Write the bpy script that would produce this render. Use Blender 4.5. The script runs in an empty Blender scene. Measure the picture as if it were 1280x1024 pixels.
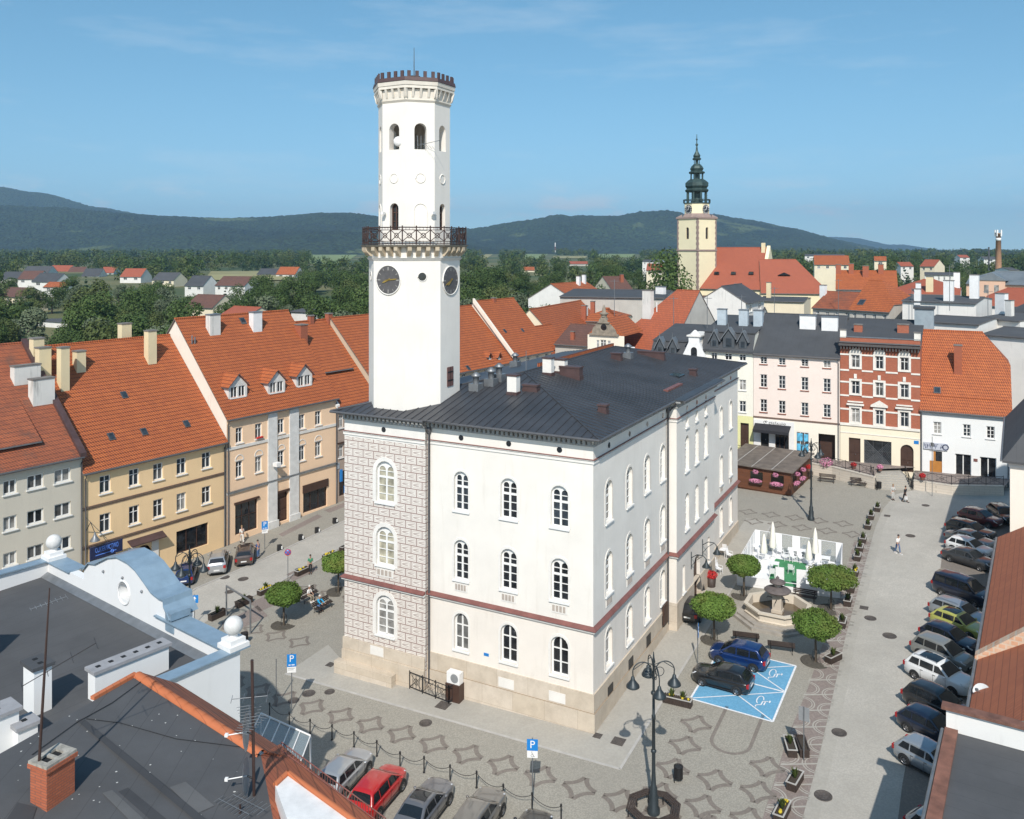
HAZE = 1.15e-4
SUN_E, SKY_E, DUST, EXPO, LIFT, SAT, CLOUD, HUE = 4.6, .15, .6, .0, .085, 1.18, (5.6, 6.2, 6.7), .481
import bpy, bmesh, math, random
import numpy as np
from mathutils import Vector, Matrix, noise
R = random.Random(7)
rad = math.radians
# ---- the place: camera 30 m up at the origin, looking along +Y; the square tilts gently up to the right and back
F, UH, VH, H = 1060.0, 640.0, 312.0, 30.0
X0, Y0, GA, GB = 5.05, 52.7, .033, .0215
SC = bpy.context.scene
COL = SC.collection
def sm(a, b, x):
 t = min(1, max(0, (x-a)/(b-a))); return t*t*(3-2*t)
FAR = [(-1e4, 1), (120, 2.2), (200, 3), (280, 4), (400, 8), (640, 11), (1000, 13), (2000, 16), (1e5, 20)]
def lerp_tab(tab, x):
 for (a, p), (b, q) in zip(tab, tab[1:]):
  if x <= b: return p+(q-p)*(x-a)/(b-a)
 return tab[-1][1]
def gz(x, y):
 xc = min(95, max(-95, x)); yc = max(-40, min(y, 200))
 pl = GA*(xc-X0)+GB*(yc-Y0)
 t = sm(130, 260, y)
 return pl*(1-t)+lerp_tab(FAR, y)*t if t > 0 else pl
def at(u, v, Y): return Vector(((u-UH)/F*Y, Y, H-(v-VH)/F*Y))
def G(u, v, dz=0.0):
 """the ground point seen at photograph pixel (u, v)"""
 a = 12.0; b = a
 f = lambda Y: H-(v-VH)/F*Y-gz((u-UH)/F*Y, Y)-dz
 while f(b) > 0 and b < 9000: a = b; b *= 1.02
 for _ in range(40):
  m = (a+b)/2
  if f(m) > 0: a = m
  else: b = m
 p = at(u, v, b); return p
def PZ(u, v, z):
 return at(u, v, F*(H-z)/(v-VH))
def zat(v, Y): return H-(v-VH)/F*Y
def gp(x, y, dz=0): return Vector((x, y, gz(x, y)+dz))
GN = Vector((-GA, -GB, 1)).normalized()
# ---- node helper
class NT:
 def __init__(s, name):
  s.mat = bpy.data.materials.new(name); s.mat.use_nodes = True
  s.t = s.mat.node_tree; s.t.nodes.clear()
  s.out = s.t.nodes.new('ShaderNodeOutputMaterial'); s.bs = s.t.nodes.new('ShaderNodeBsdfPrincipled')
  s.t.links.new(s.bs.outputs[0], s.out.inputs[0])
  s.co = s.t.nodes.new('ShaderNodeTexCoord').outputs['Object']
  s._xyz = None
 def lk(s, sock, v):
  if v is None: return
  if isinstance(v, (int, float)): sock.default_value = v
  elif isinstance(v, tuple):
   sock.default_value = v if len(v) != 3 or sock.type != 'RGBA' else (*v, 1)
  else: s.t.links.new(v, sock)
 def m(s, op, a, b=None, c=None):
  n = s.t.nodes.new('ShaderNodeMath'); n.operation = op
  s.lk(n.inputs[0], a); s.lk(n.inputs[1], b); s.lk(n.inputs[2], c); return n.outputs[0]
 def xyz(s):
  if s._xyz is None:
   n = s.t.nodes.new('ShaderNodeSeparateXYZ'); s.t.links.new(s.co, n.inputs[0]); s._xyz = n.outputs
  return s._xyz
 def vec(s, x, y, z):
  n = s.t.nodes.new('ShaderNodeCombineXYZ')
  for i, v in enumerate((x, y, z)): s.lk(n.inputs[i], v)
  return n.outputs[0]
 def noise(s, scale, detail=3, rough=.55, vec=None):
  n = s.t.nodes.new('ShaderNodeTexNoise'); n.inputs['Scale'].default_value = scale
  n.inputs['Detail'].default_value = detail; n.inputs['Roughness'].default_value = rough
  s.t.links.new(vec or s.co, n.inputs['Vector']); return n.outputs[0]
 def voro(s, scale, feature='F1', vec=None, out=0):
  n = s.t.nodes.new('ShaderNodeTexVoronoi'); n.feature = feature; n.inputs['Scale'].default_value = scale
  s.t.links.new(vec or s.co, n.inputs['Vector']); return n.outputs[out]
 def ramp(s, fac, a, b):       # clamped 0..1 remap
  n = s.t.nodes.new('ShaderNodeMapRange'); s.lk(n.inputs[0], fac)
  n.inputs[1].default_value = a; n.inputs[2].default_value = b; return n.outputs[0]
 def mix(s, fac, a, b, mode='MIX'):
  n = s.t.nodes.new('ShaderNodeMix'); n.data_type = 'RGBA'; n.blend_type = mode
  s.lk(n.inputs[0], fac); s.lk(n.inputs[6], a); s.lk(n.inputs[7], b); return n.outputs[2]
 def island(s):
  return s.t.nodes.new('ShaderNodeNewGeometry').outputs['Random Per Island']
 def objrand(s):
  return s.t.nodes.new('ShaderNodeObjectInfo').outputs['Random']
 def bump(s, h, strength=.3, dist=.02):
  n = s.t.nodes.new('ShaderNodeBump'); n.inputs['Strength'].default_value = strength
  n.inputs['Distance'].default_value = dist; s.t.links.new(h, n.inputs['Height']); s.t.links.new(n.outputs[0], s.bs.inputs['Normal'])
 def done(s, col, rough=.8, metal=0, spec=None):
  s.lk(s.bs.inputs['Base Color'], col); s.lk(s.bs.inputs['Roughness'], rough); s.bs.inputs['Metallic'].default_value = metal
  if spec is not None: s.bs.inputs['Specular IOR Level'].default_value = spec
  return s.mat
def tone(c, k): return tuple(min(1, x*k) for x in c)
_mc = {}
def plain(name, c, rough=.7, metal=0, var=.12, scale=1.5, spec=None, coat=0):
 """a plain colour with soft wear and unevenness"""
 if name in _mc: return _mc[name]
 n = NT(name)
 f = n.ramp(n.noise(scale, 5, .6), .3, .7)
 m = n.done(n.mix(f, tone(c, 1-var), tone(c, 1+var)), rough, metal, spec)
 if coat: n.bs.inputs['Coat Weight'].default_value = coat; n.bs.inputs['Coat Roughness'].default_value = .05
 _mc[name] = m; return m
def stucco(name, c, var=.06, dirt=.25, dirtc=(.25, .22, .19)):
 if name in _mc: return _mc[name]
 n = NT(name); x, y, z = n.xyz()
 big = n.ramp(n.noise(.35, 5, .6), .35, .7)
 streak = n.noise(1.0, 4, .6, n.vec(n.m('MULTIPLY', n.m('ADD', x, y), 2.2), 0, n.m('MULTIPLY', z, .25)))
 d = n.m('MULTIPLY', n.ramp(streak, .55, .85), dirt)
 col = n.mix(big, tone(c, 1-var), tone(c, 1+var*.5))
 col = n.mix(d, col, dirtc)
 n.bump(n.noise(18, 3), .15, .01)
 _mc[name] = n.done(col, .88); return _mc[name]
def brickmat(name, c1, c2, mortar, bw=.26, bh=.085, ms=.012, rough=.85, var=.25, zk=1.0, moss=None, bump=.4, off=.5):
 """bricks or roof tiles: courses run level, tones change from piece to piece"""
 if name in _mc: return _mc[name]
 n = NT(name); x, y, z = n.xyz()
 b = n.t.nodes.new('ShaderNodeTexBrick'); b.offset = off
 n.t.links.new(n.vec(n.m('ADD', x, y), n.m('MULTIPLY', z, zk), 0), b.inputs['Vector'])
 b.inputs['Scale'].default_value = 1; b.inputs['Brick Width'].default_value = bw; b.inputs['Row Height'].default_value = bh
 b.inputs['Mortar Size'].default_value = ms; b.inputs['Mortar Smooth'].default_value = .3
 b.inputs['Color1'].default_value = (*c1, 1); b.inputs['Color2'].default_value = (*c2, 1); b.inputs['Mortar'].default_value = (*mortar, 1)
 f = n.ramp(n.noise(.8, 5, .65), .35, .7)
 col = n.mix(n.m('MULTIPLY', f, var), b.outputs['Color'], tone(mortar, 1.3))
 if moss:
  col = n.mix(n.m('MULTIPLY', n.ramp(n.noise(.5, 6, .7), .52, .7), .7), col, moss)
 g = n.ramp(n.noise(.22, 4, .6), .3, .7); col = n.mix(n.m('MULTIPLY', g, .2), col, tone(c2, .6))
 st = n.noise(1.0, 4, .6, n.vec(n.m('MULTIPLY', n.m('ADD', x, y), 1.6), 0, n.m('MULTIPLY', z, .18))); col = n.mix(n.m('MULTIPLY', n.ramp(st, .55, .8), .22), col, tone(mortar, .9))
 inv = n.m('SUBTRACT', 1, b.outputs['Fac']); n.bump(inv, bump, .02)
 _mc[name] = n.done(col, rough); return _mc[name]
# ---- mesh builder
class MB:
 def __init__(s): s.v = []; s.f = []; s.mi = []; s.sm = []
 def poly(s, pts, mi=0, smooth=False):
  i = len(s.v); s.v += [tuple(p) for p in pts]; s.f.append(tuple(range(i, i+len(pts)))); s.mi.append(mi); s.sm.append(smooth)
 def grid(s, rows, mi=0, close=False, smooth=True, flip=False):
  i = len(s.v); n = len(rows[0])
  for r in rows: s.v += [tuple(p) for p in r]
  for a in range(len(rows)-1):
   for b in range(n if close else n-1):
    c = (b+1) % n
    q = (i+a*n+b, i+a*n+c, i+(a+1)*n+c, i+(a+1)*n+b)
    s.f.append(q[::-1] if flip else q); s.mi.append(mi); s.sm.append(smooth)
 def box(s, x0, y0, z0, x1, y1, z1, mi=0, T=None):
  P = [Vector(p) for p in ((x0, y0, z0), (x1, y0, z0), (x1, y1, z0), (x0, y1, z0), (x0, y0, z1), (x1, y0, z1), (x1, y1, z1), (x0, y1, z1))]
  if T is not None: P = [T @ p for p in P]
  i = len(s.v); s.v += [tuple(p) for p in P]
  for f in ((0, 3, 2, 1), (4, 5, 6, 7), (0, 1, 5, 4), (1, 2, 6, 5), (2, 3, 7, 6), (3, 0, 4, 7)):
   s.f.append(tuple(i+k for k in f)); s.mi.append(mi); s.sm.append(False)
 def prism(s, pts, vec, mi=0, mi_side=None):
  """polygon pts pushed along vec"""
  pts = [Vector(p) for p in pts]; vec = Vector(vec); q = [p+vec for p in pts]; n = len(pts)
  s.poly(pts[::-1], mi); s.poly(q, mi)
  for k in range(n): s.poly([pts[k], pts[(k+1) % n], q[(k+1) % n], q[k]], mi if mi_side is None else mi_side)
 def tube(s, pts, r, mi=0, n=8, caps=True):
  pts = [Vector(p) for p in pts]; rows = []
  rs = r if isinstance(r, (list, tuple)) else [r]*len(pts)
  for k, p in enumerate(pts):
   d = (pts[min(k+1, len(pts)-1)]-pts[max(k-1, 0)])
   d = d.normalized() if d.length > 1e-9 else Vector((0, 0, 1))
   a = d.orthogonal().normalized() if abs(d.z) < .999 else Vector((1, 0, 0))
   if abs(d.z) < .999: a = Vector((0, 0, 1)).cross(d).normalized()
   b = d.cross(a)
   rows.append([p+(a*math.cos(t)+b*math.sin(t))*rs[k] for t in [2*math.pi*j/n for j in range(n)]])
  s.grid(rows, mi, True)
  if caps: s.poly(rows[0][::-1], mi); s.poly(rows[-1], mi)
 def lathe(s, prof, c=(0, 0, 0), n=16, mi=0, smooth=True, caps=True, ph=0.0, sx=1, sy=1):
  c = Vector(c)
  rows = [[c+Vector((r*sx*math.cos(ph+2*math.pi*j/n), r*sy*math.sin(ph+2*math.pi*j/n), z)) for j in range(n)] for r, z in prof]
  s.grid(rows, mi, True, smooth)
  if caps: s.poly(rows[0][::-1], mi); s.poly(rows[-1], mi)
 def ball(s, c, r, mi=0, n=14, k=8, sz=1):
  s.lathe([(max(r*math.sin(math.pi*i/k), 1e-4), -r*sz*math.cos(math.pi*i/k)) for i in range(k+1)], c, n, mi, True, False)
 def torus(s, c, Rr, r, ax, ay, mi=0, n=20, k=6, a0=0, a1=2*math.pi):
  c = Vector(c); ax = Vector(ax); ay = Vector(ay)
  s.tube([c+(ax*math.cos(a0+(a1-a0)*j/n)+ay*math.sin(a0+(a1-a0)*j/n))*Rr for j in range(n+1)], r, mi, k)
 def build(s, name, mats, parent=None, loc=None):
  me = bpy.data.meshes.new(name); me.from_pydata(s.v, [], s.f)
  mats = mats if isinstance(mats, (list, tuple)) else [mats]
  for m in mats: me.materials.append(m)
  me.polygons.foreach_set('material_index', s.mi); me.polygons.foreach_set('use_smooth', s.sm); me.update()
  o = bpy.data.objects.new(name, me); COL.objects.link(o)
  if parent: o.parent = parent
  if loc is not None: o.location = loc
  return o
def tag(o, label=None, cat=None, group=None, kind=None):
 if label: o['label'] = label
 if cat: o['category'] = cat
 if group: o['group'] = group
 if kind: o['kind'] = kind
 return o
def thing(name, label, cat, loc=(0, 0, 0), rz=0.0, group=None, tilt=False):
 o = bpy.data.objects.new(name, None); COL.objects.link(o); o.empty_display_size = .3
 o.location = loc
 if tilt:
  o.rotation_mode = 'QUATERNION'
  o.rotation_quaternion = Vector((0, 0, 1)).rotation_difference(GN) @ Matrix.Rotation(rz, 3, 'Z').to_quaternion()
 else: o.rotation_euler = (0, 0, rz)
 return tag(o, label, cat, group)
def copy_thing(o, loc, rz, label, group=None, tilt=False):
 """a copy of a thing with copies of its parts and sub-parts"""
 kids = {}
 for c in o.children_recursive: kids.setdefault(c.parent.name, []).append(c)
 def rec(src, par):
  c = src.copy(); COL.objects.link(c)
  if par: c.parent = par
  for k in kids.get(src.name, []): rec(k, c)
  return c
 r = rec(o, None); r.location = loc; r['label'] = label
 if group: r['group'] = group
 if tilt:
  r.rotation_mode = 'QUATERNION'; r.rotation_quaternion = Vector((0, 0, 1)).rotation_difference(GN) @ Matrix.Rotation(rz, 3, 'Z').to_quaternion()
 else: r.rotation_mode = 'XYZ'; r.rotation_euler = (0, 0, rz)
 return r
def textmesh(name, s, size, mat, parent, loc, rot, w=None, ext=.004):
 cu = bpy.data.curves.new(name, 'FONT'); cu.body = s; cu.size = size; cu.align_x = 'CENTER'; cu.align_y = 'CENTER'; cu.extrude = ext; cu.resolution_u = 3
 t = bpy.data.objects.new(name, cu); COL.objects.link(t)
 me = bpy.data.meshes.new_from_object(t.evaluated_get(bpy.context.evaluated_depsgraph_get()))
 bpy.data.objects.remove(t); me.name = name
 me.materials.clear(); me.materials.append(mat)
 o = bpy.data.objects.new(name, me); COL.objects.link(o); o.parent = parent; o.location = loc; o.rotation_euler = rot
 if w:
  xs = [v.co.x for v in me.vertices]
  if xs: o.scale.x = w/max(.01, max(xs)-min(xs))
 return o
# ---- walls with real openings
def arch_pts(a, b, top, n=8):
 r = (b-a)/2; c = (a+b)/2
 return [(c-r*math.cos(math.pi*k/n), top-r+r*math.sin(math.pi*k/n)) for k in range(n+1)]
def outline(h):
 a, b, c, d, ar = h
 if ar: return [(a, c)]+arch_pts(a, b, d)+[(b, c)]
 return [(a, c), (a, d), (b, d), (b, c)]
def wall_panel(mb, fm, s0, s1, z0, z1, holes, depth=.25, mi=0, mir=None):
 """a flat wall from (s0,z0) to (s1,z1) with holes (a,b,c,d,arched); fm(s,inward,z) gives the point"""
 mir = mi if mir is None else mir
 S = sorted({s0, s1, *[min(max(x, s0), s1) for h in holes for x in h[:2]]}); Z = sorted({z0, z1, *[min(max(x, z0), z1) for h in holes for x in h[2:4]]})
 for i in range(len(S)-1):
  for j in range(len(Z)-1):
   cs = (S[i]+S[i+1])/2; cz = (Z[j]+Z[j+1])/2
   if S[i+1]-S[i] < 1e-6 or Z[j+1]-Z[j] < 1e-6: continue
   if any(h[0] < cs < h[1] and h[2] < cz < h[3] for h in holes): continue
   mb.poly([fm(S[i], 0, Z[j]), fm(S[i+1], 0, Z[j]), fm(S[i+1], 0, Z[j+1]), fm(S[i], 0, Z[j+1])], mi)
 for h in holes:
  a, b, c, d, ar = h
  if ar:
   p = arch_pts(a, b, d); k = len(p)//2
   mb.poly([fm(a, 0, d)]+[fm(x, 0, z) for x, z in p[:k+1][::-1]], mi)
   mb.poly([fm(b, 0, d)]+[fm(x, 0, z) for x, z in p[k:]][::-1], mi)
  o = outline(h)
  for q in range(len(o)):
   (x, z), (X, Zz) = o[q], o[(q+1) % len(o)]
   mb.poly([fm(x, 0, z), fm(x, depth, z), fm(X, depth, Zz), fm(X, 0, Zz)], mir)
def ring(mb, fm, h, w, d0, d1, mi=0):
 """a flat frame of width w just inside the outline of hole h, from depth d1 out to d0"""
 a, b, c, d, ar = h
 o = outline(h); i = outline((a+w, b-w, c+w, d-w, ar)); n = len(o)
 for k in range(n):
  j = (k+1) % n
  mb.poly([fm(*_(o[k], d0)), fm(*_(o[j], d0)), fm(*_(i[j], d0)), fm(*_(i[k], d0))], mi)
  mb.poly([fm(*_(i[k], d0)), fm(*_(i[j], d0)), fm(*_(i[j], d1)), fm(*_(i[k], d1))], mi)
  mb.poly([fm(*_(o[k], d0)), fm(*_(o[j], d0)), fm(*_(o[j], d1)), fm(*_(o[k], d1))], mi)
def _(p, d): return (p[0], d, p[1])
def fbox(mb, fm, a, b, c, d, d0, d1, mi=0):
 P = [fm(x, y, z) for z in (c, d) for x, y in ((a, d0), (b, d0), (b, d1), (a, d1))]
 i = len(mb.v); mb.v += [tuple(p) for p in P]
 for f in ((0, 3, 2, 1), (4, 5, 6, 7), (0, 1, 5, 4), (1, 2, 6, 5), (2, 3, 7, 6), (3, 0, 4, 7)):
  mb.f.append(tuple(i+k for k in f)); mb.mi.append(mi); mb.sm.append(False)
def window(parent, fm, h, depth=.2, style='cross', fr=None, gl=None, sill=True, sillm=None, bar=.06, fw=.09, name='window', label=None):
 fr = fr or M['white_frame']; gl = gl or R.choice(M['glasses'])
 a, b, c, d, ar = h
 g = MB(); g.poly([fm(x, depth+.03, z) for x, z in outline(h)], 0)
 o = g.build(name, gl, parent)
 if label: o['label'] = label
 f = MB(); dd = depth-.03
 ring(f, fm, h, fw, dd, depth+.028)
 W = b-a; Hh = d-c; cx = (a+b)/2
 def V(s, z0, z1, w=bar): fbox(f, fm, s-w/2, s+w/2, z0, z1, dd, depth+.027)
 def Hz(z, s0, s1, w=bar): fbox(f, fm, s0, s1, z-w/2, z+w/2, dd+.004, depth+.026)
 top = d-fw*.6; bot = c+fw*.6
 if style == 'cross': V(cx, bot, top, bar*1.3); Hz(c+Hh*.66, a+fw*.6, b-fw*.6)
 elif style == 'double': V(cx, bot, top, bar*1.8)
 elif style == 'six': V(cx, bot, top, bar*1.5); Hz(c+Hh*.66, a+fw*.6, b-fw*.6); Hz(c+Hh*.33, a+fw*.6, b-fw*.6, bar*.7)
 elif style == 'hall':
  V(cx, bot, c+Hh*.62, bar*1.8); Hz(c+Hh*.60, a+fw*.5, b-fw*.5, bar*1.8)
  for q in (.2, .4): Hz(c+Hh*q, a+fw*.6, b-fw*.6, bar*.6)
  # two little round-headed lights under the big arch
  zc = c+Hh*.60+bar*.9; ztop = d-W*.27
  wall_panel(f, shift(fm, dd+.006), a+fw*.5, b-fw*.5, zc, d-.02, [(a+fw*1.2, cx-bar*.9, zc+.02, ztop, True), (cx+bar*.9, b-fw*1.2, zc+.02, ztop, True)], .03)
  Hz(c+Hh*.745, a+fw*.6, b-fw*.6, bar*.6)
 elif style == 'shop':
  for q in (.33, .66): V(a+W*q, bot, top)
 elif style == 'shopgrid':
  for q in (.33, .66): V(a+W*q, bot, top, bar*.7)
  Hz(c+Hh*.55, a+fw*.6, b-fw*.6, bar*.7)
 f.build('frame', fr, o)
 if sill:
  s = MB(); fbox(s, fm, a-.1, b+.1, c-.1, c-.003, -.12, depth-.005); s.build('sill', sillm or fr, o)
 return o
def door(parent, fm, h, depth=.3, mat=None, glass=False, name='door'):
 a, b, c, d, ar = h; m = mat or M['dark_wood']
 g = MB(); g.poly([fm(x, depth+.02, z) for x, z in outline(h)], 0)
 cx = (a+b)/2
 for s0, s1 in ((a+.08, cx-.04), (cx+.04, b-.08)):
  for z0, z1 in ((c+.15, c+(d-c)*.35), (c+(d-c)*.42, c+(d-c)*.78)): fbox(g, fm, s0, s1, z0, z1, depth-.03, depth+.015)
 ring(g, fm, h, .07, depth-.05, depth+.018)
 o = g.build(name, m, parent)
 k = MB(); k.tube([fm(cx+.09, depth-.09, c+1.0), fm(cx+.09, depth-.09, c+1.16)], .018, 0, 6); k.tube([fm(cx+.09, depth-.09, c+1.08), fm(cx+.09, depth-.02, c+1.08)], .014, 0, 6)
 k.build('handle', M['steel'], o)
 return o
class Fac:
 """a facade line from photograph pixels: local x along it (left to right seen from the street), local y inward"""
 def __init__(s, p0, d, z0):
  s.p = Vector((p0[0], p0[1])); s.d = Vector(d).normalized(); s.z0 = z0; s.n = Vector((-s.d.y, s.d.x))
  s.rz = math.atan2(s.d.y, s.d.x)
 def s(s, u, off=0.0):
  k = (u-UH)/F; p = s.p+s.n*off; return (k*p.y-p.x)/(s.d.x-k*s.d.y)
 def w(s, a, off=0.0): return s.p+s.d*a+s.n*off
 def z(s, u, v, off=0.0): return zat(v, s.w(s.s(u, off), off).y)-s.z0
 def box(s, u0, v0, u1, v1, ar=False, off=0.0):
  """opening from a pixel box: local (a,b,c,d,arched)"""
  uc = (u0+u1)/2; return (s.s(u0, off), s.s(u1, off), s.z(uc, v1, off), s.z(uc, v0, off), ar)
 def loc(s, a=0.0): q = s.w(a); return (q.x, q.y, s.z0)
def front(s, d, z): return Vector((s, d, z))
def shift(fm, off): return lambda s, d, z: fm(s, d+off, z)
M = {}
M['white_frame'] = plain('white_window_paint', (.78, .77, .74), .5, var=.05)
M['dark_frame'] = plain('brown_window_paint', (.07, .035, .025), .5)
def glass(name, c, rough=.06):
 n = NT(name); f = n.ramp(n.noise(1.3, 3), .35, .65)
 m = n.done(n.mix(f, tone(c, .5), tone(c, 1.3)), rough, 0, .6); return m
M['glass_dark'] = glass('dark_window_glass', (.02, .022, .025))
M['glass_blue'] = glass('bluish_window_glass', (.035, .045, .055))
M['glass_curtain'] = glass('curtained_window_glass', (.30, .29, .27), .15)
M['glass_half'] = glass('half_curtained_window_glass', (.12, .12, .115), .1)
M['glass_cream'] = glass('blind_window_glass', (.45, .42, .32), .3)
M['glasses'] = [M['glass_dark'], M['glass_dark'], M['glass_blue'], M['glass_blue'], M['glass_half'], M['glass_curtain']]
M['dark_wood'] = plain('dark_brown_wood', (.06, .03, .02), .55)
M['steel'] = plain('bare_steel', (.45, .45, .45), .35, .9)
M['zinc'] = plain('grey_zinc', (.22, .23, .24), .45, .5, .2)
M['pipe'] = plain('dark_grey_pipe', (.10, .10, .105), .5, .2)
M['hall_wall'] = stucco('white_hall_plaster', (.79, .747, .68), .07, .42, (.55, .49, .41))
M['hall_low'] = stucco('ground_floor_hall_plaster', (.78, .72, .645), .07, .32, (.45, .39, .32))
M['hall_trim'] = plain('hall_mouldings', (.74, .71, .66), .8, var=.06)
M['tower_wall'] = stucco('white_tower_plaster', (.78, .738, .675), .06, .32, (.55, .52, .46))
def plinthmat():
 n = NT('sandstone_plinth'); x, y, z = n.xyz()
 b = n.t.nodes.new('ShaderNodeTexBrick'); n.t.links.new(n.vec(n.m('ADD', x, y), z, 0), b.inputs['Vector'])
 b.inputs['Scale'].default_value = 1; b.inputs['Brick Width'].default_value = 2.3; b.inputs['Row Height'].default_value = 1.2
 b.inputs['Mortar Size'].default_value = .008; b.inputs['Color1'].default_value = (.56, .475, .37, 1); b.inputs['Color2'].default_value = (.62, .54, .445, 1); b.inputs['Mortar'].default_value = (.34, .26, .18, 1)
 f = n.ramp(n.noise(.9, 6, .7), .4, .75)
 col = n.mix(n.m('MULTIPLY', f, .55), b.outputs['Color'], (.34, .28, .21))
 n.bump(n.noise(9, 5), .3, .02)
 return n.done(col, .9)
M['plinth'] = plinthmat()
def sgraffito():
 n = NT('sgraffito_plaster'); x, y, z = n.xyz(); w, h = .92, .56
 zr = n.m('DIVIDE', z, h); row = n.m('FLOOR', zr); fz = n.m('FRACT', zr)
 par = n.m('MODULO', row, 2.0)
 xs = n.m('ADD', n.m('DIVIDE', n.m('ADD', x, y), w), n.m('MULTIPLY', par, .5)); fx = n.m('FRACT', n.m('ADD', xs, 100))
 # distance to the block edge in metres
 dx = n.m('MULTIPLY', n.m('MINIMUM', fx, n.m('SUBTRACT', 1, fx)), w); dz = n.m('MULTIPLY', n.m('MINIMUM', fz, n.m('SUBTRACT', 1, fz)), h)
 d = n.m('MINIMUM', dx, dz)
 joint = n.m('LESS_THAN', d, .042)
 inner = n.m('MULTIPLY', n.m('GREATER_THAN', d, .10), n.m('LESS_THAN', d, .135))
 tri = n.m('MULTIPLY', n.m('GREATER_THAN', d, .19), n.m('LESS_THAN', n.m('ABSOLUTE', n.m('SUBTRACT', n.m('ADD', dz, n.m('MULTIPLY', fx, .12)), .29)), .035))
 f = n.ramp(n.noise(1.2, 5, .65), .35, .7)
 base = n.mix(f, (.69, .64, .575), (.77, .73, .665))
 col = n.mix(n.m('MULTIPLY', inner, .7), base, (.36, .28, .25)); col = n.mix(n.m('MULTIPLY', tri, .8), col, (.36, .28, .25))
 col = n.mix(n.m('MULTIPLY', joint, .9), col, (.29, .20, .175))
 return n.done(col, .9)
M['sgraffito'] = sgraffito()
M['red_tin'] = plain('red_painted_tin', (.21, .085, .07), .5, .1, .2)
M['purple_tin'] = plain('purple_brown_tin', (.085, .05, .047), .5, .1, .2)
def seam_roof(name, c):
 n = NT(name); f = n.ramp(n.noise(.25, 6, .7), .35, .7); g = n.ramp(n.noise(3, 5, .7), .6, .8)
 col = n.mix(f, tone(c, .8), tone(c, 1.25)); col = n.mix(n.m('MULTIPLY', g, .35), col, tone(c, 2.2))
 return n.done(col, .5, .35)
M['hall_roof'] = seam_roof('charcoal_standing_seam', (.066, .067, .073))
M['pale_lead'] = seam_roof('weathered_pale_tin', (.22, .24, .25))
M['iron'] = plain('dark_iron', (.025, .024, .026), .45, .4)
M['rust_iron'] = plain('brown_iron', (.06, .035, .03), .5, .3)
M['plate_w'] = plain('pale_droppings', (.55, .55, .52), .9)
M['white'] = plain('white_paint', (.78, .77, .75), .55, var=.06)
M['dirty_white'] = stucco('stained_white_render', (.70, .68, .63), .1, .95, (.16, .15, .13))
M['cream_render'] = stucco('cream_render', (.72, .60, .38), .08, .2)
T1 = (.60, .165, .045); T2 = (.50, .13, .04)
M['tile'] = brickmat('orange_roof_tiles', T1, T2, (.11, .028, .012), .24, .42, .04, .75, .25, 1.35, bump=.8)
M['tile_old'] = brickmat('old_orange_roof_tiles', (.44, .125, .05), (.33, .095, .045), (.10, .035, .02), .24, .40, .03, .8, .4, 1.35, moss=(.09, .06, .045))
M['tile_red'] = brickmat('red_church_tiles', (.38, .10, .05), (.34, .09, .045), (.20, .05, .03), .24, .30, .01, .7, .2, 1.2)
M['tile_brown'] = brickmat('weathered_brown_tiles', (.20, .09, .06), (.14, .07, .05), (.07, .035, .03), .24, .40, .03, .8, .4, 1.35)
M['brick'] = brickmat('red_brick', (.42, .12, .06), (.34, .095, .05), (.42, .22, .15), .25, .075, .006, .85, .1)
M['brick_chimney'] = brickmat('orange_brick', (.46, .13, .06), (.38, .10, .045), (.22, .09, .06), .26, .085, .012, .85, .25)
def feltmat(name, c):
 n = NT(name); x, y, z = n.xyz()
 seam = n.m('LESS_THAN', n.m('ABSOLUTE', n.m('SUBTRACT', n.m('FRACT', n.m('MULTIPLY', n.m('ADD', x, n.m('MULTIPLY', n.noise(.4), .1)), 1.0)), .5)), .012)
 f = n.ramp(n.noise(.4, 6, .65), .3, .7); sp = n.ramp(n.noise(30, 2), .6, .75)
 col = n.mix(f, tone(c, .85), tone(c, 1.15)); col = n.mix(n.m('MULTIPLY', sp, .25), col, tone(c, 1.8)); col = n.mix(n.m('MULTIPLY', seam, .6), col, tone(c, .55))
 n.bump(n.noise(25, 3), .2, .01)
 return n.done(col, .85)
M['felt'] = feltmat('grey_roofing_felt', (.074, .075, .078))
M['felt_dark'] = feltmat('dark_roofing_felt', (.060, .063, .068))
M['blue_tin'] = plain('light_blue_tin', (.25, .345, .425), .4, .2, .12)
def groundmat(name, c1, c2, cell, joint, stains=(.55, .55)):
 n = NT(name)
 v = n.voro(1/cell, 'F1', out=0); vc = n.voro(1/cell, 'F1', out=1)
 sep = n.t.nodes.new('ShaderNodeSeparateColor'); n.t.links.new(vc, sep.inputs[0])
 col = n.mix(sep.outputs[0], c1, c2)
 col = n.mix(n.m('MULTIPLY', n.ramp(v, .35, .65), .5), col, joint)
 big = n.ramp(n.noise(.12, 6, .65), .38, .68); mid = n.ramp(n.noise(.8, 5, .7), .45, .75)
 col = n.mix(n.m('MULTIPLY', big, stains[0]), col, tone(c1, .72)); col = n.mix(n.m('MULTIPLY', mid, stains[1]*.5), col, tone(c2, .65))
 n.bump(n.m('SUBTRACT', 1, v), .35, .015)
 return n.done(col, .9)
M['cobble_road'] = groundmat('pale_sett_road', (.47, .44, .385), (.51, .48, .425), .11, (.33, .31, .275), (.75, 1.0))
M['cobble_dark'] = groundmat('brown_grey_setts', (.205, .175, .148), (.245, .21, .18), .12, (.16, .14, .12))
M['cobble_pink'] = groundmat('brownish_pink_setts', (.255, .21, .185), (.31, .255, .225), .12, (.18, .14, .125))
M['slab'] = groundmat('pale_paving_slabs', (.41, .385, .335), (.43, .405, .355), .16, (.36, .335, .295), (.4, .7))
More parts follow.
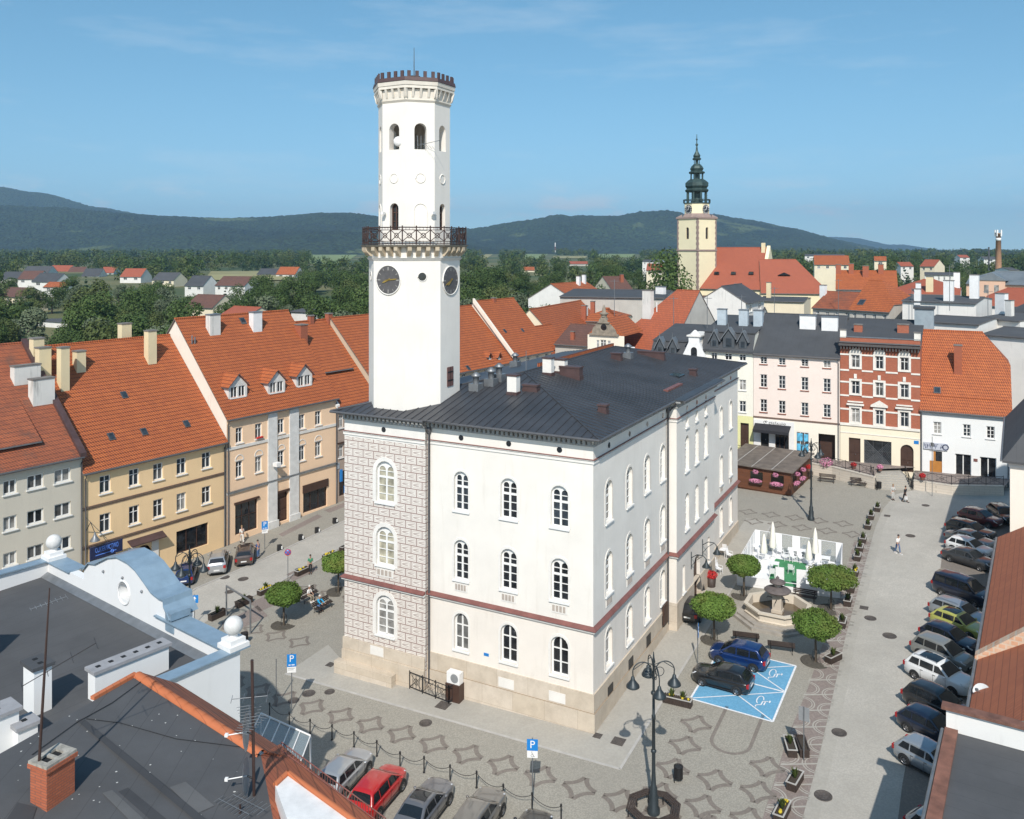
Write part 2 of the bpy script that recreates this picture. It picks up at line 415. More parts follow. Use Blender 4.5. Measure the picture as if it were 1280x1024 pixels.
M['kerb'] = plain('granite_kerb', (.42, .40, .37), .85)
M['blue_paint'] = groundmat('blue_road_paint', (.13, .36, .56), (.17, .41, .60), .12, (.10, .29, .45), (.45, .7))
M['road_white'] = plain('white_road_paint', (.72, .73, .74), .7, var=.15, scale=6)
M['iron_cover'] = plain('rusty_iron_cover', (.10, .085, .075), .7, .2, .3, 8)
M['stone'] = stucco('pale_sandstone', (.55, .48, .39), .1, .35, (.25, .22, .18))
M['black'] = plain('black_rubber', (.012, .012, .012), .7)
M['lamp_iron'] = plain('dark_grey_green_iron', (.035, .045, .05), .45, .3)
M['lamp_glass'] = plain('opal_lamp_glass', (.5, .5, .48), .3)
M['wood'] = plain('brown_stained_wood', (.16, .065, .03), .6, var=.25, scale=4)
M['bench_wood'] = plain('dark_bench_wood', (.05, .035, .028), .6, var=.25, scale=5)
M['sign_blue'] = plain('blue_sign_face', (.015, .20, .55), .4)
M['sign_grey'] = plain('grey_sign_back', (.30, .31, .32), .5, .3)
M['cafe_white'] = plain('white_plastic', (.80, .80, .80), .4, var=.03)
M['cream_cloth'] = plain('cream_canvas', (.80, .77, .68), .85, var=.05)
M['green_carpet'] = plain('green_carpet', (.05, .22, .09), .95, var=.2, scale=3)
M['asphalt'] = plain('asphalt', (.08, .08, .08), .9)
# ================= the town hall: local x runs along its front to the near corner (x = 0), local y into its depth
EX = Vector((.8830, -.4694)); EY = Vector((.4694, .8830))
HC = Vector((5.05, 52.7))
hall = thing('town_hall', 'long white town hall with a tall octagonal tower and dark metal roof', 'town hall', (HC.x, HC.y, 0), math.atan2(EX.y, EX.x))
ff = Fac(HC-EX*40, EX, 0)            # s measured from 40 m left of the corner
fx = lambda u: ff.s(u)-40            # local x on the front from a pixel column
fz = lambda u, v: ff.z(u, v)
rf = Fac(HC, EY, 0)                  # right flank, inward is to the left
ry = lambda u: rf.s(u)
XS, XL, L = fx(535), fx(434.5), ry(922)
PJ = -.35                            # the tower bay stands a little forward
ZB, ZF, ZE = 6.3, 16.75, 18.35       # string course, frieze line, eaves
ZP = 2.35                            # plinth top
AY0, AY1, AX = ry(834), ry(882.5), .75     # the avant-corps on the flank
BAYS = [(fx(567.6), fx(585.4)), (fx(625.8), fx(646.2)), (fx(688.5), fx(710.5))]
def zz(u, v): return fz(u, v)
ROWS = [(zz(699.5, 660), zz(699.5, 607)), (zz(699.5, 752), zz(699.5, 698)), (zz(699, 845), zz(699, 795.5))]
wmb, lmb, pmb = MB(), MB(), MB()     # upper plaster, ground-floor plaster, plinth
fr_holes = [(a, b, z0, z1, True) for a, b in BAYS for z0, z1 in ROWS]
BW = sum(b-a for a, b in BAYS)/3
f0 = front
def holes_in(hs, lo): return [h for h in hs if (h[3] < ZB) == lo]
wall_panel(wmb, f0, XS, 0, ZB, ZE, holes_in(fr_holes, False), .32)
wall_panel(lmb, f0, XS, 0, ZP, ZB, holes_in(fr_holes, True), .32)
ft = shift(front, PJ)
tb = ((fx(475)+fx(496))/2)-.02
tw = 1.55
TROWS = [(zz(484, 627), zz(484, 575)), (zz(484, 705.5), zz(484, 656.5)), (zz(483, 792), zz(483, 741.5))]
t_holes = [(tb-tw/2, tb+tw/2, z0, z1, True) for z0, z1 in TROWS]
sg = MB()
ZS = ZF-.25
wall_panel(sg, ft, XL, XS, ZB, ZS, holes_in(t_holes, False), .32, 0, 1)
wall_panel(sg, ft, XL, XS, ZP-.35, ZB, holes_in(t_holes, True), .32, 0, 1)
fbox(sg, ft, XL, XS, ZS, ZE, 0, .3, 1)
sg.poly([(XS, PJ, 0), (XS, 0, 0), (XS, 0, ZE), (XS, PJ, ZE)], 0)
sg.poly([(XL, PJ, 0), (XL, 12, 0), (XL, 12, ZE), (XL, PJ, ZE)], 0)
sg.build('decorated_tower_bay', [M['sgraffito'], M['hall_trim']], hall)
# flank
fr = lambda s, d, z: Vector((-d, s, z))
fa = lambda s, d, z: Vector((AX-d, s, z))
RB = [(ry(752.5), ry(768)), (ry(779.5), ry(792.5)), (ry(803), ry(813.5)), (ry(823), ry(832.5))]
hw = BW/2
RC = [(a+b)/2+.12 for a, b in RB]
TC = [ry(889)+.1, ry(901.2)+.1, ry(913)+.1]
near = [(c-hw, c+hw, z0, z1, True) for c in RC for z0, z1 in ROWS]
tail = [(c-hw, c+hw, z0, z1, True) for c in TC for z0, z1 in ROWS]
am = (AY0+AY1)/2; AW = (AY1-AY0)
AC = [am-AW*.25, am, am+AW*.25]; aw = .55
avant = [(c-aw, c+aw, z0-.1, z1+.05, True) for c in AC for z0, z1 in ROWS[:2]]+[(c-.38, c+.38, ROWS[0][1]+.75, ROWS[0][1]+2.0, True) for c in AC]
DOORH = (am-.95, am+.95, .45, 4.6, True)
aground = [DOORH, (am-AW*.33-.35, am-AW*.33+.35, 2.8, 5.0, True), (am+AW*.33-.35, am+AW*.33+.35, 2.8, 5.0, True)]
for s0, s1, hs, fm in ((0, AY0, near, fr), (AY0, AY1, avant, fa), (AY1, L, tail, fr)):
 wall_panel(wmb, fm, s0, s1, ZB, ZE, [h for h in hs if h[3] > ZB], .36)
 if fm is fr: wall_panel(lmb, fm, s0, s1, ZP, ZB, [h for h in hs if h[3] <= ZB], .36)
wall_panel(lmb, fa, AY0, AY1, ZP+.3, ZB, aground[1:]+[(DOORH[0], DOORH[1], ZP+.3, DOORH[3], True)], .36)
wall_panel(pmb, shift(fa, -.06), AY0-.06, AY1+.06, -1, ZP+.3, [(DOORH[0], DOORH[1], .45, ZP+.31, False)], .36)
for y in (AY0, AY1):
 wmb.poly([(0, y, ZB), (AX, y, ZB), (AX, y, ZE), (0, y, ZE)]); lmb.poly([(0, y, -1), (AX, y, -1), (AX, y, ZB), (0, y, ZB)])
for y in (AY0-.06, AY1+.06): pmb.poly([(0, y, -1), (AX+.06, y, -1), (AX+.06, y, ZP+.3), (0, y, ZP+.3)])
pmb.poly([(AX+.06, AY0-.06, ZP+.3), (AX+.06, AY1+.06, ZP+.3), (AX, AY1+.06, ZP+.3), (AX, AY0-.06, ZP+.3)])
# back and far walls
wmb.poly([(XL, L, -1), (0, L, -1), (0, L, ZE), (XL, L, ZE)]); wmb.poly([(XL, 12, -1), (XL, L, -1), (XL, L, ZE), (XL, 12, ZE)])
wmb.build('wall', M['hall_wall'], hall); lmb.build('ground_floor_wall', M['hall_low'], hall)
# plinth: front, flank, tower bay, with the low stone bench along the bay
def plin(x0, y0, x1, y1, z1, gap=.07): pmb.box(x0, y0, -1.5, x1, y1, z1)
plin(XS, -.09, .09, .3, ZP); plin(-.3, .3, .09, AY0-.06, ZP); plin(-.3, AY1+.06, .09, L+.09, ZP)
pmb.box(XS, -.16, -1.5, .16, -.09, ZP-1.15); pmb.box(.09, -.09, -1.5, .16, AY0-.06, ZP-1.15)
pmb.box(XL-.1, PJ-.1, -1.5, XS-.01, .2, ZP-.36); pmb.box(XL-.1, PJ-.2, -1.5, XS, PJ-.1, ZP-1.2)
pmb.box(XL-.35, PJ-.75, -1.5, XS-2.3, PJ-.2, .72-.25)
pmb.build('plinth', M['plinth'], hall)
for k, xx in enumerate((XS-4.6, fx(624), fx(687))):
 off = PJ if k == 0 else 0
 sb = MB(); fbox(sb, shift(front, off), xx, xx+1.15, ZP-1.05, ZP-.42, -.115, -.06)
 sb.build('boarded_cellar_window', M['hall_trim'], hall)
for c in RC:
 g = MB(); fbox(g, fr, c-.45, c+.45, ZP-1.5+.03*(c), ZP-.65+.03*c, -.10, -.05); o = g.build('cellar_window', M['glass_dark'], hall)
 b = MB()
 for q in range(6): b.tube([(.13, c-.4+q*.16, ZP-1.5+.03*c), (.13, c-.4+q*.16, ZP-.65+.03*c)], .014, 0, 5)
 b.build('grille', M['iron'], o)
for h in fr_holes:
 window(hall, front, h, .22, 'hall' if h[3] > ZB else 'six', gl=R.choice([M['glass_dark'], M['glass_dark'], M['glass_blue'], M['glass_half']]), fw=.11, bar=.075)
for h in t_holes: window(hall, ft, h, .22, 'hall', gl=M['glass_cream'] if h[3] > ZB else M['glass_curtain'], fw=.12, bar=.075)
for h in near+tail: window(hall, fr, h, .24, 'hall' if h[3] > ZB else 'six', fw=.11, bar=.075)
for h in avant: window(hall, fa, h, .24, 'hall' if h[3]-h[2] > 1.5 else 'double', fw=.09, bar=.06)
for h in aground[1:]: window(hall, fa, h, .2, 'six', fw=.08)
d_ = door(hall, fa, DOORH, .34, M['dark_wood'])
# surrounds: thin raised bands round each opening, plaques under the middle row
for hs, fm in ((fr_holes, front), (t_holes, ft), (near+tail, fr)):
 for h in hs:
  tr = MB(); a, b, c, d, ar = h; w = .16 if fm is not ft else .3
  o = outline(h); i2 = outline((a-w, b+w, c, d+w, True))
  for k in range(len(o)-1):
   tr.poly([fm(*_(o[k], -.03)), fm(*_(o[k+1], -.03)), fm(*_(i2[k+1], -.03)), fm(*_(i2[k], -.03))])
   tr.poly([fm(*_(i2[k], -.03)), fm(*_(i2[k+1], -.03)), fm(*_(i2[k+1], .0)), fm(*_(i2[k], .0))])
  if h[3] > ZB and d < zz(699.5, 690): fbox(tr, fm, a+.05, b-.05, c-.75, c-.18, -.035, -.0)
  tr.build('window_surround', M['hall_trim'] if fm is not fr else M['hall_wall'], hall)
for hs, fm in ((fr_holes, front), (t_holes, ft), (near+tail, fr)):
 for h in hs:
  a, b, c, d, ar = h
  if d > ZB and d < zz(699.5, 690):
   pl = MB()
   for q in range(4): fbox(pl, fm, a+.12+q*(b-a-.24)/4, a+.12+(q+.7)*(b-a-.24)/4, c-.66, c-.28, -.05, -.036)
   pl.build('carved_plaque', plain('carved_stone', (.42, .36, .31), .9), hall)
# string course with its red tin cap, frieze lines, round frieze vents, dentils
sc_, rt, fz_, dn = MB(), MB(), MB(), MB()
def course(mb, z0, z1, p, y_off=0):
 mb.box(XS, -p, z0, p, .0, z1); mb.box(.0, 0, z0, p, AY0-.001-p, z1); mb.box(0, AY0-p, z0, AX+p, AY1+p, z1); mb.box(0, AY1+p+.001, z0, p, L+p, z1)
 mb.box(XL-p, PJ-p, z0, XS-.001, PJ+.0, z1)
course(sc_, ZB-.12, ZB+.02, .16); course(rt, ZB+.022, ZB+.05, .26)
sl = MB()
def slope_course(z0, z1, p0, p1, mb):
 """a sloping cap: low and proud at z0, up to the wall at z1"""
 def strip(A, B): mb.poly([A[0], B[0], B[1], A[1]])
 path = [(XL, PJ, -1, -1), (XS, PJ, 0, -1), (XS, 0, 0, -1), (0, 0, 1, -1), (0, AY0, 1, -1), (AX, AY0, 1, -1), (AX, AY1, 1, 1), (0, AY1, 1, 1), (0, L, 1, 1)]
 pts = [((x+sx*p0, y+sy*p0, z0), (x+sx*p1, y+sy*p1, z1)) for x, y, sx, sy in path]
 for a, b in zip(pts, pts[1:]): strip(a, b)
slope_course(ZB+.051, ZB+.24, .258, .003, rt)
rt.build('string_course_cap', M['red_tin'], hall); sc_.build('string_course', M['hall_trim'], hall)
course(fz_, ZF-.10, ZF+.04, .07); course(fz_, ZF+.10, ZF+.14, .10); fz_.build('frieze_moulding', M['hall_trim'], hall)
rl = MB(); course(rl, ZF+.15, ZF+.19, .13); rl.build('frieze_cap', M['red_tin'], hall)
course(dn, ZE-.62, ZE-.5, .10); course(dn, ZE-.16, ZE, .42)
def dents(fm, s0, s1, step=.34):
 k = int((s1-s0)/step)
 for q in range(k): fbox(dn, fm, s0+(q+.25)*(s1-s0)/k, s0+(q+.75)*(s1-s0)/k, ZE-.5, ZE-.16, -.30, .0)
dents(ft, XL, XS); dents(front, XS, 0); dents(fr, 0, AY0); dents(fa, AY0, AY1); dents(fr, AY1, L)
dn.build('dentil_cornice', plain('grey_cornice', (.33, .33, .32), .8, var=.15), hall)
for fm, ss in ((ft, [(XL+XS)/2]), (front, [sum(b)/2 for b in BAYS]), (fr, RC+TC), (fa, AC)):
 for s in ss:
  c = [fm(s+.19*math.cos(t), -.02, (ZF+ZE)/2-.25+.19*math.sin(t)) for t in [2*math.pi*k/14 for k in range(14)]]
  vt = MB(); vt.poly(c); vt.build('frieze_vent', M['glass_dark'], hall)
# ---- roof: low hip with standing seams, real ribs
OV = .7; ZR = 20.55; xr = (XL+0)/2; y0r, y1r = 9.4, L-9.4
rm = MB()
e = dict(a=(XL-OV, PJ-OV, ZE+.02), b=(OV, -OV, ZE+.02), c=(OV, L+OV, ZE+.02), d=(XL-OV, L+OV, ZE+.02), r0=(xr, y0r, ZR), r1=(xr, y1r, ZR))
rm.poly([e['a'], e['b'], e['r0']]); rm.poly([e['b'], e['c'], e['r1'], e['r0']]); rm.poly([e['c'], e['d'], e['r1']]); rm.poly([e['d'], e['a'], e['r0'], e['r1']])
rm.poly([(XL-OV, PJ-OV, ZE+.005), (OV, -OV, ZE+.005), (OV, L+OV, ZE+.005), (XL-OV, L+OV, ZE+.005)])
def seams(P, Q, A, B, step=.62):
 """ribs running from edge P-Q up to the edge lines A,B: sampled by clipping"""
 P, Q = Vector(P), Vector(Q); n = int((Q-P).length/step)
 up = (Vector(A)+Vector(B))/2-(P+Q)/2
 ed = (Q-P).normalized(); ups = up-ed*up.dot(ed)
 for k in range(1, n):
  o = P+(Q-P)*k/n; t1 = 1.0
  for U, V in ((P, Vector(A)), (Q, Vector(B))):   # clip on the two hips
   h = V-U; hs = h.dot(ed); hu = h.dot(ups)/ups.length_squared
   if abs(hs) > 1e-6:
    q = (o-U).dot(ed)/hs*hu
    if q > 0: t1 = min(t1, q)
  e2 = o+ups*min(t1, 1)
  sd = ed*.018; nn = Vector((0, 0, .045))
  rm.poly([o-sd, e2-sd, e2-sd+nn, o-sd+nn], 0); rm.poly([o+sd, e2+sd, e2+sd+nn, o+sd+nn], 0); rm.poly([o-sd+nn, e2-sd+nn, e2+sd+nn, o+sd+nn], 0)
seams(e['a'], e['b'], e['r0'], e['r0']); seams(e['b'], e['c'], e['r0'], e['r1']); seams(e['c'], e['d'], e['r1'], e['r1'])
for a_, b_ in (('b', 'r0'), ('c', 'r1'), ('r0', 'r1'), ('a', 'r0')):
 rm.tube([Vector(e[a_])+Vector((0, 0, .02)), Vector(e[b_])+Vector((0, 0, .02))], .06, 0, 6)
# the avant-corps carries the roof a little further out
rm.prism([(OV-.01, AY0-.5, ZE+.03), (AX+OV, AY0-.5, ZE+.03), (AX+OV, AY1+.5, ZE+.03), (OV-.01, AY1+.5, ZE+.03)], (0, 0, .07))
roof = rm.build('roof', M['hall_roof'], hall)
gu = MB()
def gutter(p, q): gu.tube([p, q], .09, 0, 8)
gutter((XL-OV, PJ-OV-.06, ZE-.02), (XS+.3, PJ-OV-.06, ZE-.02)); gutter((XS+.3, -OV-.1, ZE-.02), (OV+.06, -OV-.06, ZE-.02)); gutter((OV+.06, -OV, ZE-.02), (OV+.06, AY0-.5, ZE-.02)); gutter((OV+.06, AY1+.5, ZE-.02), (OV+.06, L+OV, ZE-.02)); gutter((AX+OV+.06, AY0-.5, ZE-.0), (AX+OV+.06, AY1+.5, ZE-.0))
gu.build('gutter', M['pipe'], hall)
for k, (x, y, zl) in enumerate(((XS+.18, -.14, 0.2), (.14, AY0-.2, 1.0), (.13, AY1+.25, 1.2))):
 p = MB(); ox = 0 if k == 0 else OV-.1; oy = -OV+.1 if k == 0 else 0
 p.tube([(x+ox, y+oy, ZE-.08), (x+ox, y+oy, ZE-.35), (x, y, ZE-.95), (x, y, zl)], .075, 0, 8); p.lathe([(.09, ZE-1.0), (.16, ZE-.85), (.16, ZE-.6), (.09, ZE-.5)], (x, y, 0), 8, 0)
 p.build('downpipe', M['pipe'], hall)
def roof_z(x, y):
 z = [ZE+(ZR-ZE)*(y+OV)/(y0r+OV), ZE+(ZR-ZE)*(OV-x)/(OV-xr), ZE+(ZR-ZE)*(L+OV-y)/(L+OV-y1r), ZE+(ZR-ZE)*(x-XL+OV)/(xr-XL+OV)]
 return min(z)
def roof_at(u, v):
 """local roof point seen at a pixel"""
 d = Vector(((u-UH)/F, 1, -(v-VH)/F)); o = Vector((0, 0, H)); t = 40.0
 while t < 120:
  p = o+d*t; q = Vector((p.x-HC.x, p.y-HC.y)); x, y = q.dot(EX), q.dot(EY)
  if p.z < roof_z(x, y)+.03: return x, y, roof_z(x, y)
  t += .05
 return xr, y0r, ZR
def stack(u, v, w, d, h, mat, cap, name='roof_chimney', label=None, capm=None):
 x, y, z = roof_at(u, v); m = MB()
 m.box(x-w/2, y-d/2, z-.6, x+w/2, y+d/2, z+h, 0); m.box(x-w/2-cap, y-d/2-cap, z+h, x+w/2+cap, y+d/2+cap, z+h+.12, 1); m.box(x-w/2-.04, y-d/2-.04, z-.6, x+w/2+.04, y+d/2+.04, z+.18, 1)
 o = m.build(name, [mat, capm or M['purple_tin']], roof)
 if label: o['label'] = label
 return o
stack(642, 492, .75, .6, 1.3, M['hall_trim'], .05, label='small white chimney'); stack(685.5, 468, .75, .55, 1.25, M['hall_trim'], .05); stack(699, 466, 1.2, .6, 1.05, M['hall_trim'], .05)
stack(714, 471, 1.7, .7, .75, M['purple_tin'], .05, 'roof_vent'); stack(754, 516, .6, .5, .5, M['purple_tin'], .06, 'roof_vent'); stack(866.5, 469, .6, .5, .5, M['purple_tin'], .06, 'roof_vent')
stack(664, 488, 1.1, .5, .35, M['purple_tin'], .06, 'roof_vent'); stack(771, 449, .9, .6, .5, M['purple_tin'], .06, 'roof_vent'); stack(814, 446, 2.6, .4, .45, M['purple_tin'], .05, 'roof_vent')
for u, v in ((595, 487), (614, 481), (624, 475), (644, 458), (785, 447)):
 x, y, z = roof_at(u, v); m = MB(); m.box(x-.4, y-.4, z-.5, x+.4, y+.4, z+.5); m.lathe([(.22, z+.5), (.22, z+.95), (.36, z+1.0), (.36, z+1.1), (.1, z+1.3)], (x, y, 0), 12)
 m.build('roof_ventilator', M['zinc'], roof)
m = MB(); x, y, z = roof_at(846, 486)
m.box(x-.5, y-2.0, z+.05, x-.1, y+2.0, z+.2); m.build('red_snow_guard', M['red_tin'], roof)
m = MB(); x, y, z = roof_at(846, 469); m.prism([(x-.5, y-.8, z+.04), (x+.5, y-.8, z+.04-.1), (x+.5, y+.8, z+.04-.1), (x-.5, y+.8, z+.04)], (0, 0, .1)); m.build('roof_window', M['glass_blue'], roof)
m = MB(); m.box(xr-.35, y0r+3, ZR-.3, xr-.15, y1r, ZR+.3); m.build('firewall_cap', M['tile'], roof)
m = MB(); m.tube([(xr, y0r+.3, ZR), (xr, y0r+.3, ZR+1.6)], .03, 0, 6); m.build('lightning_rod', M['zinc'], roof)
# ---- tower
TCX = (XL+XS)/2-.02; AF = 6.35                                # across flats
TCY = PJ+.25+AF/2+.35
def octa(af, z):
 r = af/2/math.cos(math.pi/8)
 return [Vector((TCX+r*math.cos(math.pi/8+k*math.pi/4), TCY+r*math.sin(math.pi/8+k*math.pi/4), z)) for k in range(8)]
TY = HC.y+TCX*EX.y+TCY*EY.y; TYF = TY-AF/2
tz = lambda v: zat(v, TYF+.4)
zb0, zsl, zc0, zc1 = ZE-.1, tz(306), tz(127), tz(101)
def oface(k, af):
 """the frame of face k: (s along the face, inward, z)"""
 a = k*math.pi/4; n = Vector((math.cos(a), math.sin(a), 0)); t = Vector((-n.y, n.x, 0)); c = Vector((TCX, TCY, 0))+n*af/2
 return lambda s, d, z: c+t*s-n*d+Vector((0, 0, z))
AF2 = 5.0; FW1 = AF*math.tan(math.pi/8)/1; FW2 = AF2*math.tan(math.pi/8)
tw_ = MB(); t2 = MB()
lz = tz(346)
for k in range(8):
 f1 = oface(k, AF); s1 = FW1/2
 hs = []
 if k in (7, 1, 3, 5):    # small round vents on the diagonal faces
  pass
 wall_panel(tw_, f1, -s1, s1, zb0, zsl-.3, hs)
 f2 = oface(k, AF2); s2 = FW2/2
 zb, zt = tz(186), tz(153)
 hs = [(-.44, .44, zb, zt, True)]
 z2, z3 = tz(287.5), tz(253.5)
 if k in (6, 0, 4, 2): hs.append((-.38, .38, z2, z3, True))
 wall_panel(t2, f2, -s2, s2, zsl-.1, zc0+.1, hs, .55)
 if k in (7, 1, 3, 5):
  a_ = (-.5, .5, z2, z3, True); rg = MB()
  ring(t2, f2, a_, .05, -.05, .02)
 # round blind niches
 c0 = tz(222); t2.torus(f2(0, 0, c0), .34, .05, f2(1, 0, 0)-f2(0, 0, 0), Vector((0, 0, 1)), 0, 18, 5)
for k in range(8):
 A, B = octa(AF+.1, zsl-.75)[k-1], octa(AF+.1, zsl-.75)[k]
tw_.build('tower_shaft', M['tower_wall'], hall); t2.build('tower_upper_shaft', M['tower_wall'], hall)
fl = MB(); fl.prism(octa(AF2-.3, tz(186)-.25), (0, 0, .2)); fl.prism(octa(AF2-.1, zc0+.15), (0, 0, .1)); fl.build('belfry_floor', M['dirty_white'], hall)
# dark inside of the lower rooms: a core keeps daylight out
co = MB(); co.prism(octa(AF2-1.2, zsl), (0, 0, tz(190)-zsl-.4)); co.build('tower_core', plain('dark_interior', (.05, .045, .04), .9), hall)
for k in (6, 0, 2, 4):
 window(hall, oface(k, AF2), (-.38, .38, z2, z3, True), .3, 'six', M['dark_frame'], M['glass_dark'], False)
 g = MB(); f2 = oface(k, AF2)
# balcony
AF3 = 7.55; bal = MB()
def oprism(mb, af0, z0, af1, z1, mi=0):
 a, b = octa(af0, z0), octa(af1, z1); mb.poly(a[::-1], mi); mb.poly(b, mi)
 for k in range(8): mb.poly([a[k], a[(k+1) % 8], b[(k+1) % 8], b[k]], mi)
oprism(bal, AF3-.25, zsl-.16, AF3, zsl-.02); balc = bal.build('balcony_slab', plain('balcony_stone', (.30, .27, .22), .9, var=.2), hall)
md = MB(); oprism(md, AF+.05, tz(326), AF+.36, tz(322.5)); oprism(md, AF+.12, tz(322.5)+.01, AF+.12, zsl-.17); md.build('balcony_moulding', M['hall_trim'], hall)
for k in range(8):
 f1 = oface(k, AF)
 for q in range(4):
  s = -FW1/2+FW1*(q+.5)/4
  cb = MB(); cb.prism([f1(s-.14, .0, zsl-.85), f1(s-.14, -.22, zsl-.8), f1(s-.14, -.55, zsl-.42), f1(s-.14, -.55, zsl-.17), f1(s-.14, 0, zsl-.17)], f1(.28, 0, 0)-f1(0, 0, 0))
  cb.build('balcony_bracket', plain('balcony_corbels', (.48, .40, .29), .9), balc)
ra = MB(); zr0, zr1 = zsl+.06, zsl+1.22
for k in range(8):
 f3 = oface(k, AF3-.35); s3 = (AF3-.35)*math.tan(math.pi/8)/2
 for z, r_ in ((zr0, .035), (zr1, .045), (zr0+.18, .025), (zr1-.18, .025)): ra.tube([f3(-s3, 0, z), f3(s3, 0, z)], r_, 0, 6)
 n3 = 3
 for q in range(n3):
  a, b = -s3+2*s3*q/n3, -s3+2*s3*(q+1)/n3
  ra.tube([f3(a, 0, zr0-.06), f3(a, 0, zr1+.12)], .05, 0, 6)
  za, zb_ = zr0+.18, zr1-.18
  ra.tube([f3(a, 0, za), f3(b, 0, zb_)], .03, 0, 5); ra.tube([f3(a, 0, zb_), f3(b, 0, za)], .03, 0, 5)
  ra.torus(f3((a+b)/2, 0, (za+zb_)/2), .17, .03, f3(1, 0, 0)-f3(0, 0, 0), Vector((0, 0, 1)), 0, 10, 5)
  for q2 in (.25, .5, .75):
   x_ = a+(b-a)*q2; ra.tube([f3(x_, 0, zr0), f3(x_, 0, zr0+.18)], .016, 0, 4); ra.tube([f3(x_, 0, zr1-.18), f3(x_, 0, zr1)], .016, 0, 4)
ra.build('balcony_railing', M['rust_iron'], balc)
# crown: corbelled gallery, tin parapet with merlons
cw = MB(); zk = (zc0+zc1)/2
oprism(cw, AF2, zc0, AF2+.22, zc0+.16); oprism(cw, AF2+.1, zc0+.17, AF2+.2, zc1-.55); oprism(cw, AF2+.6, zc1-.5, AF2+.6, zc1-.30); oprism(cw, AF2+.68, zc1-.29, AF2+.75, zc1-.02)
for k in range(8):
 f2 = oface(k, AF2+.12)
 for q in range(5):
  s = -FW2/2-.1+(FW2+.2)*q/4
  cw.prism([f2(s-.08, 0, zc0+.3), f2(s-.08, -.06, zc0+.4), f2(s-.08, -.24, zc1-.51), f2(s-.08, 0, zc1-.51)], f2(.16, 0, 0)-f2(0, 0, 0))
cw.build('crown_cornice', plain('crown_stone', (.68, .63, .55), .85, var=.08), hall)
me_ = MB(); AF4 = AF2+.72
oprism(me_, AF4+.1, zc1, AF4-.05, zc1+.28)
par = me_.build('parapet', M['purple_tin'], hall)
for k in range(8):
 f4 = oface(k, AF4-.12); s4 = (AF4-.12)*math.tan(math.pi/8)/2
 for q in range(4):
  s = -s4+2*s4*(q+.5)/4+(.0)
  me_ = MB(); fbox(me_, f4, s-.12, s+.12, zc1+.25, zc1+.72, 0, .12)
  me_.build('merlon', M['purple_tin'], par)
m = MB(); c = Vector((TCX, TCY, 0)); m.tube([c+Vector((0, 0, zc1+.3)), c+Vector((0, 0, zc1+3.0))], [.05, .02], 0, 6); m.build('mast', M['pipe'], hall)
m = MB(); m.lathe([(.05, zc1+.5), (.5, zc1+.75), (.5, zc1+.85), (.05, zc1+.9)], (TCX, TCY, 0), 10); m.build('warning_lamp', M['iron'], hall)
# clocks
ck = plain('slate_clock_face', (.09, .085, .085), .6, var=.2, scale=3); gold = plain('dull_gold', (.45, .30, .08), .4, .7)
for k, hh in ((6, (8, 14)), (0, (7, 41)), (2, (8, 14)), (4, (8, 14))):
 f1 = oface(k, AF); zc_ = tz(350) if k == 6 else tz(351.5)
 m = MB(); m.poly([f1(1.02*math.cos(t), -.05, zc_+1.02*math.sin(t)) for t in [2*math.pi*j/40 for j in range(40)]])
 m.grid([[f1(r_*math.cos(t), d, zc_+r_*math.sin(t)) for t in [2*math.pi*j/40 for j in range(40)]] for r_, d in ((1.02, -.05), (1.02, 0))], 0, True)
 clk = m.build('clock_face', ck, hall)
 rg = MB(); rg.torus(f1(0, -.04, zc_), 1.04, .05, f1(1, 0, 0)-f1(0, 0, 0), Vector((0, 0, 1)), 0, 40, 6); rg.build('clock_rim', M['hall_trim'], clk)
 nm = MB()
 for j in range(12):
  t = math.pi*j/6; w = .05 if j % 3 else .09; L0 = .74 if j % 3 else .68
  pts = [(r_*math.sin(t)+w*sg_*math.cos(t)/2, r_*math.cos(t)-w*sg_*math.sin(t)/2) for r_, sg_ in ((L0, -1), (.92, -1), (.92, 1), (L0, 1))]
  nm.poly([f1(x, -.058, zc_+z) for x, z in pts])
 nm.build('hour_mark', plain('worn_grey_paint', (.3, .29, .27), .7), clk)
 hd = MB()
 for ang, ln, w in (((hh[0]+hh[1]/60)*30, .55, .10), (hh[1]*6, .85, .07)):
  t = rad(ang)
  if k in (6, 0): pass
  pts = [(r_*math.sin(t)+w*sg_*math.cos(t)/2, r_*math.cos(t)-w*sg_*math.sin(t)/2) for r_, sg_ in ((-.2, -1), (ln*.7, -1.3), (ln, 0), (ln*.7, 1.3), (-.2, 1))]
  hd.prism([f1(x, -.10, zc_+z) for x, z in pts], f1(0, .03, 0)-f1(0, 0, 0))
 hd.build('clock_hand', gold, clk)
for k in (7, 5, 1):
 f1 = oface(k, AF); m = MB(); m.poly([f1(.3*math.cos(t), -.012, lz+.3*math.sin(t)) for t in [2*math.pi*j/20 for j in range(20)]])
 v_ = m.build('round_vent', M['glass_dark'], hall); m = MB(); m.torus(f1(0, -.01, lz), .32, .04, f1(1, 0, 0)-f1(0, 0, 0), Vector((0, 0, 1)), 0, 20, 5); m.build('vent_rim', M['hall_trim'], v_)
f1 = oface(0, AF); sz0, sz1 = zat(485, TY-.5), zat(459.5, TY-.5)
m = MB(); fbox(m, f1, -.45, .35, sz0+.3, sz1+.2, -.05, .0); sh = m.build('tower_shutter', plain('brown_shutter', (.14, .07, .06), .7, var=.2), hall)
m = MB(); fbox(m, f1, -.06, -.04, sz0+.3, sz1+.2, -.065, -.05); [fbox(m, f1, -.45, .35, z, z+.08, -.07, -.051) for z in (sz0+.7, sz1-.2)]; m.build('hinge', M['iron'], sh)
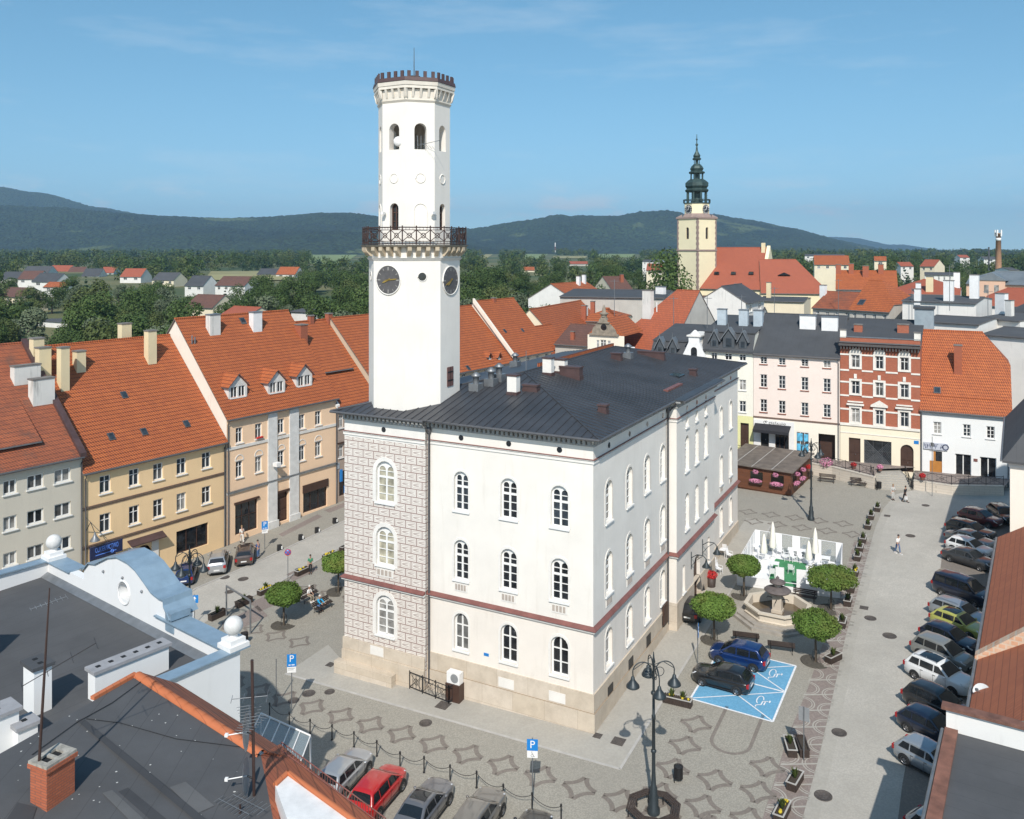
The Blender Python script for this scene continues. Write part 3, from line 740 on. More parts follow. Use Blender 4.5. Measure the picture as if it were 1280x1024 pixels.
# belfry things: the round white aerial drum, antennas
f2 = oface(6, AF2)
m = MB(); m.lathe([(.02, -.18), (.34, -.16), (.36, .0), (.34, .16), (.02, .2)], (0, 0, 0), 18)
o = m.build('radio_drum', M['white'], hall); p = f2(.32, .1, tz(176)); o.location = p; o.rotation_euler = (rad(80), 0, rad(20))
f2 = oface(7, AF2); m = MB()
for s in (-.15, .1): m.tube([f2(s, .3, tz(188)), f2(s, .3, tz(168))], .03, 0, 6)
for q in range(4): m.tube([f2(.1+q*.2, -.1-.2*q, tz(178)-.1*q), f2(.3+q*.2, -.3-.2*q, tz(183)-.1*q)], .015, 0, 4)
m.tube([f2(-.2, .2, tz(181)), f2(1.2, -1, tz(176))], .02, 0, 4); m.build('belfry_aerial', M['zinc'], hall)
for k, s in ((6, -.75), (7, .9)):
 f2 = oface(k, AF2); m = MB(); m.box(-.1, -.22, -.1, .1, .1, .1); m.tube([(0, .1, 0), (0, .3, .05)], .03, 0, 6); o = m.build('tower_floodlight', M['white'], hall); o.location = f2(s, -.25, tz(266));
# doorway dress: two bracket lamps, plaque, street plate
for s in (DOORH[0]-.75, DOORH[1]+.75):
 m = MB(); z = 4.9; m.tube([fa(s, 0, z), fa(s, -.5, z+.35), fa(s, -1.0, z+.35), fa(s, -1.25, z+.1)], .035, 0, 6); m.tube([fa(s, 0, z-.7), fa(s, -.45, z-.1), fa(s, -1.0, z+.33)], .025, 0, 6); m.tube([fa(s, -.02, z-.9), fa(s, -.02, z+.5)], .04, 0, 6)
 o = m.build('wall_lamp', M['lamp_iron'], hall)
 m = MB(); c = fa(s, -1.25, z); m.lathe([(.05, .1), (.08, -.05), (.12, -.2), (.34, -.5), (.34, -.54)], c, 14); m.build('lamp_shade', M['lamp_iron'], o)
m = MB(); fbox(m, front, fx(605), fx(611), fz(608, 820), fz(608, 816.5), -.03, 0); m.build('street_plate', M['sign_blue'], hall)
m = MB(); fbox(m, fr, AY0-1.5, AY0-.45, 1.4, 2.9, -.25, -.1); m.build('meter_box', M['dark_wood'], hall)
# entrance steps
m = MB()
for q in range(3): m.box(AX+.06, am-1.6-.3*(2-q), -1, AX+1.0+.32*(2-q), am+1.6+.3*(2-q), gz(HC.x+EY.x*am, HC.y+EY.y*am)+.15*(q+1)-.02 if q else gz(HC.x+EY.x*am, HC.y+EY.y*am)+.14)
m.build('entrance_step', M['stone'], hall)
for hh_, nm in ((TROWS[0], 0),): pass
# ================= ground: one sheet to the foot of the hills
def terrain():
 m = MB(); ang = [rad(a) for a in np.linspace(-75, 75, 121)]
 Ys = [-60, -20, 10, 40, 80, 120, 130]+list(np.geomspace(140, 3000, 40))
 rows = []
 for y in Ys:
  wx = max(120, abs(y)*1.1)
  rows.append([(x, y, gz(x, y)) for x in np.linspace(-wx, wx, 81)])
 m.grid(rows, 0, False, True)
 n = NT('town_ground'); near = n.mix(n.ramp(n.noise(.3, 5), .35, .7), (.30, .285, .25), (.34, .325, .285))
 y = n.xyz()[1]; f = n.ramp(n.noise(.012, 4, .6), .42, .58); fld = n.mix(f, (.045, .075, .02), (.16, .15, .06))
 col = n.mix(n.ramp(y, 135, 160), M_cob(n), fld)
 mt = n.done(col, .95)
 tag(m.build('ground', mt), kind='structure')
def M_cob(n):
 v = n.voro(1/.095, 'F1', out=0); vc = n.voro(1/.095, 'F1', out=1)
 sep = n.t.nodes.new('ShaderNodeSeparateColor'); n.t.links.new(vc, sep.inputs[0])
 col = n.mix(sep.outputs[0], (.325, .302, .252), (.37, .345, .29))
 col = n.mix(n.m('MULTIPLY', n.ramp(v, .35, .65), .55), col, (.21, .195, .165))
 col = n.mix(n.m('MULTIPLY', n.ramp(n.noise(.12, 6, .65), .38, .68), .5), col, (.27, .25, .215))
 return n.mix(n.m('MULTIPLY', n.ramp(n.noise(.8, 5, .7), .45, .75), .3), col, (.24, .225, .19))
terrain()
LV = .004
def sheet(name, pts, mat, lv=1, kind='structure', parent=None):
 """a flat sheet on the ground; pts are world (x, y)"""
 m = MB(); m.poly([gp(x, y, LV*lv) for x, y in pts]); o = m.build(name, mat, parent)
 return tag(o, kind=kind) if parent is None else o
def px(pts): return [tuple(G(u, v).xy) for u, v in pts]
def hl(x, y): p = HC+EX*x+EY*y; return (p.x, p.y)       # town hall local -> world
# ================= paving, roads, painted bays
def loc(u, v): p = G(u, v).xy-HC; return p.dot(EX), p.dot(EY)
sheet('hall_pavement', [hl(XL-3.5, -2.6), hl(2.7, -2.6), hl(2.7, AY0+8), hl(2.7, L+4), hl(0, L+4), hl(0, 0), hl(XL, 0), hl(XL-3.5, 2)], M['slab'], 1)
kb = MB()
def kerb(mb, pts, w=.16, h=.07):
 for a, b in zip(pts, pts[1:]):
  a, b = Vector(a), Vector(b); d = (b-a).normalized(); n = Vector((-d.y, d.x))*w/2
  q = [a-n, b-n, b+n, a+n]; mb.prism([gp(p.x, p.y, -.05) for p in q], (0, 0, h+.05))
kerb(kb, [hl(XL-3.5, -2.68), hl(2.78, -2.68), hl(2.78, L+4)], .16, .02)
tag(kb.build('pavement_kerb', M['kerb']), kind='structure')
# right-hand street
road = px([(985, 1075), (1003, 1024), (1028, 930), (1056, 800), (1080, 710), (1094, 660), (1104, 636), (1120, 618), (1150, 611), (1262, 614)])+[(75, 86), (60, 60), (46, 40), (34, 20), (12, 20)]
sheet('street', road, M['cobble_road'], 1)
gut = px([(1003, 1024), (1028, 930), (1056, 800), (1080, 710), (1094, 660), (1104, 636), (1120, 618)])
gm = MB()
for a, b in zip(gut, gut[1:]):
 a, b = Vector(a), Vector(b); n = Vector(((b-a).y, -(b-a).x)).normalized()*.75
 gm.poly([gp(*p, LV*2) for p in (a, b, b+n, a+n)])
tag(gm.build('street_gutter', M['slab']), kind='structure')
park = px([(1118, 1060), (1128, 980), (1150, 860), (1170, 760), (1178, 690), (1190, 645), (1262, 640)])+[(62, 62), (50, 45), (36, 24), (16, 24)]
sheet('parking_strip', park, M['cobble_dark'], 3)
strip = px([(948, 1040), (985, 920), (1010, 860), (1030, 800), (1050, 740), (1068, 676), (1094, 676), (1082, 720), (1058, 800), (1034, 900), (1005, 1024), (1001, 1040)])
sheet('planter_strip', strip, M['cobble_pink'], 1)
am_ = MB()
def arc(mb, c, r, t, a0, a1, n=8, lv=2):
 for k in range(n):
  q = []
  for rr, kk in ((r-t/2, k), (r-t/2, k+1), (r+t/2, k+1), (r+t/2, k)):
   a = a0+(a1-a0)*kk/n; x, y = c[0]+rr*math.cos(a), c[1]+rr*math.sin(a); q.append(gp(*hl(x, y), LV*lv))
  mb.poly(q)
A0 = 2.42
def star(mb, cx, cy, a=A0, t=.27, lv=2):
 """a four-pointed star of paving bands: each side is an arc of a circle centred off a corner"""
 for k in range(4):
  d = rad(45+90*k); arc(mb, (cx+a*.707*math.cos(d), cy+a*.707*math.sin(d)), a*.48, t, d+math.pi-rad(34), d+math.pi+rad(34), 9, lv)
for (u, v, ks, j) in ((390, 884, range(-4, 12), 0), (935, 640, range(0, 5), 0), (942, 652, range(0, 5), 0)):
 bx, by = loc(u, v)
 for k in ks: star(am_, bx+k*A0, by+j*A0, A0, .28 if u < 900 else .2)
bx, by = loc(893, 975)
for i in range(-1, 2):
 for j in range(-3, 5):
  if not (i == 0 and j > 0) and not (i == -1 and j > 2) and not (i == 1 and j > 1): star(am_, bx+i*A0, by+j*A0)
bx = loc(893, 975)[0]; by = loc(896, 905)[1]
arc(am_, (bx, by-1.5), 1.15, .22, math.pi, 2*math.pi, 14)
for sx in (-1, 1):
 am_.poly([gp(*hl(bx+sx*1.15+q, y), LV*2) for q, y in ((-.11, by-1.5), (.11, by-1.5), (.11, by+2.2), (-.11, by+2.2))])
for u, v, n in ((345, 795, 4), (412, 742, 3)):
 bx, by = loc(u, v)
 for k in range(n): star(am_, bx-(k-1)*A0, by, A0, .22)
tag(am_.build('dark_paving_arcs', M['cobble_dark']), kind='structure')
ws = MB()
(l0, l1), (q0, q1) = [[G(*p).xy for p in e] for e in (((948, 1040), (1068, 676)), ((1001, 1040), (1094, 676)))]
nst = 22; dl = (l1-l0).normalized(); ax_ = math.atan2(dl.y, dl.x)
def warc(c, r, t, a0):
 for k in range(14):
  a, b = a0+math.pi*k/14, a0+math.pi*(k+1)/14
  ws.poly([gp(c.x+rr*math.cos(q), c.y+rr*math.sin(q), LV*2) for rr, q in ((r-t/2, a), (r-t/2, b), (r+t/2, b), (r+t/2, a))])
for k in range(nst):
 for e0, e1, a0, ph in ((l0, l1, ax_-math.pi, .5), (q0, q1, ax_, 1.0)):
  c = e0+(e1-e0)*(k+ph)/nst; wd = (q0-l0).length+((q1-l1).length-(q0-l0).length)*k/nst; r = min(.40*wd, .46*(l1-l0).length/nst)
  warc(c, r, .08, a0); warc(c, r*.82, .06, a0)
 a, b = l0+(l1-l0)*k/nst, q0+(q1-q0)*(k+.05)/nst; n = dl*.07; ws.poly([gp(*p, LV*3) for p in (a-n, b-n, b+n, a+n)])
tag(ws.build('pale_paving_rings', M['slab']), kind='structure')
# left street and its pavement
lroad = px([(150, 800), (245, 736), (330, 699), (440, 647), (520, 610)])+px([(600, 600), (421, 687), (346, 730), (265, 772), (180, 830)])
sheet('left_street', lroad, M['cobble_road'], 1)
kb2 = MB(); kerb(kb2, px([(150, 800), (245, 736), (330, 699), (440, 647), (520, 610)]), .18, .06); tag(kb2.build('left_street_kerb', M['kerb']), kind='structure')
kb3 = MB(); kerb(kb3, px([(600, 600), (421, 687), (346, 730), (265, 772)]), .18, .05); tag(kb3.build('square_kerb', M['kerb']), kind='structure')
for q in (((353, 671), (403, 646), (397, 643), (348, 668)),((412, 641), (440, 630), (434, 627), (405, 638))): sheet('brick_paving_patch', px(q), M['cobble_pink'], 1)
for k, q in enumerate((((295, 789), (335, 770), (322, 757), (283, 776)), ((325, 765), (352, 752), (340, 741), (312, 754)), ((366, 727), (398, 712), (388, 704), (358, 718)), ((420, 697), (437, 690), (432, 684), (412, 692)))):
 sheet('planter_paving_patch', px(q), M['cobble_pink'], 2)
# disabled bays
A, B, C = [Vector(p) for p in px([(863, 873.5), (966, 902.5), (995, 832.5)])]; D = A+(C-B)
bay = lambda a, b: A+(B-A)*a+(D-A)*b
sheet('painted_parking_bay', [tuple(bay(*q)) for q in ((0, 0), (1, 0), (1, 1), (0, 1))], M['blue_paint'], 2)
wl = MB()
def line(mb, p, q, w=.12, lv=3):
 p, q = Vector(p), Vector(q); d = (q-p).normalized(); n = Vector((-d.y, d.x))*w/2
 mb.poly([gp(*(p-n), LV*lv), gp(*(q-n), LV*lv), gp(*(q+n), LV*lv), gp(*(p+n), LV*lv)])
for (a, b, lv) in (((0, 0), (1, 0), 3), ((1, 0), (1, 1), 4), ((1, 1), (0, 1), 3), ((0, 1), (0, 0), 4), ((0, .5), (.985, .5), 5)): line(wl, bay(*a), bay(*b), .13, lv)
for b0 in (0, .5):
 for (a, b, lv) in (((.01, b0+.01), (.985, b0+.49), 6), ((.012, b0+.49), (.985, b0+.01), 7)): line(wl, bay(*a), bay(*b), .09, lv)
 def sy(x, y): return bay(.80+y*.07, b0+.25-x*.12)     # wheelchair sign, upright for a driver coming in
 pt = [sy(-.15+.55*math.cos(t), -.45+.55*math.sin(t)) for t in [rad(100+240*k/12) for k in range(13)]]
 for p, q in zip(pt, pt[1:]): line(wl, p, q, .07, 8)
 for p, q in (((-.2, .9), (-.05, .05)), ((-.05, .05), (.45, .0)), ((.45, 0), (.65, -.8)), ((.65, -.8), (.85, -.72)), ((-.15, .5), (.4, .45))): line(wl, sy(*p), sy(*q), .08, 9)
 wl.poly([gp(*sy(-.22+.16*math.cos(t), 1.15+.16*math.sin(t)), LV*9) for t in [2*math.pi*k/10 for k in range(10)]])
tag(wl.build('road_marking', M['road_white']), kind='structure')
# iron covers
def cover(u, v, r, lab, sq=False):
 p = G(u, v); t = thing('manhole_cover', lab, 'manhole cover', p, math.atan2(EX.y, EX.x), 'iron covers in the paving', True)
 m = MB()
 if sq: m.box(-r, -r, -.05, r, r, .026)
 else: m.lathe([(r, -.05), (r, .026), (r*.9, .028), (r*.89, .022), (r*.01, .022)], (0, 0, 0), 20)
 m.build('lid', M['iron_cover'], t)
 g = MB(); g.torus((0, 0, .02), r*.55 if not sq else r*.5, .015, (1, 0, 0), (0, 1, 0), 0, 16, 4); g.build('rim', M['iron_cover'], t)
for u, v, r, l, q in ((532, 904, .42, 'round iron cover in the cobbles in front of the tower-side windows', 0), (412, 865, .36, 'round iron cover in the cobbles beside the parking sign shadow, farther from the pole', 0), (386, 867, .45, 'large round iron cover right beside the parking sign pole shadow', 0), (367, 876, .38, 'round iron cover touching the foot of the blue parking sign pole', 0),
 (554, 882, .42, 'square rusty iron cover below the cellar stair railing', 1), (413, 831, .28, 'small square iron cover by the left end of the stone bench', 1), (747, 920, .25, 'small square iron cover on the pavement at the hall corner', 1), (773, 927, .38, 'square iron cover in the cobbles under the street lamp shadow', 1),
 (1049, 916, .45, 'round iron cover in the street nearest the planter pair with a sign', 0), (1029, 995, .48, 'round iron cover in the street at the bottom edge beside the gutter', 0), (1112, 795, .5, 'round iron cover mid street beside the white parked car', 0), (1088, 773, .45, 'round iron cover in the street opposite the fountain', 0), (1080, 760, .32, 'square gully cover at the street gutter opposite the fountain', 1), (1138, 670, .45, 'round iron cover in the street nearest the walking man', 0), (1109, 645, .3, 'small gully cover where the street bends', 1), (1157, 632, .4, 'round iron cover in the street bend near the wall', 0),
 (281, 722, .45, 'round iron cover behind the silver car on the left street', 0), (304, 724, .48, 'round iron cover behind the brown estate car on the left street', 0), (287, 740, .42, 'round iron cover nearest the planters on the left street', 0)):
 cover(u, v, r, l, q)
# ================= houses
def box_ch(parent, x, y, zb, w, d, h, mat, cap=None, name='chimney', label=None, pots=0, rot=None):
 m = MB(); m.box(x-w/2, y-d/2, zb, x+w/2, y+d/2, zb+h, 0)
 m.box(x-w/2-.06, y-d/2-.06, zb+h, x+w/2+.06, y+d/2+.06, zb+h+.12, 1)
 for k in range(pots):
  px_ = x-w/2+w*(k+.5)/pots; m.box(px_-.1, y-.1, zb+h+.12, px_+.1, y+.1, zb+h+.16, 2)
 o = m.build(name, [mat, cap or plain('weathered_cap', (.18, .165, .15), .9, var=.3), M['black']], parent)
 if label: o['label'] = label
 return o
class House:
 def __init__(s, name, label, fac, s0, s1, ze, run, rise, wall, roof, back=None, z0=-3, holes=(), depth=.22, ov=.35, vg=.12, cat='house', group=None, hipR=0, hipL=0, low=None, zlow=0, side=None):
  s.f = fac; s.s0 = s0; W = s.W = s1-s0; s.ze = ze; s.run = run; s.tan = rise/run; back = run if back is None else back
  s.t = thing(name, label, cat, fac.loc(s0)[:2]+(0,), fac.rz, group)
  zr = s.zr = ze+rise
  hs = s.holes = [(h[0]-s0, h[1]-s0, *h[2:]) for h in holes]
  m = MB(); ms_ = MB() if side else m
  if low: wall_panel(m, front, 0, W, zlow, ze, [h for h in hs if h[2] >= zlow], depth)
  else: wall_panel(m, front, 0, W, z0, ze, hs, depth)
  for x, hp in ((0, hipL), (W, hipR)):
   zh = zr-hp*rise;
   if hp > 0:
    yh = run-hp*run; ms_.poly([(x, 0, z0), (x, run+back, z0), (x, run+back, ze), (x, run+hp*back, zh), (x, yh, zh), (x, 0, ze)])
   else: ms_.poly([(x, 0, z0), (x, run+back, z0), (x, run+back, ze), (x, run, zr), (x, 0, ze)])
  m.poly([(0, run+back, z0), (W, run+back, z0), (W, run+back, ze), (0, run+back, ze)])
  s.wall = m.build('wall', wall, s.t)
  if side: ms_.build('gable_wall', side, s.t)
  if low:
   m = MB(); wall_panel(m, front, 0, W, z0, zlow, [h for h in hs if h[2] < zlow], depth); m.build('ground_floor_wall', low, s.t)
  r = MB(); th = .14; up = Vector((0, 0, th)); tb = rise/back
  xl, xr_ = -vg, W+vg
  def slab(pts):
   pts = [Vector(p) for p in pts]; r.poly([p+up for p in pts], 0); r.poly(pts[::-1], 1)
   for a, b in zip(pts, pts[1:]+pts[:1]): r.poly([a, b, b+up, a+up], 1)
  eL, eR = Vector((xl, -ov, ze-ov*s.tan)), Vector((xr_, -ov, ze-ov*s.tan))
  bL, bR = Vector((xl, run+back+ov, ze-ov*tb)), Vector((xr_, run+back+ov, ze-ov*tb))
  f = [eL, eR]; b = [bR, bL]
  hx = lambda hp: hp*run*.9
  if hipR:
   P1, P2, P3 = Vector((xr_, run-hipR*run, zr-hipR*rise)), Vector((xr_, run+hipR*back, zr-hipR*rise)), Vector((W-hx(hipR), run, zr))
   f += [P1, P3]; b = [bR]; bb = [P3, P2]; slab([P1, P2, P3])
  else: f += [Vector((xr_, run, zr))]; bb = [Vector((xr_, run, zr))]
  if hipL:
   Q1, Q2, Q3 = Vector((xl, run-hipL*run, zr-hipL*rise)), Vector((xl, run+hipL*back, zr-hipL*rise)), Vector((hx(hipL), run, zr))
   f += [Q3, Q1]; slab([Q2, Q1, Q3]); slab([bR, bL, Q2, Q3]+bb)
  else:
   f += [Vector((xl, run, zr))]; slab([bR, bL, Vector((xl, run, zr))]+bb)
  slab(f)
  ra, rb = hx(hipL) if hipL else xl, W-hx(hipR) if hipR else xr_
  r.tube([(ra, run, zr+th+.0), (rb, run, zr+th+.0)], .11, 0, 6)
  s.roof = r.build('roof', [roof, plain('roof_edge', (.16, .14, .125), .7)], s.t)
  g = MB(); g.tube([(0, -ov-.06, ze-ov*s.tan+.02), (W, -ov-.06, ze-ov*s.tan+.02)], .075, 0, 8); g.build('gutter', M['pipe'], s.t)
 def x(s, u): return s.f.s(u)-s.s0
 def rp(s, u, v, dz=.14):
  """local point of the front roof slope at a pixel"""
  d = Vector(((u-UH)/F, 1, -(v-VH)/F)); P, n, e = s.f.p, s.f.n, s.f.d
  # z = ze + y tan  with y = (t d.xy - P).n
  t = (s.ze+dz-P.dot(n)*s.tan-H)/(d.z-s.tan*(d.x*n.x+d.y*n.y)); q = Vector((d.x*t, d.y*t))-P
  return q.dot(e)-s.s0, q.dot(n), H+d.z*t
 def wins(s, idx, style, **k):
  for i in idx: window(s.t, front, s.holes[i], .16, style, **k)
 def chim(s, u, v, w, d, h, mat, cap=None, **k):
  x, y, z = s.rp(u, v); return box_ch(s.roof, x, y, z-.7, w, d, h+.7, mat, cap, **k)
 def skylight(s, u, v, w=.6, l=.8):
  x, y, z = s.rp(u, v); c = math.sqrt(1+s.tan**2); m = MB(); up = Vector((0, -s.tan, 1))/c*.09
  a = Vector((0, 1, s.tan))/c*l/2; b = Vector((w/2, 0, 0)); o = Vector((x, y, z))
  m.prism([o-a-b, o-a+b, o+a+b, o+a-b], up, 0); sk = m.build('skylight', M['pipe'], s.roof)
  g = MB(); g.poly([o-a*.8-b*.78+up*1.08, o-a*.8+b*.78+up*1.08, o+a*.8+b*.78+up*1.08, o+a*.8-b*.78+up*1.08]); g.build('pane', M['glass_blue'], sk)
 def band(s, z, h, p, mat, x0=0, x1=None, name='string_course', y=0):
  m = MB(); m.box(x0, -p, z, s.W if x1 is None else x1, y-.001, z+h); return m.build(name, mat, s.t)
 def pipe(s, x, z0=-2):
  m = MB(); m.tube([(x, -.41, s.ze-.3), (x, -.12, s.ze-.8), (x, -.12, z0)], .06, 0, 8); m.build('downpipe', M['pipe'], s.t)
 def gdorm(s, u, v, w, h, wall, nwin=2, rise=.9):
  """a gabled dormer whose front foot stands at the pixel"""
  x, y, z = s.rp(u, v); z -= .1; yb = lambda zz: (zz-s.ze)/s.tan
  zt = z+h; m = MB(); w2 = w/2
  hs = [(x-w2+w*(.12+.42*k), x-w2+w*(.46+.42*k), z+.15, zt-.05, False) for k in range(2)] if nwin == 2 else [(x-w2+w*.25, x+w2-w*.25, z+.15, zt-.05, False)]
  fm = lambda a, d, b: Vector((a, y+d, b))
  wall_panel(m, fm, x-w2, x+w2, z-.2, zt, hs, .14); m.poly([fm(x-w2, 0, zt), fm(x+w2, 0, zt), fm(x, 0, zt+rise)])
  for sx in (-w2, w2): m.poly([(x+sx, y, z-.2), (x+sx, y, zt), (x+sx, yb(zt)+.1, zt)])
  o = m.build('dormer', wall, s.roof)
  for q in hs: window(o, fm, q, .1, 'double', fw=.06, bar=.05)
  r = MB(); e = .22
  for sx in (-1, 1):
   A = [Vector((x, y-e, zt+rise+.05)), Vector((x+sx*(w2+e), y-e, zt+.05-e*rise/w2)), Vector((x+sx*(w2+e), yb(zt)+.2, zt+.05-e*rise/w2)), Vector((x, yb(zt+rise)+.2, zt+rise+.05))]
   r.prism(A, (0, 0, .1), 0, 1)
  r.build('dormer_roof', [M['tile'], M['pipe']], o)
  return o
 def shed(s, x0, x1, y0, y1, h, mat, glassy=True):
  """a long shed dormer: low front with windows, roof running back to the main slope"""
  za, zb = s.ze+y0*s.tan, s.ze+y1*s.tan+.16; m = MB()
  m.poly([(x0, y0, za), (x1, y0, za), (x1, y0, za+h), (x0, y0, za+h)], 1)
  for x in (x0, x1): m.poly([(x, y0, za), (x, y0, za+h), (x, y1, zb)], 2)
  m.prism([(x0-.1, y0-.5, za+h-.5*(zb-za-h)/(y1-y0)), (x1+.1, y0-.5, za+h-.5*(zb-za-h)/(y1-y0)), (x1+.1, y1, zb), (x0-.1, y1, zb)], (0, 0, .12), 0, 2)
  m.build('shed_dormer', [mat, M['glass_dark'], M['zinc']], s.roof)
def ridge(fac, u, v, ze, pitch):
 """run and rise of a roof whose ridge shows at a pixel"""
 t = math.tan(rad(pitch)); a, b = .5, 25
 for _k in range(50):
  r = (a+b)/2; q = fac.w(fac.s(u, r), r); z = zat(v, q.y)
  if z-ze > r*t: a = r
  else: b = r
 return r, r*t
# ---- left row
LF = Fac(G(282, 682.5).xy, (math.sin(.60), math.cos(.60)), 0)
lz_ = lambda u, v, o=0: LF.z(u, v, o)
def cols(fac, us, z0, z1): return [(fac.s(a), fac.s(b), z0, z1, False) for a, b in us]
def mk_rows(fac, us, rows, uref): return [h for v0, v1 in rows for h in cols(fac, us, fac.z(uref, v1), fac.z(uref, v0))]
# grey block
ze = lz_(97, 568); s0, s1 = LF.s(-150), LF.s(102.5)
hs = mk_rows(LF, [(-125, -104), (-90, -69), (-58, -36), (-28, -8), (4, 21), (34, 54.5), (68, 88.5)], [(586, 603), (629, 646), (672, 688)], 78)
r_, h_ = ridge(LF, 30, 430, ze, 42)
g1 = House('grey_tenement', 'grey rendered house with wide white windows at the far left edge', LF, s0, s1, ze, r_, h_, stucco('grey_render', (.60, .55, .455), .05, .15), M['tile_old'], holes=hs, vg=.05)
g1.wins(range(len(hs)), 'double', fw=.11)
g1.band(ze-.28, .2, .3, M['red_tin'], name='eaves_band'); g1.shed(1, g1.x(58), 1.4, 5.0, .55, M['tile_old'])
g1.chim(52, 500, 1.9, .9, 1.9, M['dirty_white'], label='broad stained white chimney'); g1.chim(32, 475, 2.3, .8, 1.3, M['dirty_white'], label='long stained white chimney')
m = MB(); m.prism([(g1.W-.35, -.4, ze-.3), (g1.W+.2, -.4, ze-.3), (g1.W+.2, r_, ze+h_+.1), (g1.W-.35, r_, ze+h_+.1)], (0, 0, .42)); m.build('firewall_cap', M['purple_tin'], g1.t)
g1.pipe(g1.W-.1)
# yellow house
ze = lz_(190, 569.5); s0, s1 = LF.s(103.2), LF.s(281.5)
US = [(124.5, 138.6), (161.2, 174.2), (191.5, 204), (220.8, 232.8), (252.4, 263.6)]
hs = mk_rows(LF, US, [(579, 600), (624, 646.5)], 198)
shop = (LF.s(220.5), LF.s(260.5), lz_(240, 687), lz_(240, 659), False); arch = (LF.s(167), LF.s(190.5), lz_(178, 735), lz_(178, 682), True); shop2 = (LF.s(112), LF.s(146), lz_(128, 735), lz_(128, 692), False)
r_, h_ = ridge(LF, 130, 427.5, ze, 46)
yw = stucco('yellow_ochre_render', (.84, .60, .34), .05, .14, (.35, .24, .14))
g2 = House('yellow_house', 'ochre yellow house with a plain orange roof and small skylights', LF, s0, s1, ze, r_, h_, yw, M['tile'], holes=hs+[shop, arch, shop2])
g2.wins(range(10), 'cross', fw=.10)
window(g2.t, front, g2.holes[10], .2, 'shop', M['dark_frame'], M['glass_dark'], False, name='shop_window'); window(g2.t, front, g2.holes[12], .2, 'shop', M['dark_frame'], M['glass_dark'], False, name='shop_window')
door(g2.t, front, g2.holes[11], .7, M['dark_wood'], name='gate')
for vv in (614.5, 660):
 z = lz_(190, vv); g2.band(z, .12, .10, plain('brown_band', (.17, .11, .08), .8)); g2.band(z-.18, .10, .05, plain('brown_band', (.17, .11, .08), .8))
for u, v in ((139, 546), (180, 540), (233, 530), (155, 494)): g2.skylight(u, v)
for u, v, w, h, lb in ((79, 483, .8, 3.6, None), (54, 470, 1.1, 2.6, 'squat cream chimney'), (46, 450, 1.0, 2.0, 'squat cream chimney'), (99, 460, .9, 1.6, 'short stained cream chimney'), (188, 450, .95, 3.0, 'tall cream chimney')): g2.chim(u, v, w, .8, h, M['cream_render'], label=lb)
x, y, z = g2.rp(166, 425); box_ch(g2.roof, x, y+1.5, z, 1.1, .8, 1.6, M['cream_render'], label='cream chimney behind the ridge')
m = MB(); m.prism([(g2.x(159), -.02, lz_(178, 672)), (g2.x(203), -.02, lz_(178, 672)), (g2.x(203), -.75, lz_(178, 677)), (g2.x(159), -.75, lz_(178, 677))], (0, 0, .1)); m.build('door_canopy', M['purple_tin'], g2.t)
m = MB()
for u in (164, 193.5): m.box(g2.x(u)-.35, -.1, -2, g2.x(u)+.35, -.005, lz_(178, 680))
m.build('door_pilaster', M['hall_trim'], g2.t)
zs = lz_(125, 684.5); sgn = MB(); sgn.box(g2.x(106), -.95, zs-.55, g2.x(146), -.75, zs+.55); so = sgn.build('shop_sign', plain('navy_sign_board', (.012, .02, .07), .4), g2.t)
blue = plain('bright_blue_lettering', (.12, .28, .85), .4)
textmesh('sign_lettering', 'CUKIERNICTWO', .62, blue, so, ((g2.x(106)+g2.x(146))/2, -.957, zs+.16), (rad(90), 0, 0), (g2.x(146)-g2.x(106))*.72)
m = MB(); m.box(g2.x(112), -.97, zs-.3, g2.x(138), -.951, zs-.24); m.torus((g2.x(133), -.96, zs-.27), .13, .03, (1, 0, 0), (0, 0, 1)); m.build('sign_rule', blue, so)
m = MB(); u0 = g2.x(107); zz_ = lz_(107, 665); m.tube([(u0, 0, zz_), (u0, -.8, zz_+1.0), (u0, -1.5, zz_+.2)], .035, 0, 6); m.tube([(u0, 0, zz_+1.4), (u0, 0, zz_-.8)], .04, 0, 6); m.tube([(u0, 0, zz_+1.3), (u0+.8, -1.9, zz_-.4)], .02, 0, 5); wl_ = m.build('wall_lamp', M['lamp_iron'], g2.t)
m = MB(); m.lathe([(.06, .15), (.1, 0), (.16, -.2), (.42, -.55), (.42, -.6)], (u0, -1.5, zz_+.1), 12); m.build('lamp_shade', M['zinc'], wl_)
g2.pipe(.2); g2.pipe(g2.W-.15)
# peach house with pilasters
ze = lz_(350, 508.5); s0, s1 = LF.s(283.3), LF.s(420.5)
US = [(294.8, 303.4), (319, 327.5), (347.6, 355.4), (373.6, 381.2), (394, 401.6)]
hs = mk_rows(LF, US, [(523.5, 542), (563.5, 583)], 351)
shop = (LF.s(294), LF.s(322), lz_(308, 665), lz_(308, 627), False); dr = (LF.s(340.5), LF.s(360), lz_(350, 653), lz_(350, 616), False); shop2 = (LF.s(379), LF.s(409), lz_(394, 637), lz_(394, 604), False)
r_, h_ = ridge(LF, 270, 396, ze, 48)
pw = stucco('peach_render', (.88, .62, .41), .05, .12, (.4, .28, .2))
g3 = House('peach_house', 'peach house with white pilasters and three gabled dormers', LF, s0, s1, ze, r_, h_, pw, M['tile'], holes=hs+[shop, dr, shop2], vg=.2, side=stucco('pale_gable_render', (.80, .74, .64), .06, .3))
g3.wins(range(10), 'cross', fw=.10)
window(g3.t, front, g3.holes[10], .2, 'shopgrid', M['dark_wood'], M['glass_dark'], False, name='shop_window'); door(g3.t, front, g3.holes[11], .3); window(g3.t, front, g3.holes[12], .2, 'shop', M['dark_wood'], M['glass_dark'], False, name='shop_window')
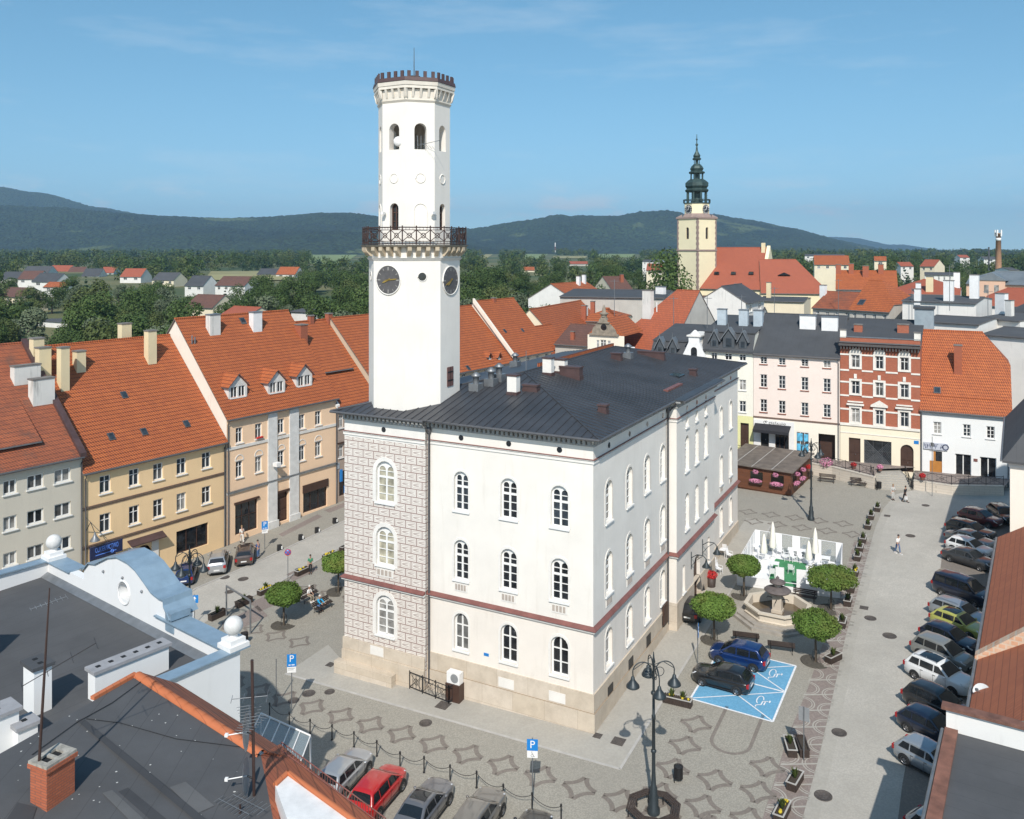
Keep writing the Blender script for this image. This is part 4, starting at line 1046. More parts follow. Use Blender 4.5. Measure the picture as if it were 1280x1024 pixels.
for a, b in ((334.4, 345.6), (361.3, 372.6)):
 m = MB(); m.box(g3.x(a), -.16, -2, g3.x(b), -.002, ze-.05); m.box(g3.x(a)-.1, -.3, -2, g3.x(b)+.1, -.161, .6); m.build('pilaster', plain('pilaster_paint', (.66, .65, .62), .8), g3.t)
wb = plain('white_band', (.70, .67, .62), .8)
for vv, hh in ((548.5, .30), (600.5, .22)):
 z = lz_(350, vv);
 for xa, xb in ((0, g3.x(334.4)-.002), (g3.x(345.6)+.002, g3.x(361.3)-.002), (g3.x(372.6)+.002, g3.W)): g3.band(z, hh, .09, wb, xa, xb)
g3.band(lz_(350, 600.5)+.22, .06, .26, M['zinc'])
for h in g3.holes[5:10]:
 m = MB(); a, b, c, d, _a = h; ring(m, front, (a-.12, b+.12, d+.04, d+.15+(b-a+.24)/2, True), .1, -.04, 0); m.build('window_hood', wb, g3.t)
m = MB(); a, b, c, d, _a = g3.holes[12]; m.box(a-.1, -.12, d-.75, b+.1, -.003, d+.12); m.build('shop_fascia', M['dark_wood'], g3.t)
for h in (g3.holes[10], g3.holes[11]):
 m = MB(); m.box(h[0]-.15, -.15, h[3]+.0, h[1]+.15, -.003, h[3]+.22); m.build('door_lintel', M['dark_wood'], g3.t)
for u, v in ((297.5, 497), (346, 491), (380.5, 482.5)): g3.gdorm(u, v, 2.35, 1.35, plain('dormer_render', (.66, .64, .60), .85), 2, 1.15)
g3.chim(266.5, 414, 1.35, .8, 1.8, M['dirty_white'], M['zinc']); g3.chim(319.5, 410, 1.25, .8, 1.8, M['white'], M['zinc'])
for u, v in ((303.5, 401.5), ): g3.skylight(u, v, .7, .9)
x, y, z = g3.rp(240, 430); m = MB(); m.tube([(x, y, z), (x, y, z+.9)], .07, 0, 6); m.tube([(x+.35, y, z), (x+.35, y, z+.7)], .09, 0, 6); m.build('vent_pipe', M['zinc'], g3.roof)
g3.pipe(.1); g3.pipe(g3.W-.1)
x, z = g3.x(341), lz_(341, 580); m = MB(); m.box(x-.3, -1.0, z-.15, x+.3, -.35, z+.25); m.tube([(x, -.35, z), (x, 0, z)], .05, 0, 6); m.build('floodlight', M['white'], g3.t)
m = MB(); z = g3.holes[1][2]; [m.ball((g3.holes[1][0]+.1+.12*k, -.2, z+.12+.04*(k % 2)), .11, 0, 6, 4) for k in range(7)]; m.build('window_flowers', plain('red_petals', (.5, .03, .02), .7), g3.t)
# brownish house, and the row behind the hall
ze = lz_(430, 505); s0, s1 = LF.s(421), LF.s(470)
US = [(423.2, 429.2), (441, 447), (456, 462)]
hs = mk_rows(LF, US, [(519, 535), (557, 572)], 426)
r_, h_ = ridge(LF, 400, 401, ze, 46)
g4 = House('taupe_house', 'taupe rendered house squeezed between the peach house and the hall', LF, s0, s1, ze, r_, h_, stucco('taupe_render', (.40, .31, .25), .06, .2), M['tile'], holes=hs+[(LF.s(424), LF.s(440), lz_(430, 619), lz_(430, 588), False)])
g4.wins(range(6), 'cross'); window(g4.t, front, g4.holes[6], .2, 'shop', M['dark_frame'], M['glass_dark'], False, name='shop_window')
for h in g4.holes[:6]:
 m = MB(); m.box(h[0]-.15, -.16, h[3]+.25, h[1]+.15, -.003, h[3]+.4); m.build('window_lintel', M['dark_wood'], g4.t)
g4.band(lz_(430, 584), .7, .06, plain('pale_grey_shopfront', (.40, .44, .48), .7), g4.x(421.2), g4.x(424)-.0, 'shop_front')
m = MB(); m.box(g4.x(421.6), -.5, lz_(424, 601), g4.x(424.4), -.40, lz_(424, 586)); o = m.build('hanging_sign', M['sign_blue'], g4.t)
g4.chim(376.5, 433, 1.1, 1.1, 2.6, M['brick_chimney']); g4.chim(411, 402, .7, .7, 1.0, M['brick_chimney']); g4.chim(388.5, 402, .6, .6, .7, M['brick_chimney']); g4.skylight(366, 415, .7, .9)
g4.shed(g4.x(418), g4.x(461), 3.2, 7.0, .6, M['tile'])
m = MB(); m.prism([(-.3, -.3, ze-.3), (.2, -.3, ze-.3), (.2, r_, ze+h_), (-.3, r_, ze+h_)], (0, 0, .35)); m.build('firewall_cap', M['hall_trim'], g4.t)
def rowhouse(name, label, u0, u1, ue, ve, ur, vr, wall, roof, pitch=46, cap=None, cat='house'):
 ze = lz_(ue, ve); r_, h_ = ridge(LF, ur, vr, ze, pitch)
 s0, s1 = LF.s(u0), LF.s(u1); w = s1-s0; n = max(2, int(w/2.6))
 hs = [(s0+w*(k+.32)/n, s0+w*(k+.68)/n, ze-1.9-3.1*j, ze-.5-3.1*j, False) for k in range(n) for j in range(2)]
 g = House(name, label, LF, s0, s1, ze, r_, h_, wall, roof, holes=hs); g.wins(range(len(hs)), 'cross')
 if cap:
  m = MB(); m.prism([(-.45, -.3, ze-.4), (.0, -.3, ze-.4), (.0, r_, ze+h_-.1), (-.45, r_, ze+h_-.1)], (0, 0, .7)); m.build('firewall', cap, g.t)
 return g
cr = stucco('pale_cream_render', (.80, .72, .60), .05, .2)
g5 = rowhouse('orange_roofed_house', 'house behind the tower with a long orange roof and two tiny dormers', 471, 641, 630, 453, 520, 389, stucco('buff_render', (.55, .45, .33), .05, .2), M['tile'], 45)
for u in (612, 624): g5.gdorm(u, 449, .8, .5, M['dark_wood'], 1, .5)
g5.skylight(585, 460, .6, .8)
g6 = rowhouse('tall_orange_roofed_house', 'orange roofed house with a bare cream firewall rising right of the tower', 642, 689, 665, 441, 612, 376, cr, M['tile'], 47, cr)
for u, v in ((631, 414), (653, 413)): g6.skylight(u, v, .5, .7)
g6.chim(617, 376, .6, .6, .4, M['brick_chimney'])
g7 = rowhouse('small_orange_roofed_house', 'narrow orange roofed house right of the cream firewall house', 689.5, 720, 705, 446, 676, 408, stucco('grey_buff_render', (.42, .38, .32), .05, .3), M['tile'], 44)
# ================= the far row behind the terrace, and the backs of the town
q = at(1050, 573, 106)
XF = Fac(q.xy, EX, 0)
xz = lambda u, v, o=0: XF.z(u, v, o)
def rowz(us, rows, uref): return [h for v0, v1 in rows for h in cols(XF, us, XF.z(uref, v1), XF.z(uref, v0))]
def box_px(u0, v0, u1, v1, ar=False): c = (u0+u1)/2; return (XF.s(u0), XF.s(u1), xz(c, v1), xz(c, v0), ar)
# pink house
US = [(950.2, 958.8), (973.2, 981.8), (1001.4, 1010.4), (1029, 1038.3)]
hs = rowz(US, [(447.3, 456.5), (469.6, 486), (501, 517)], 977)
gr = [box_px(951, 538, 961, 560), box_px(969, 540, 986, 564), box_px(995, 540, 1011.5, 566), box_px(1023, 543, 1044, 576)]
ze = xz(1000, 444); r_, h_ = ridge(XF, 1018, 395, ze, 30)
f2 = House('pink_house', 'pale pink four storey house with a dark felt roof', XF, XF.s(941.8), XF.s(1049.6), ze, r_, h_, stucco('pale_pink_render', (.82, .70, .62), .04, .1), M['felt_dark'], holes=hs+gr, low=stucco('ivory_ground_floor', (.84, .78, .66), .04, .1), zlow=xz(1000, 528))
f2.wins(range(12), 'six', sill=True, sillm=plain('red_brown_sill', (.30, .10, .06), .8), fw=.08, bar=.05)
door(f2.t, front, f2.holes[12], .2, M['black'], name='shop_door'); window(f2.t, front, f2.holes[13], .15, 'shop', M['dark_frame'], M['glass_dark'], False, name='shop_window')
window(f2.t, front, f2.holes[14], .05, 'shop', M['white_frame'], M['glass_half'], False, name='poster_window')
h = f2.holes[14]; ps = MB()
for a, b, c, d in ((.08, .36, .1, .42), (.42, .66, .06, .38), (.7, .94, .08, .44), (.1, .5, .55, .92), (.6, .92, .55, .9)): fbox(ps, front, h[0]+(h[1]-h[0])*a, h[0]+(h[1]-h[0])*b, h[2]+(h[3]-h[2])*c, h[2]+(h[3]-h[2])*d, -.02, .02)
ps.build('poster', plain('light_blue_poster', (.12, .45, .70), .5, var=.5, scale=2.5), f2.t)
m = MB(); h = f2.holes[15]; fbox(m, front, h[0], h[1], h[2], h[3], 1.2, 1.25); m.build('passage_gate', M['dark_wood'], f2.t)
wf = MB(); x0, x1 = f2.x(942.5), f2.x(993); zt = xz(965, 526)
for a, b in ((x0, f2.x(950.8)), (f2.x(961.3), f2.x(968.8)), (f2.x(986.2), x1)): wf.box(a, -.06, xz(965, 566), b, -.004, zt-.6)
wf.box(x0, -.07, zt-.59, x1, -.004, zt); sf = wf.build('shop_front', M['white'], f2.t)
g = MB(); sx = f2.x(968)
for k, (dx, dz, r_) in enumerate(((-1.2, .05, .16), (-1.0, .12, .12), (-.55, 0, .12), (-.3, .03, .10), (-.05, 0, .1), (.25, .08, .15), (.5, 0, .1), (.8, 0, .1), (1.1, .1, .14), (1.3, .02, .11))): g.torus((sx+dx, -.08, zt-.32+dz), r_, .03, (1, 0, 0), (0, 0, 1), 0, 8, 4, .3*k, .3*k+4.6)
g.build('shop_scroll', M['black'], sf)
m = MB(); za = xz(965, 531); a, b = f2.x(944), f2.x(989); m.prism([(a, -.08, za), (b, -.08, za), (b, -1.6, za-.55), (a, -1.6, za-.55)], (0, 0, .05)); m.box(a, -1.62, za-.85, b, -1.6, za-.5); m.build('awning', plain('black_awning', (.02, .02, .025), .8), f2.t)
for u, v in ((1010, 409), (1037.5, 411)): f2.chim(u, v, 2.0, .9, 1.5, M['white'], M['zinc'], label='broad white chimney')
f2.band(xz(1000, 526.5), .16, .1, plain('brown_band', (.17, .11, .08), .8), 0, f2.W); f2.band(ze-.25, .22, .18, M['pipe'], name='eaves_band')
f2.pipe(f2.W-.15)
# red brick house
USB = [(1064, 1074.7), (1094, 1104.4), (1125, 1136)]
hs = rowz(USB, [(443.5, 460), (476, 493), (510, 528.5)], 1069)
gr = [box_px(1061, 547.6, 1075.6, 579), box_px(1080, 551, 1114.3, 581), box_px(1125.5, 556, 1142, 590, True)]
ze = xz(1100, 430); zl = xz(1100, 534)
f3 = House('red_brick_house', 'red brick four storey house with white stone bands and window surrounds', XF, XF.s(1050.2), XF.s(1150.2), ze, 9, 2.2, M['brick'], M['felt_dark'], holes=hs+gr, low=stucco('cream_ground_floor', (.84, .75, .58), .04, .12), zlow=zl, ov=.05)
f3.wins(range(9), 'cross', fw=.11, sill=False)
window(f3.t, front, f3.holes[10], .2, 'shopgrid', M['pipe'], M['glass_dark'], False, name='shop_window'); door(f3.t, front, f3.holes[9], .2); door(f3.t, front, f3.holes[11], .25)
h = f3.holes[10]; m = MB(); n = 16
for k in range(n+1):
 for sg_ in (-1, 1):
  a = h[0]+(h[1]-h[0])*k/n; hh = h[3]-h[2]; b = a+sg_*hh
  t1 = 1.0
  if b > h[1]: t1 = (h[1]-a)/(b-a)
  if b < h[0]: t1 = (a-h[0])/(a-b)
  if t1 > .02: m.tube([(a, .1, h[2]), (a+(b-a)*t1, .1, h[2]+hh*t1)], .02, 0, 4)
m.build('window_grille', M['zinc'], f3.t)
wt = plain('white_stone_trim', (.76, .72, .65), .8)
cs = {}
for i, h in enumerate(f3.holes[:9]):
 m = MB(); a, b, c, d, _a = h; ring(m, front, (a-.24, b+.24, c-.12, d+.24, False), .24, -.10, 0)
 row = i//3
 if row == 0: m.prism([(x, -.14, z) for x, z in [(a-.25, d+.24)]+arch_pts(a-.25, b+.25, d+.24+.62, 6)[1:-1]+[(b+.25, d+.24)]], (0, .139, 0))
 elif row == 1: m.box((a+b)/2-.16, -.16, d+.3, (a+b)/2+.16, -.003, d+.85)
 else:
  m.box(a-.5, -.32, d+.35, b+.5, -.003, d+.55)
  if i % 3 == 1: m.prism([(a-.5, -.3, d+.56), (b+.5, -.3, d+.56), ((a+b)/2, -.3, d+1.15)], (0, .297, 0))
  else: m.box(a-.4, -.22, d+.7, b+.4, -.003, d+.85)
 m.build('window_surround', wt, f3.t)
zs = [f3.holes[0][2]-.42, f3.holes[0][3]-.1, f3.holes[3][2]-.3, f3.holes[3][3]-.3, f3.holes[6][3]-.3]
edges = [0]+[x for h in f3.holes[:3] for x in (h[0]-.242, h[1]+.242)]+[f3.W]
for z in zs:
 for k in range(0, len(edges), 2): f3.band(z, .2, .07, wt, edges[k], edges[k+1], 'stone_band')
f3.band(zl-.12, .3, .15, wt, name='stone_band'); f3.band(xz(1100, 545), .1, .05, wt, name='stone_band')
m = MB(); m.box(-.1, -.75, ze-.35, f3.W+.1, .02, ze-.12)
for k in range(26): m.box(f3.W*(k+.3)/26, -.6, ze-.8, f3.W*(k+.7)/26, -.003, ze-.36)
m.build('cornice', plain('dark_cornice', (.09, .08, .075), .8), f3.t)
m = MB(); m.box(-.02, -.03, ze-.1, f3.W+.02, .35, ze+.65); at_ = m.build('attic', M['brick'], f3.t)
m = MB(); m.box(-.06, -.1, ze+.651, f3.W+.06, .4, ze+.75); m.build('attic_cap', M['zinc'], at_)
for x in (0.15, f3.W-.5): box_ch(f3.t, x+.2, .2, ze+.6, .7, .6, .9, wt, name='attic_post')
x, y, z = f3.rp(1073, 414); box_ch(f3.roof, x, y, z-.6, 1.0, .8, 1.4, M['brick']); x, y, z = f3.rp(1129, 415); box_ch(f3.roof, x, y, z-.6, 1.3, .9, 1.5, M['brick'])
x, y, z = f3.rp(1155, 406); m = MB(); m.box(x-1.1, y-.2, z-.6, x+1.1, y+2.4, z+2.0, 0); m.box(x-1.25, y-.4, z+2.01, x+1.25, y+2.6, z+2.25, 1); m.build('roof_hatch', [plain('grey_hatch', (.28, .33, .36), .6), M['felt_dark']], f3.roof)
m = MB(); fbox(m, front, f3.x(1142.5), f3.x(1148.5), xz(1145, 555), xz(1145, 551), -.04, 0); m.build('street_plate', M['sign_blue'], f3.t)
# white house with hipped orange roof
USW = [(1166.6, 1176.6), (1203.6, 1213.4), (1233, 1243.4)]
hs = rowz(USW, [(527.5, 542.5)], 1171.5)
gr = [box_px(1162, 564, 1177.6, 592), box_px(1194, 568, 1214, 595), box_px(1225, 572, 1245.5, 600)]
ze = xz(1205, 513.5); r_, h_ = ridge(XF, 1190, 415, ze, 50)
f4 = House('white_house', 'white two storey house under a big orange half-hipped roof', XF, XF.s(1150.8), XF.s(1264), ze, r_, h_, stucco('bright_white_render', (.80, .80, .78), .03, .06), M['tile'], holes=hs+gr, hipR=.42)
f4.wins(range(3), 'six'); window(f4.t, front, f4.holes[4], .25, 'double', M['white_frame'], M['glass_dark'], False, name='shop_window'); window(f4.t, front, f4.holes[5], .25, 'double', M['white_frame'], M['glass_dark'], False, name='glass_door')
h = f4.holes[3]; m = MB(); W_ = h[1]-h[0]; fbox(m, front, h[0], h[1], h[2], h[2]+(h[3]-h[2])*.55, .1, .14, 0); fbox(m, front, h[0], h[0]+W_*.3, h[2]+(h[3]-h[2])*.55, h[3], .1, .14, 1); fbox(m, front, h[0]+W_*.3, h[0]+W_*.48, h[2]+(h[3]-h[2])*.55, h[3], .1, .14, 0); fbox(m, front, h[0]+W_*.48, h[1], h[2]+(h[3]-h[2])*.55, h[3], .12, .15, 2)
m.build('shop_door', [plain('orange_wood', (.45, .19, .04), .5), M['white'], M['glass_dark']], f4.t)
sb_ = MB(); za, zb = xz(1169, 562), xz(1169, 553.5); sb_.box(f4.x(1154.5), -.16, za, f4.x(1184.5), -.06, zb); so = sb_.build('shop_sign', plain('pale_grey_board', (.50, .52, .58), .5), f4.t)
navy = plain('navy_lettering', (.03, .04, .10), .5); cx = f4.x(1167); wd = f4.x(1184.5)-f4.x(1154.5)
rr = random.Random(3)
for zc_, a0, a1 in ((zb-.32, .04, .76), (za+.28, .07, .74)):
 g = MB(); x_ = f4.x(1154.5)+wd*a0
 while x_ < f4.x(1154.5)+wd*a1:
  w_ = rr.uniform(.12, .22); g.box(x_, -.166, zc_-.17, x_+.05, -.161, zc_+.17)
  if rr.random() < .7: zz_ = zc_+rr.choice((-.17, 0, .12)); g.box(x_+.05, -.1655, zz_, x_+w_, -.161, zz_+.06)
  if rr.random() < .6: g.box(x_+w_-.05, -.1652, zc_-.17, x_+w_, -.161, zc_+rr.choice((0, .17)))
  x_ += w_+.1 if rr.random() < .85 else w_+.35
 g.build('sign_lettering', navy, so)
m = MB(); m.torus((f4.x(1182), -.165, (za+zb)/2), .3, .06, (1, 0, 0), (0, 0, 1)); m.build('sign_emblem', navy, so)
f4.chim(1197.5, 463, .85, .8, 3.0, M['brick_chimney']); f4.skylight(1171.5, 488, .75, .9)
m = MB(); fbox(m, front, f4.x(1217), f4.x(1222), xz(1219, 577), xz(1219, 573.5), -.05, 0); m.build('red_plate', M['red_tin'], f4.t)
m = MB(); m.box(0, f4.run*.13, f4.ze+f4.run*.13*f4.tan+.1, f4.W-.3, f4.run*.13+.08, f4.ze+f4.run*.13*f4.tan+.3); m.build('snow_guard', M['tile'], f4.roof); f4.pipe(.1); f4.pipe(f4.W-.3)
# cream green house with mansard, white ornate gable, dark mansard house
def mansard(name, label, u0, u1, ve, vt, wall, nw, holes, low=None, zlow=0, dor=()):
 uc = (u0+u1)/2; ze = xz(uc, ve); zt = xz(uc, vt, 1.2)
 s0, s1 = XF.s(u0), XF.s(u1); W = s1-s0
 t = thing(name, label, 'house', XF.loc(s0)[:2]+(0,), XF.rz); D = 12
 hs = [(a-s0, b-s0, c, d, e) for a, b, c, d, e in holes]
 m = MB(); wall_panel(m, front, 0, W, -2 if not low else zlow, ze, [h for h in hs if not low or h[2] > zlow], .2)
 for x in (0, W): m.poly([(x, 0, -2), (x, D, -2), (x, D, zt), (x, 1.3, zt), (x, 0, ze)])
 m.build('wall', wall, t)
 if low: m = MB(); wall_panel(m, front, 0, W, -2, zlow, [h for h in hs if h[2] <= zlow], .2); m.build('ground_floor_wall', low, t)
 r = MB(); r.prism([(0, -.25, ze), (W, -.25, ze), (W, 1.3, zt), (0, 1.3, zt)], (0, .1, .1)); r.prism([(-.1, 1.2, zt+.1), (W+.1, 1.2, zt+.1), (W+.1, D, zt+1.6), (-.1, D, zt+1.6)], (0, 0, .12)); r.box(-.05, -.5, ze-.25, W+.05, -.003, ze-.02)
 ro = r.build('roof', M['felt_dark'], t)
 for u, big in dor:
  x = XF.s(u)-s0; w = .75 if big else .5; zb = ze+.35; zt_ = zb+(1.25 if big else .9)
  d = MB(); d.prism([(x-w, -.05, zb), (x+w, -.05, zb), (x+w, -.05, zt_), (x, -.05, zt_+1.1), (x-w, -.05, zt_)], (0, 1.3, 0));
  for sg_ in (-1, 1): d.prism([(x+sg_*(w+.2), -.25, zt_-.1), (x, -.25, zt_+1.25), (x, -.25, zt_+1.45), (x+sg_*(w+.35), -.25, zt_-.1)], (0, 1.6, 0), 1)
  d.tube([(x, -.2, zt_+1.3), (x, -.2, zt_+2.1)], [.06, .02], 1, 6)
  dd = d.build('dormer', [plain('dark_slate', (.07, .08, .09), .6), M['zinc']], ro)
  p = MB(); p.box(x-w*.5, -.09, zb+.15, x+w*.5, -.051, zt_); p.build('pane', M['glass_blue'], dd)
 for i, h in enumerate(hs): window(t, front, h, .15, 'cross', fw=.09) if h[3]-h[2] < 2.6 else door(t, front, h, .3)
 return t, ze, zt, W, ro
cg = stucco('cream_green_render', (.80, .78, .60), .04, .1)
hs = rowz([(889, 896.5), (906, 915), (924, 932.5)], [(443, 451.5), (474.8, 488), (501.3, 515.3)], 928.5)+[box_px(925.5, 529, 936, 562)]
mt_, mz, mzt, mW, mro = mansard('cream_house', 'narrow cream house with dark mansard roof and pointed dormers beside the pink house', 877.5, 941.4, 438, 417, stucco('cream_white_render', (.82, .79, .68), .04, .1), 3, hs, stucco('yellow_green_ground_floor', (.72, .70, .36), .04, .1), xz(930, 520), [(893, 0), (911, 1), (928.5, 0)])
for u, lab in ((890, None), (918, None), (937, None)):
 box_ch(mro, XF.s(u)-XF.s(877.5), 5.5, mzt+.5, 1.2, .9, 2.4, plain('pale_blue_tin_chimney', (.42, .48, .52), .6), M['zinc'])
q = XF.w(XF.s(869), -.6); ga = thing('gabled_house', 'narrow white house with an ornate rounded gable and arched loggia', 'house', (q.x, q.y, 0), XF.rz); m = MB(); zg = lambda v: zat(v, q.y)
w0 = 1.75
m.prism([(-w0, 0, -2), (w0, 0, -2), (w0, 0, zg(448)), (w0*.75, 0, zg(440)), (w0*.42, 0, zg(428)), (w0*.42, 0, zg(421)), (-w0*.42, 0, zg(421)), (-w0*.42, 0, zg(428)), (-w0*.75, 0, zg(440)), (-w0, 0, zg(448))], (0, 6, 0)); m.build('wall', M['white'], ga)
m = MB(); m.box(-w0*.55, -.2, zg(421)+.002, w0*.55, 6, zg(421)+.2); m.lathe([(w0*.4, zg(421)+.2), (w0*.38, zg(418)), (w0*.2, zg(415)), (.1, zg(413))], (0, .6, 0), 12); m.build('gable_cap', M['hall_trim'], ga)
m = MB(); m.poly([(x, -.012, z) for x, z in [(-.42, zg(447))]+arch_pts(-.42, .42, zg(434))+[(.42, zg(447))]]); m.build('loggia_window', M['glass_dark'], ga)
hs = rowz([(822, 830), (836, 843), (850, 858)], [(466, 480), (496, 510)], 840)
mansard('dark_mansard_house', 'house with a dark slate mansard and white framed dormers left of the ornate gable', 813, 861, 446, 428, stucco('grey_white_render', (.7, .7, .68), .05, .2), 3, hs, None, 0, [(825, 0), (841, 0)])
# ---- terrace in front of the row: retaining walls, stairs, railings
ret = plain('pale_block_wall', (.62, .55, .46), .85, var=.15)
T0, T1 = G(985, 588), G(1100, 611)
def terrace(name, label, pts, hgt, th=.4):
 p0 = G(*pts[0]); t = thing(name, label, 'retaining wall', p0); W_ = [G(*p)-p0 for p in pts]; m = MB(); c = MB()
 for i, (a, b) in enumerate(zip(W_, W_[1:])):
  d = (b-a); d.z = 0; d.normalize(); n = Vector((-d.y, d.x, 0))*th
  h = Vector((0, 0, hgt)); l = Vector((0, 0, -.5))
  m.prism([a+l, b+l, b+h, a+h], n); c.prism([a+h+Vector((0, 0, .002))-n*.1, b+h+Vector((0, 0, .002))-n*.1, b+h+Vector((0, 0, .1))-n*.1, a+h+Vector((0, 0, .1))-n*.1], n*1.2)
 m.build('wall_face', brickmat('pale_block_courses', (.66, .59, .50), (.60, .53, .44), (.40, .35, .29), .9, .28, .012), t); c.build('coping', plain('coping_stone', (.55, .50, .43), .85), t)
 return t, p0, W_
HW = 1.35
w1 = terrace('retaining_wall', 'long pale retaining wall with benches along its foot, left of the steps', [(900, 578), (985, 588.5), (1040, 598), (1092, 611.5)], HW)
w2 = terrace('retaining_wall', 'pale retaining wall half in shade, right of the steps', [(1142, 612), (1190, 619), (1255, 620)], 1.0)
# terrace paving as a raised sheet
pa = [G(900, 578), G(985, 588.5), G(1040, 598), G(1092, 611.5)]; pb = [G(1142, 612), G(1190, 619), G(1255, 620)]
def topz(p, h): return Vector((p.x, p.y, p.z+h-.03))
za = lambda x, y: gz(x, y)+HW-.06
def tsheet(name, pts, mat): m = MB(); m.poly([(x, y, za(x, y)) for x, y in pts]); return tag(m.build(name, mat), kind='structure')
sp = [tuple(p.xy) for p in pa]+[tuple(G(1097, 600).xy)]+[tuple(XF.w(XF.s(u), .3)) for u in (1150, 1050, 941, 862)]
tsheet('terrace_paving', sp, M['cobble_pink'])
sp = [tuple(p.xy) for p in pb]+[tuple(XF.w(XF.s(u), .3)) for u in (1264, 1144)]
m = MB(); m.poly([(x, y, gz(x, y)+.95) for x, y in sp]); tag(m.build('terrace_paving', M['cobble_pink']), kind='structure')
st0, st1 = G(1096, 612), G(1140, 613); d = (st1-st0); d.z = 0; Wst = d.length; d.normalize()
stt = thing('stone_steps', 'wide flight of stone steps between the two retaining walls', 'steps', st0, math.atan2(d.y, d.x));
for k in range(7):
 m = MB(); m.box(0, .42*k, -.4, Wst, 6, .165*(k+1)-.01); m.build('step', M['slab'], stt)
def railing(name, label, pts, h=1.0, dz=0.0, mat=None, pitch=1.6, cat='railing', infill='cross', cant=0):
 p0 = pts[0]; t = thing(name, label, cat, p0); mat = mat or M['iron']; Q = [p-p0 for p in pts]
 r = MB(); posts = []
 for a, b in zip(Q, Q[1:]):
  n = max(1, round((b-a).length/pitch)); up = Vector((0, 0, 1))
  for z in (h, .15): r.tube([a+up*z, b+up*z], .028, 0, 6)
  for k in range(n):
   p, q = a+(b-a)*k/n, a+(b-a)*(k+1)/n; posts.append(p)
   if infill == 'cross':
    r.tube([p+up*.15, q+up*h], .016, 0, 4); r.tube([p+up*h, q+up*.15], .016, 0, 4); r.torus((p+q)/2+up*(h+.15)/2, .2, .016, (q-p).normalized(), up, 0, 10, 4)
    for f in (.25, .5, .75): r.tube([p+(q-p)*f+up*.15, p+(q-p)*f+up*h], .012, 0, 4)
   elif infill == 'bars':
    for f in [k2/8 for k2 in range(1, 8)]: r.tube([p+(q-p)*f+up*.15, p+(q-p)*f+up*h], .012, 0, 4)
  posts.append(b)
 r.build('rail', mat, t)
 for p in posts:
  m = MB(); m.tube([p, p+Vector((0, 0, h+.1))], .035, 0, 6); m.build('post', mat, t)
 return t
up = Vector((0, 0, HW+.1))
railing('terrace_railing', 'dark iron railing on the long retaining wall left of the steps', [p+up+Vector((.1, .2, 0)) for p in pa])
railing('terrace_railing', 'dark iron railing on the shaded retaining wall right of the steps', [p+Vector((.05, .2, 1.1)) for p in pb])
for u, l in ((1096, 'sloping handrail on the left side of the stone steps'), (1140, 'sloping handrail on the right side of the stone steps')):
 a = G(u, 613); b = a+Vector((-d.y, d.x, 0))*3.0+Vector((0, 0, 1.15)); railing('step_handrail', l, [a, b], .95, infill='bars', pitch=1.6)
# ---- the crowd of roofs behind the far row and right of the tower
def gen(name, label, u0, u1, Ya, Yb, ve, vr, run, wall, roof, vb=None, pitch=None, back=None, hipR=0, hipL=0, cat='house', chim=(), wins=0, vg=.12):
 """a gabled house given by the pixel columns of its eaves ends at depths Ya, Yb"""
 a, b = at(u0, ve, Ya), at(u1, ve, Yb); fac = Fac(a.xy, (b-a).xy, 0); W = (b-a).xy.length
 ze = (a.z+zat(ve, Yb))/2; mid = fac.w(W/2, run); zr = zat(vr, mid.y); hs = []
 if wins:
  hs = [(W*(k+.33)/wins, W*(k+.67)/wins, ze-1.9, ze-.6, False) for k in range(wins)]
 h = House(name, label, fac, 0, W, ze, run, zr-ze, wall, roof, back, z0=-2, holes=hs, hipR=hipR, hipL=hipL, cat=cat, vg=vg)
 h.wins(range(len(hs)), 'cross')
 for c in chim: h.chim(*c[:6], **(c[6] if len(c) > 6 else {}))
 return h
gw = stucco('back_grey_render', (.50, .47, .42), .12, .5, (.2, .18, .16)); bw = stucco('back_white_render', (.76, .73, .68), .08, .45, (.25, .22, .19)); bc = stucco('back_cream_render', (.78, .68, .50), .06, .25)
gen('brown_tiled_house', 'small house with a weathered brown tile roof right of the orange terraced roofs', 694, 735, 141, 138, 431, 407, 6, gw, M['tile_brown'], chim=((716, 424, .6, .6, 1.2, M['brick_chimney']),))
c2 = gen('cream_gable_house', 'cream house turned gable-on with one tall window behind the brown roof', 709, 787, 147, 186, 425, 379, 7, bc, M['tile'], chim=((730, 400, .7, .9, 2.8, M['brick_chimney']), (731.5, 392, .9, .9, 1.5, M['white']),))
m = MB(); m.box(-.05, 4.7, c2.ze-1, -.002, 6.0, c2.ze+2.2); m.build('gable_window', M['glass_half'], c2.t)
# baroque gable house
q = at(753, 443, 132); bg_ = thing('baroque_gable_house', 'cream house front with a carved stone baroque gable and obelisk finial', 'house', (q.x, q.y, 0), XF.rz); kz = lambda v: zat(v, q.y); kx = lambda u: (u-753)/F*132/.9
m = MB(); hs = [(kx(747.5)-.25, kx(747.5)+.25, kz(436), kz(425.5), False), (kx(754)-.5, kx(754)+.5, kz(436), kz(424.8), False), (kx(761)-.25, kx(761)+.25, kz(436), kz(425.5), False)]
wall_panel(m, front, kx(735), kx(779), -2, kz(419), hs, .2); m.poly([(kx(735), 0, -2), (kx(735), 8, -2), (kx(735), 8, kz(419)), (kx(735), 0, kz(419))]); m.build('wall', stucco('cream_gable_render', (.82, .75, .62), .05, .15), bg_)
for h in hs: window(bg_, front, h, .12, 'cross')
m = MB(); sil = [(740, 418.5), (742, 410), (747, 405), (748.5, 402), (750, 399), (752, 396), (757, 396), (758.5, 399), (760, 403), (764, 406), (769, 412), (771, 418.5)]
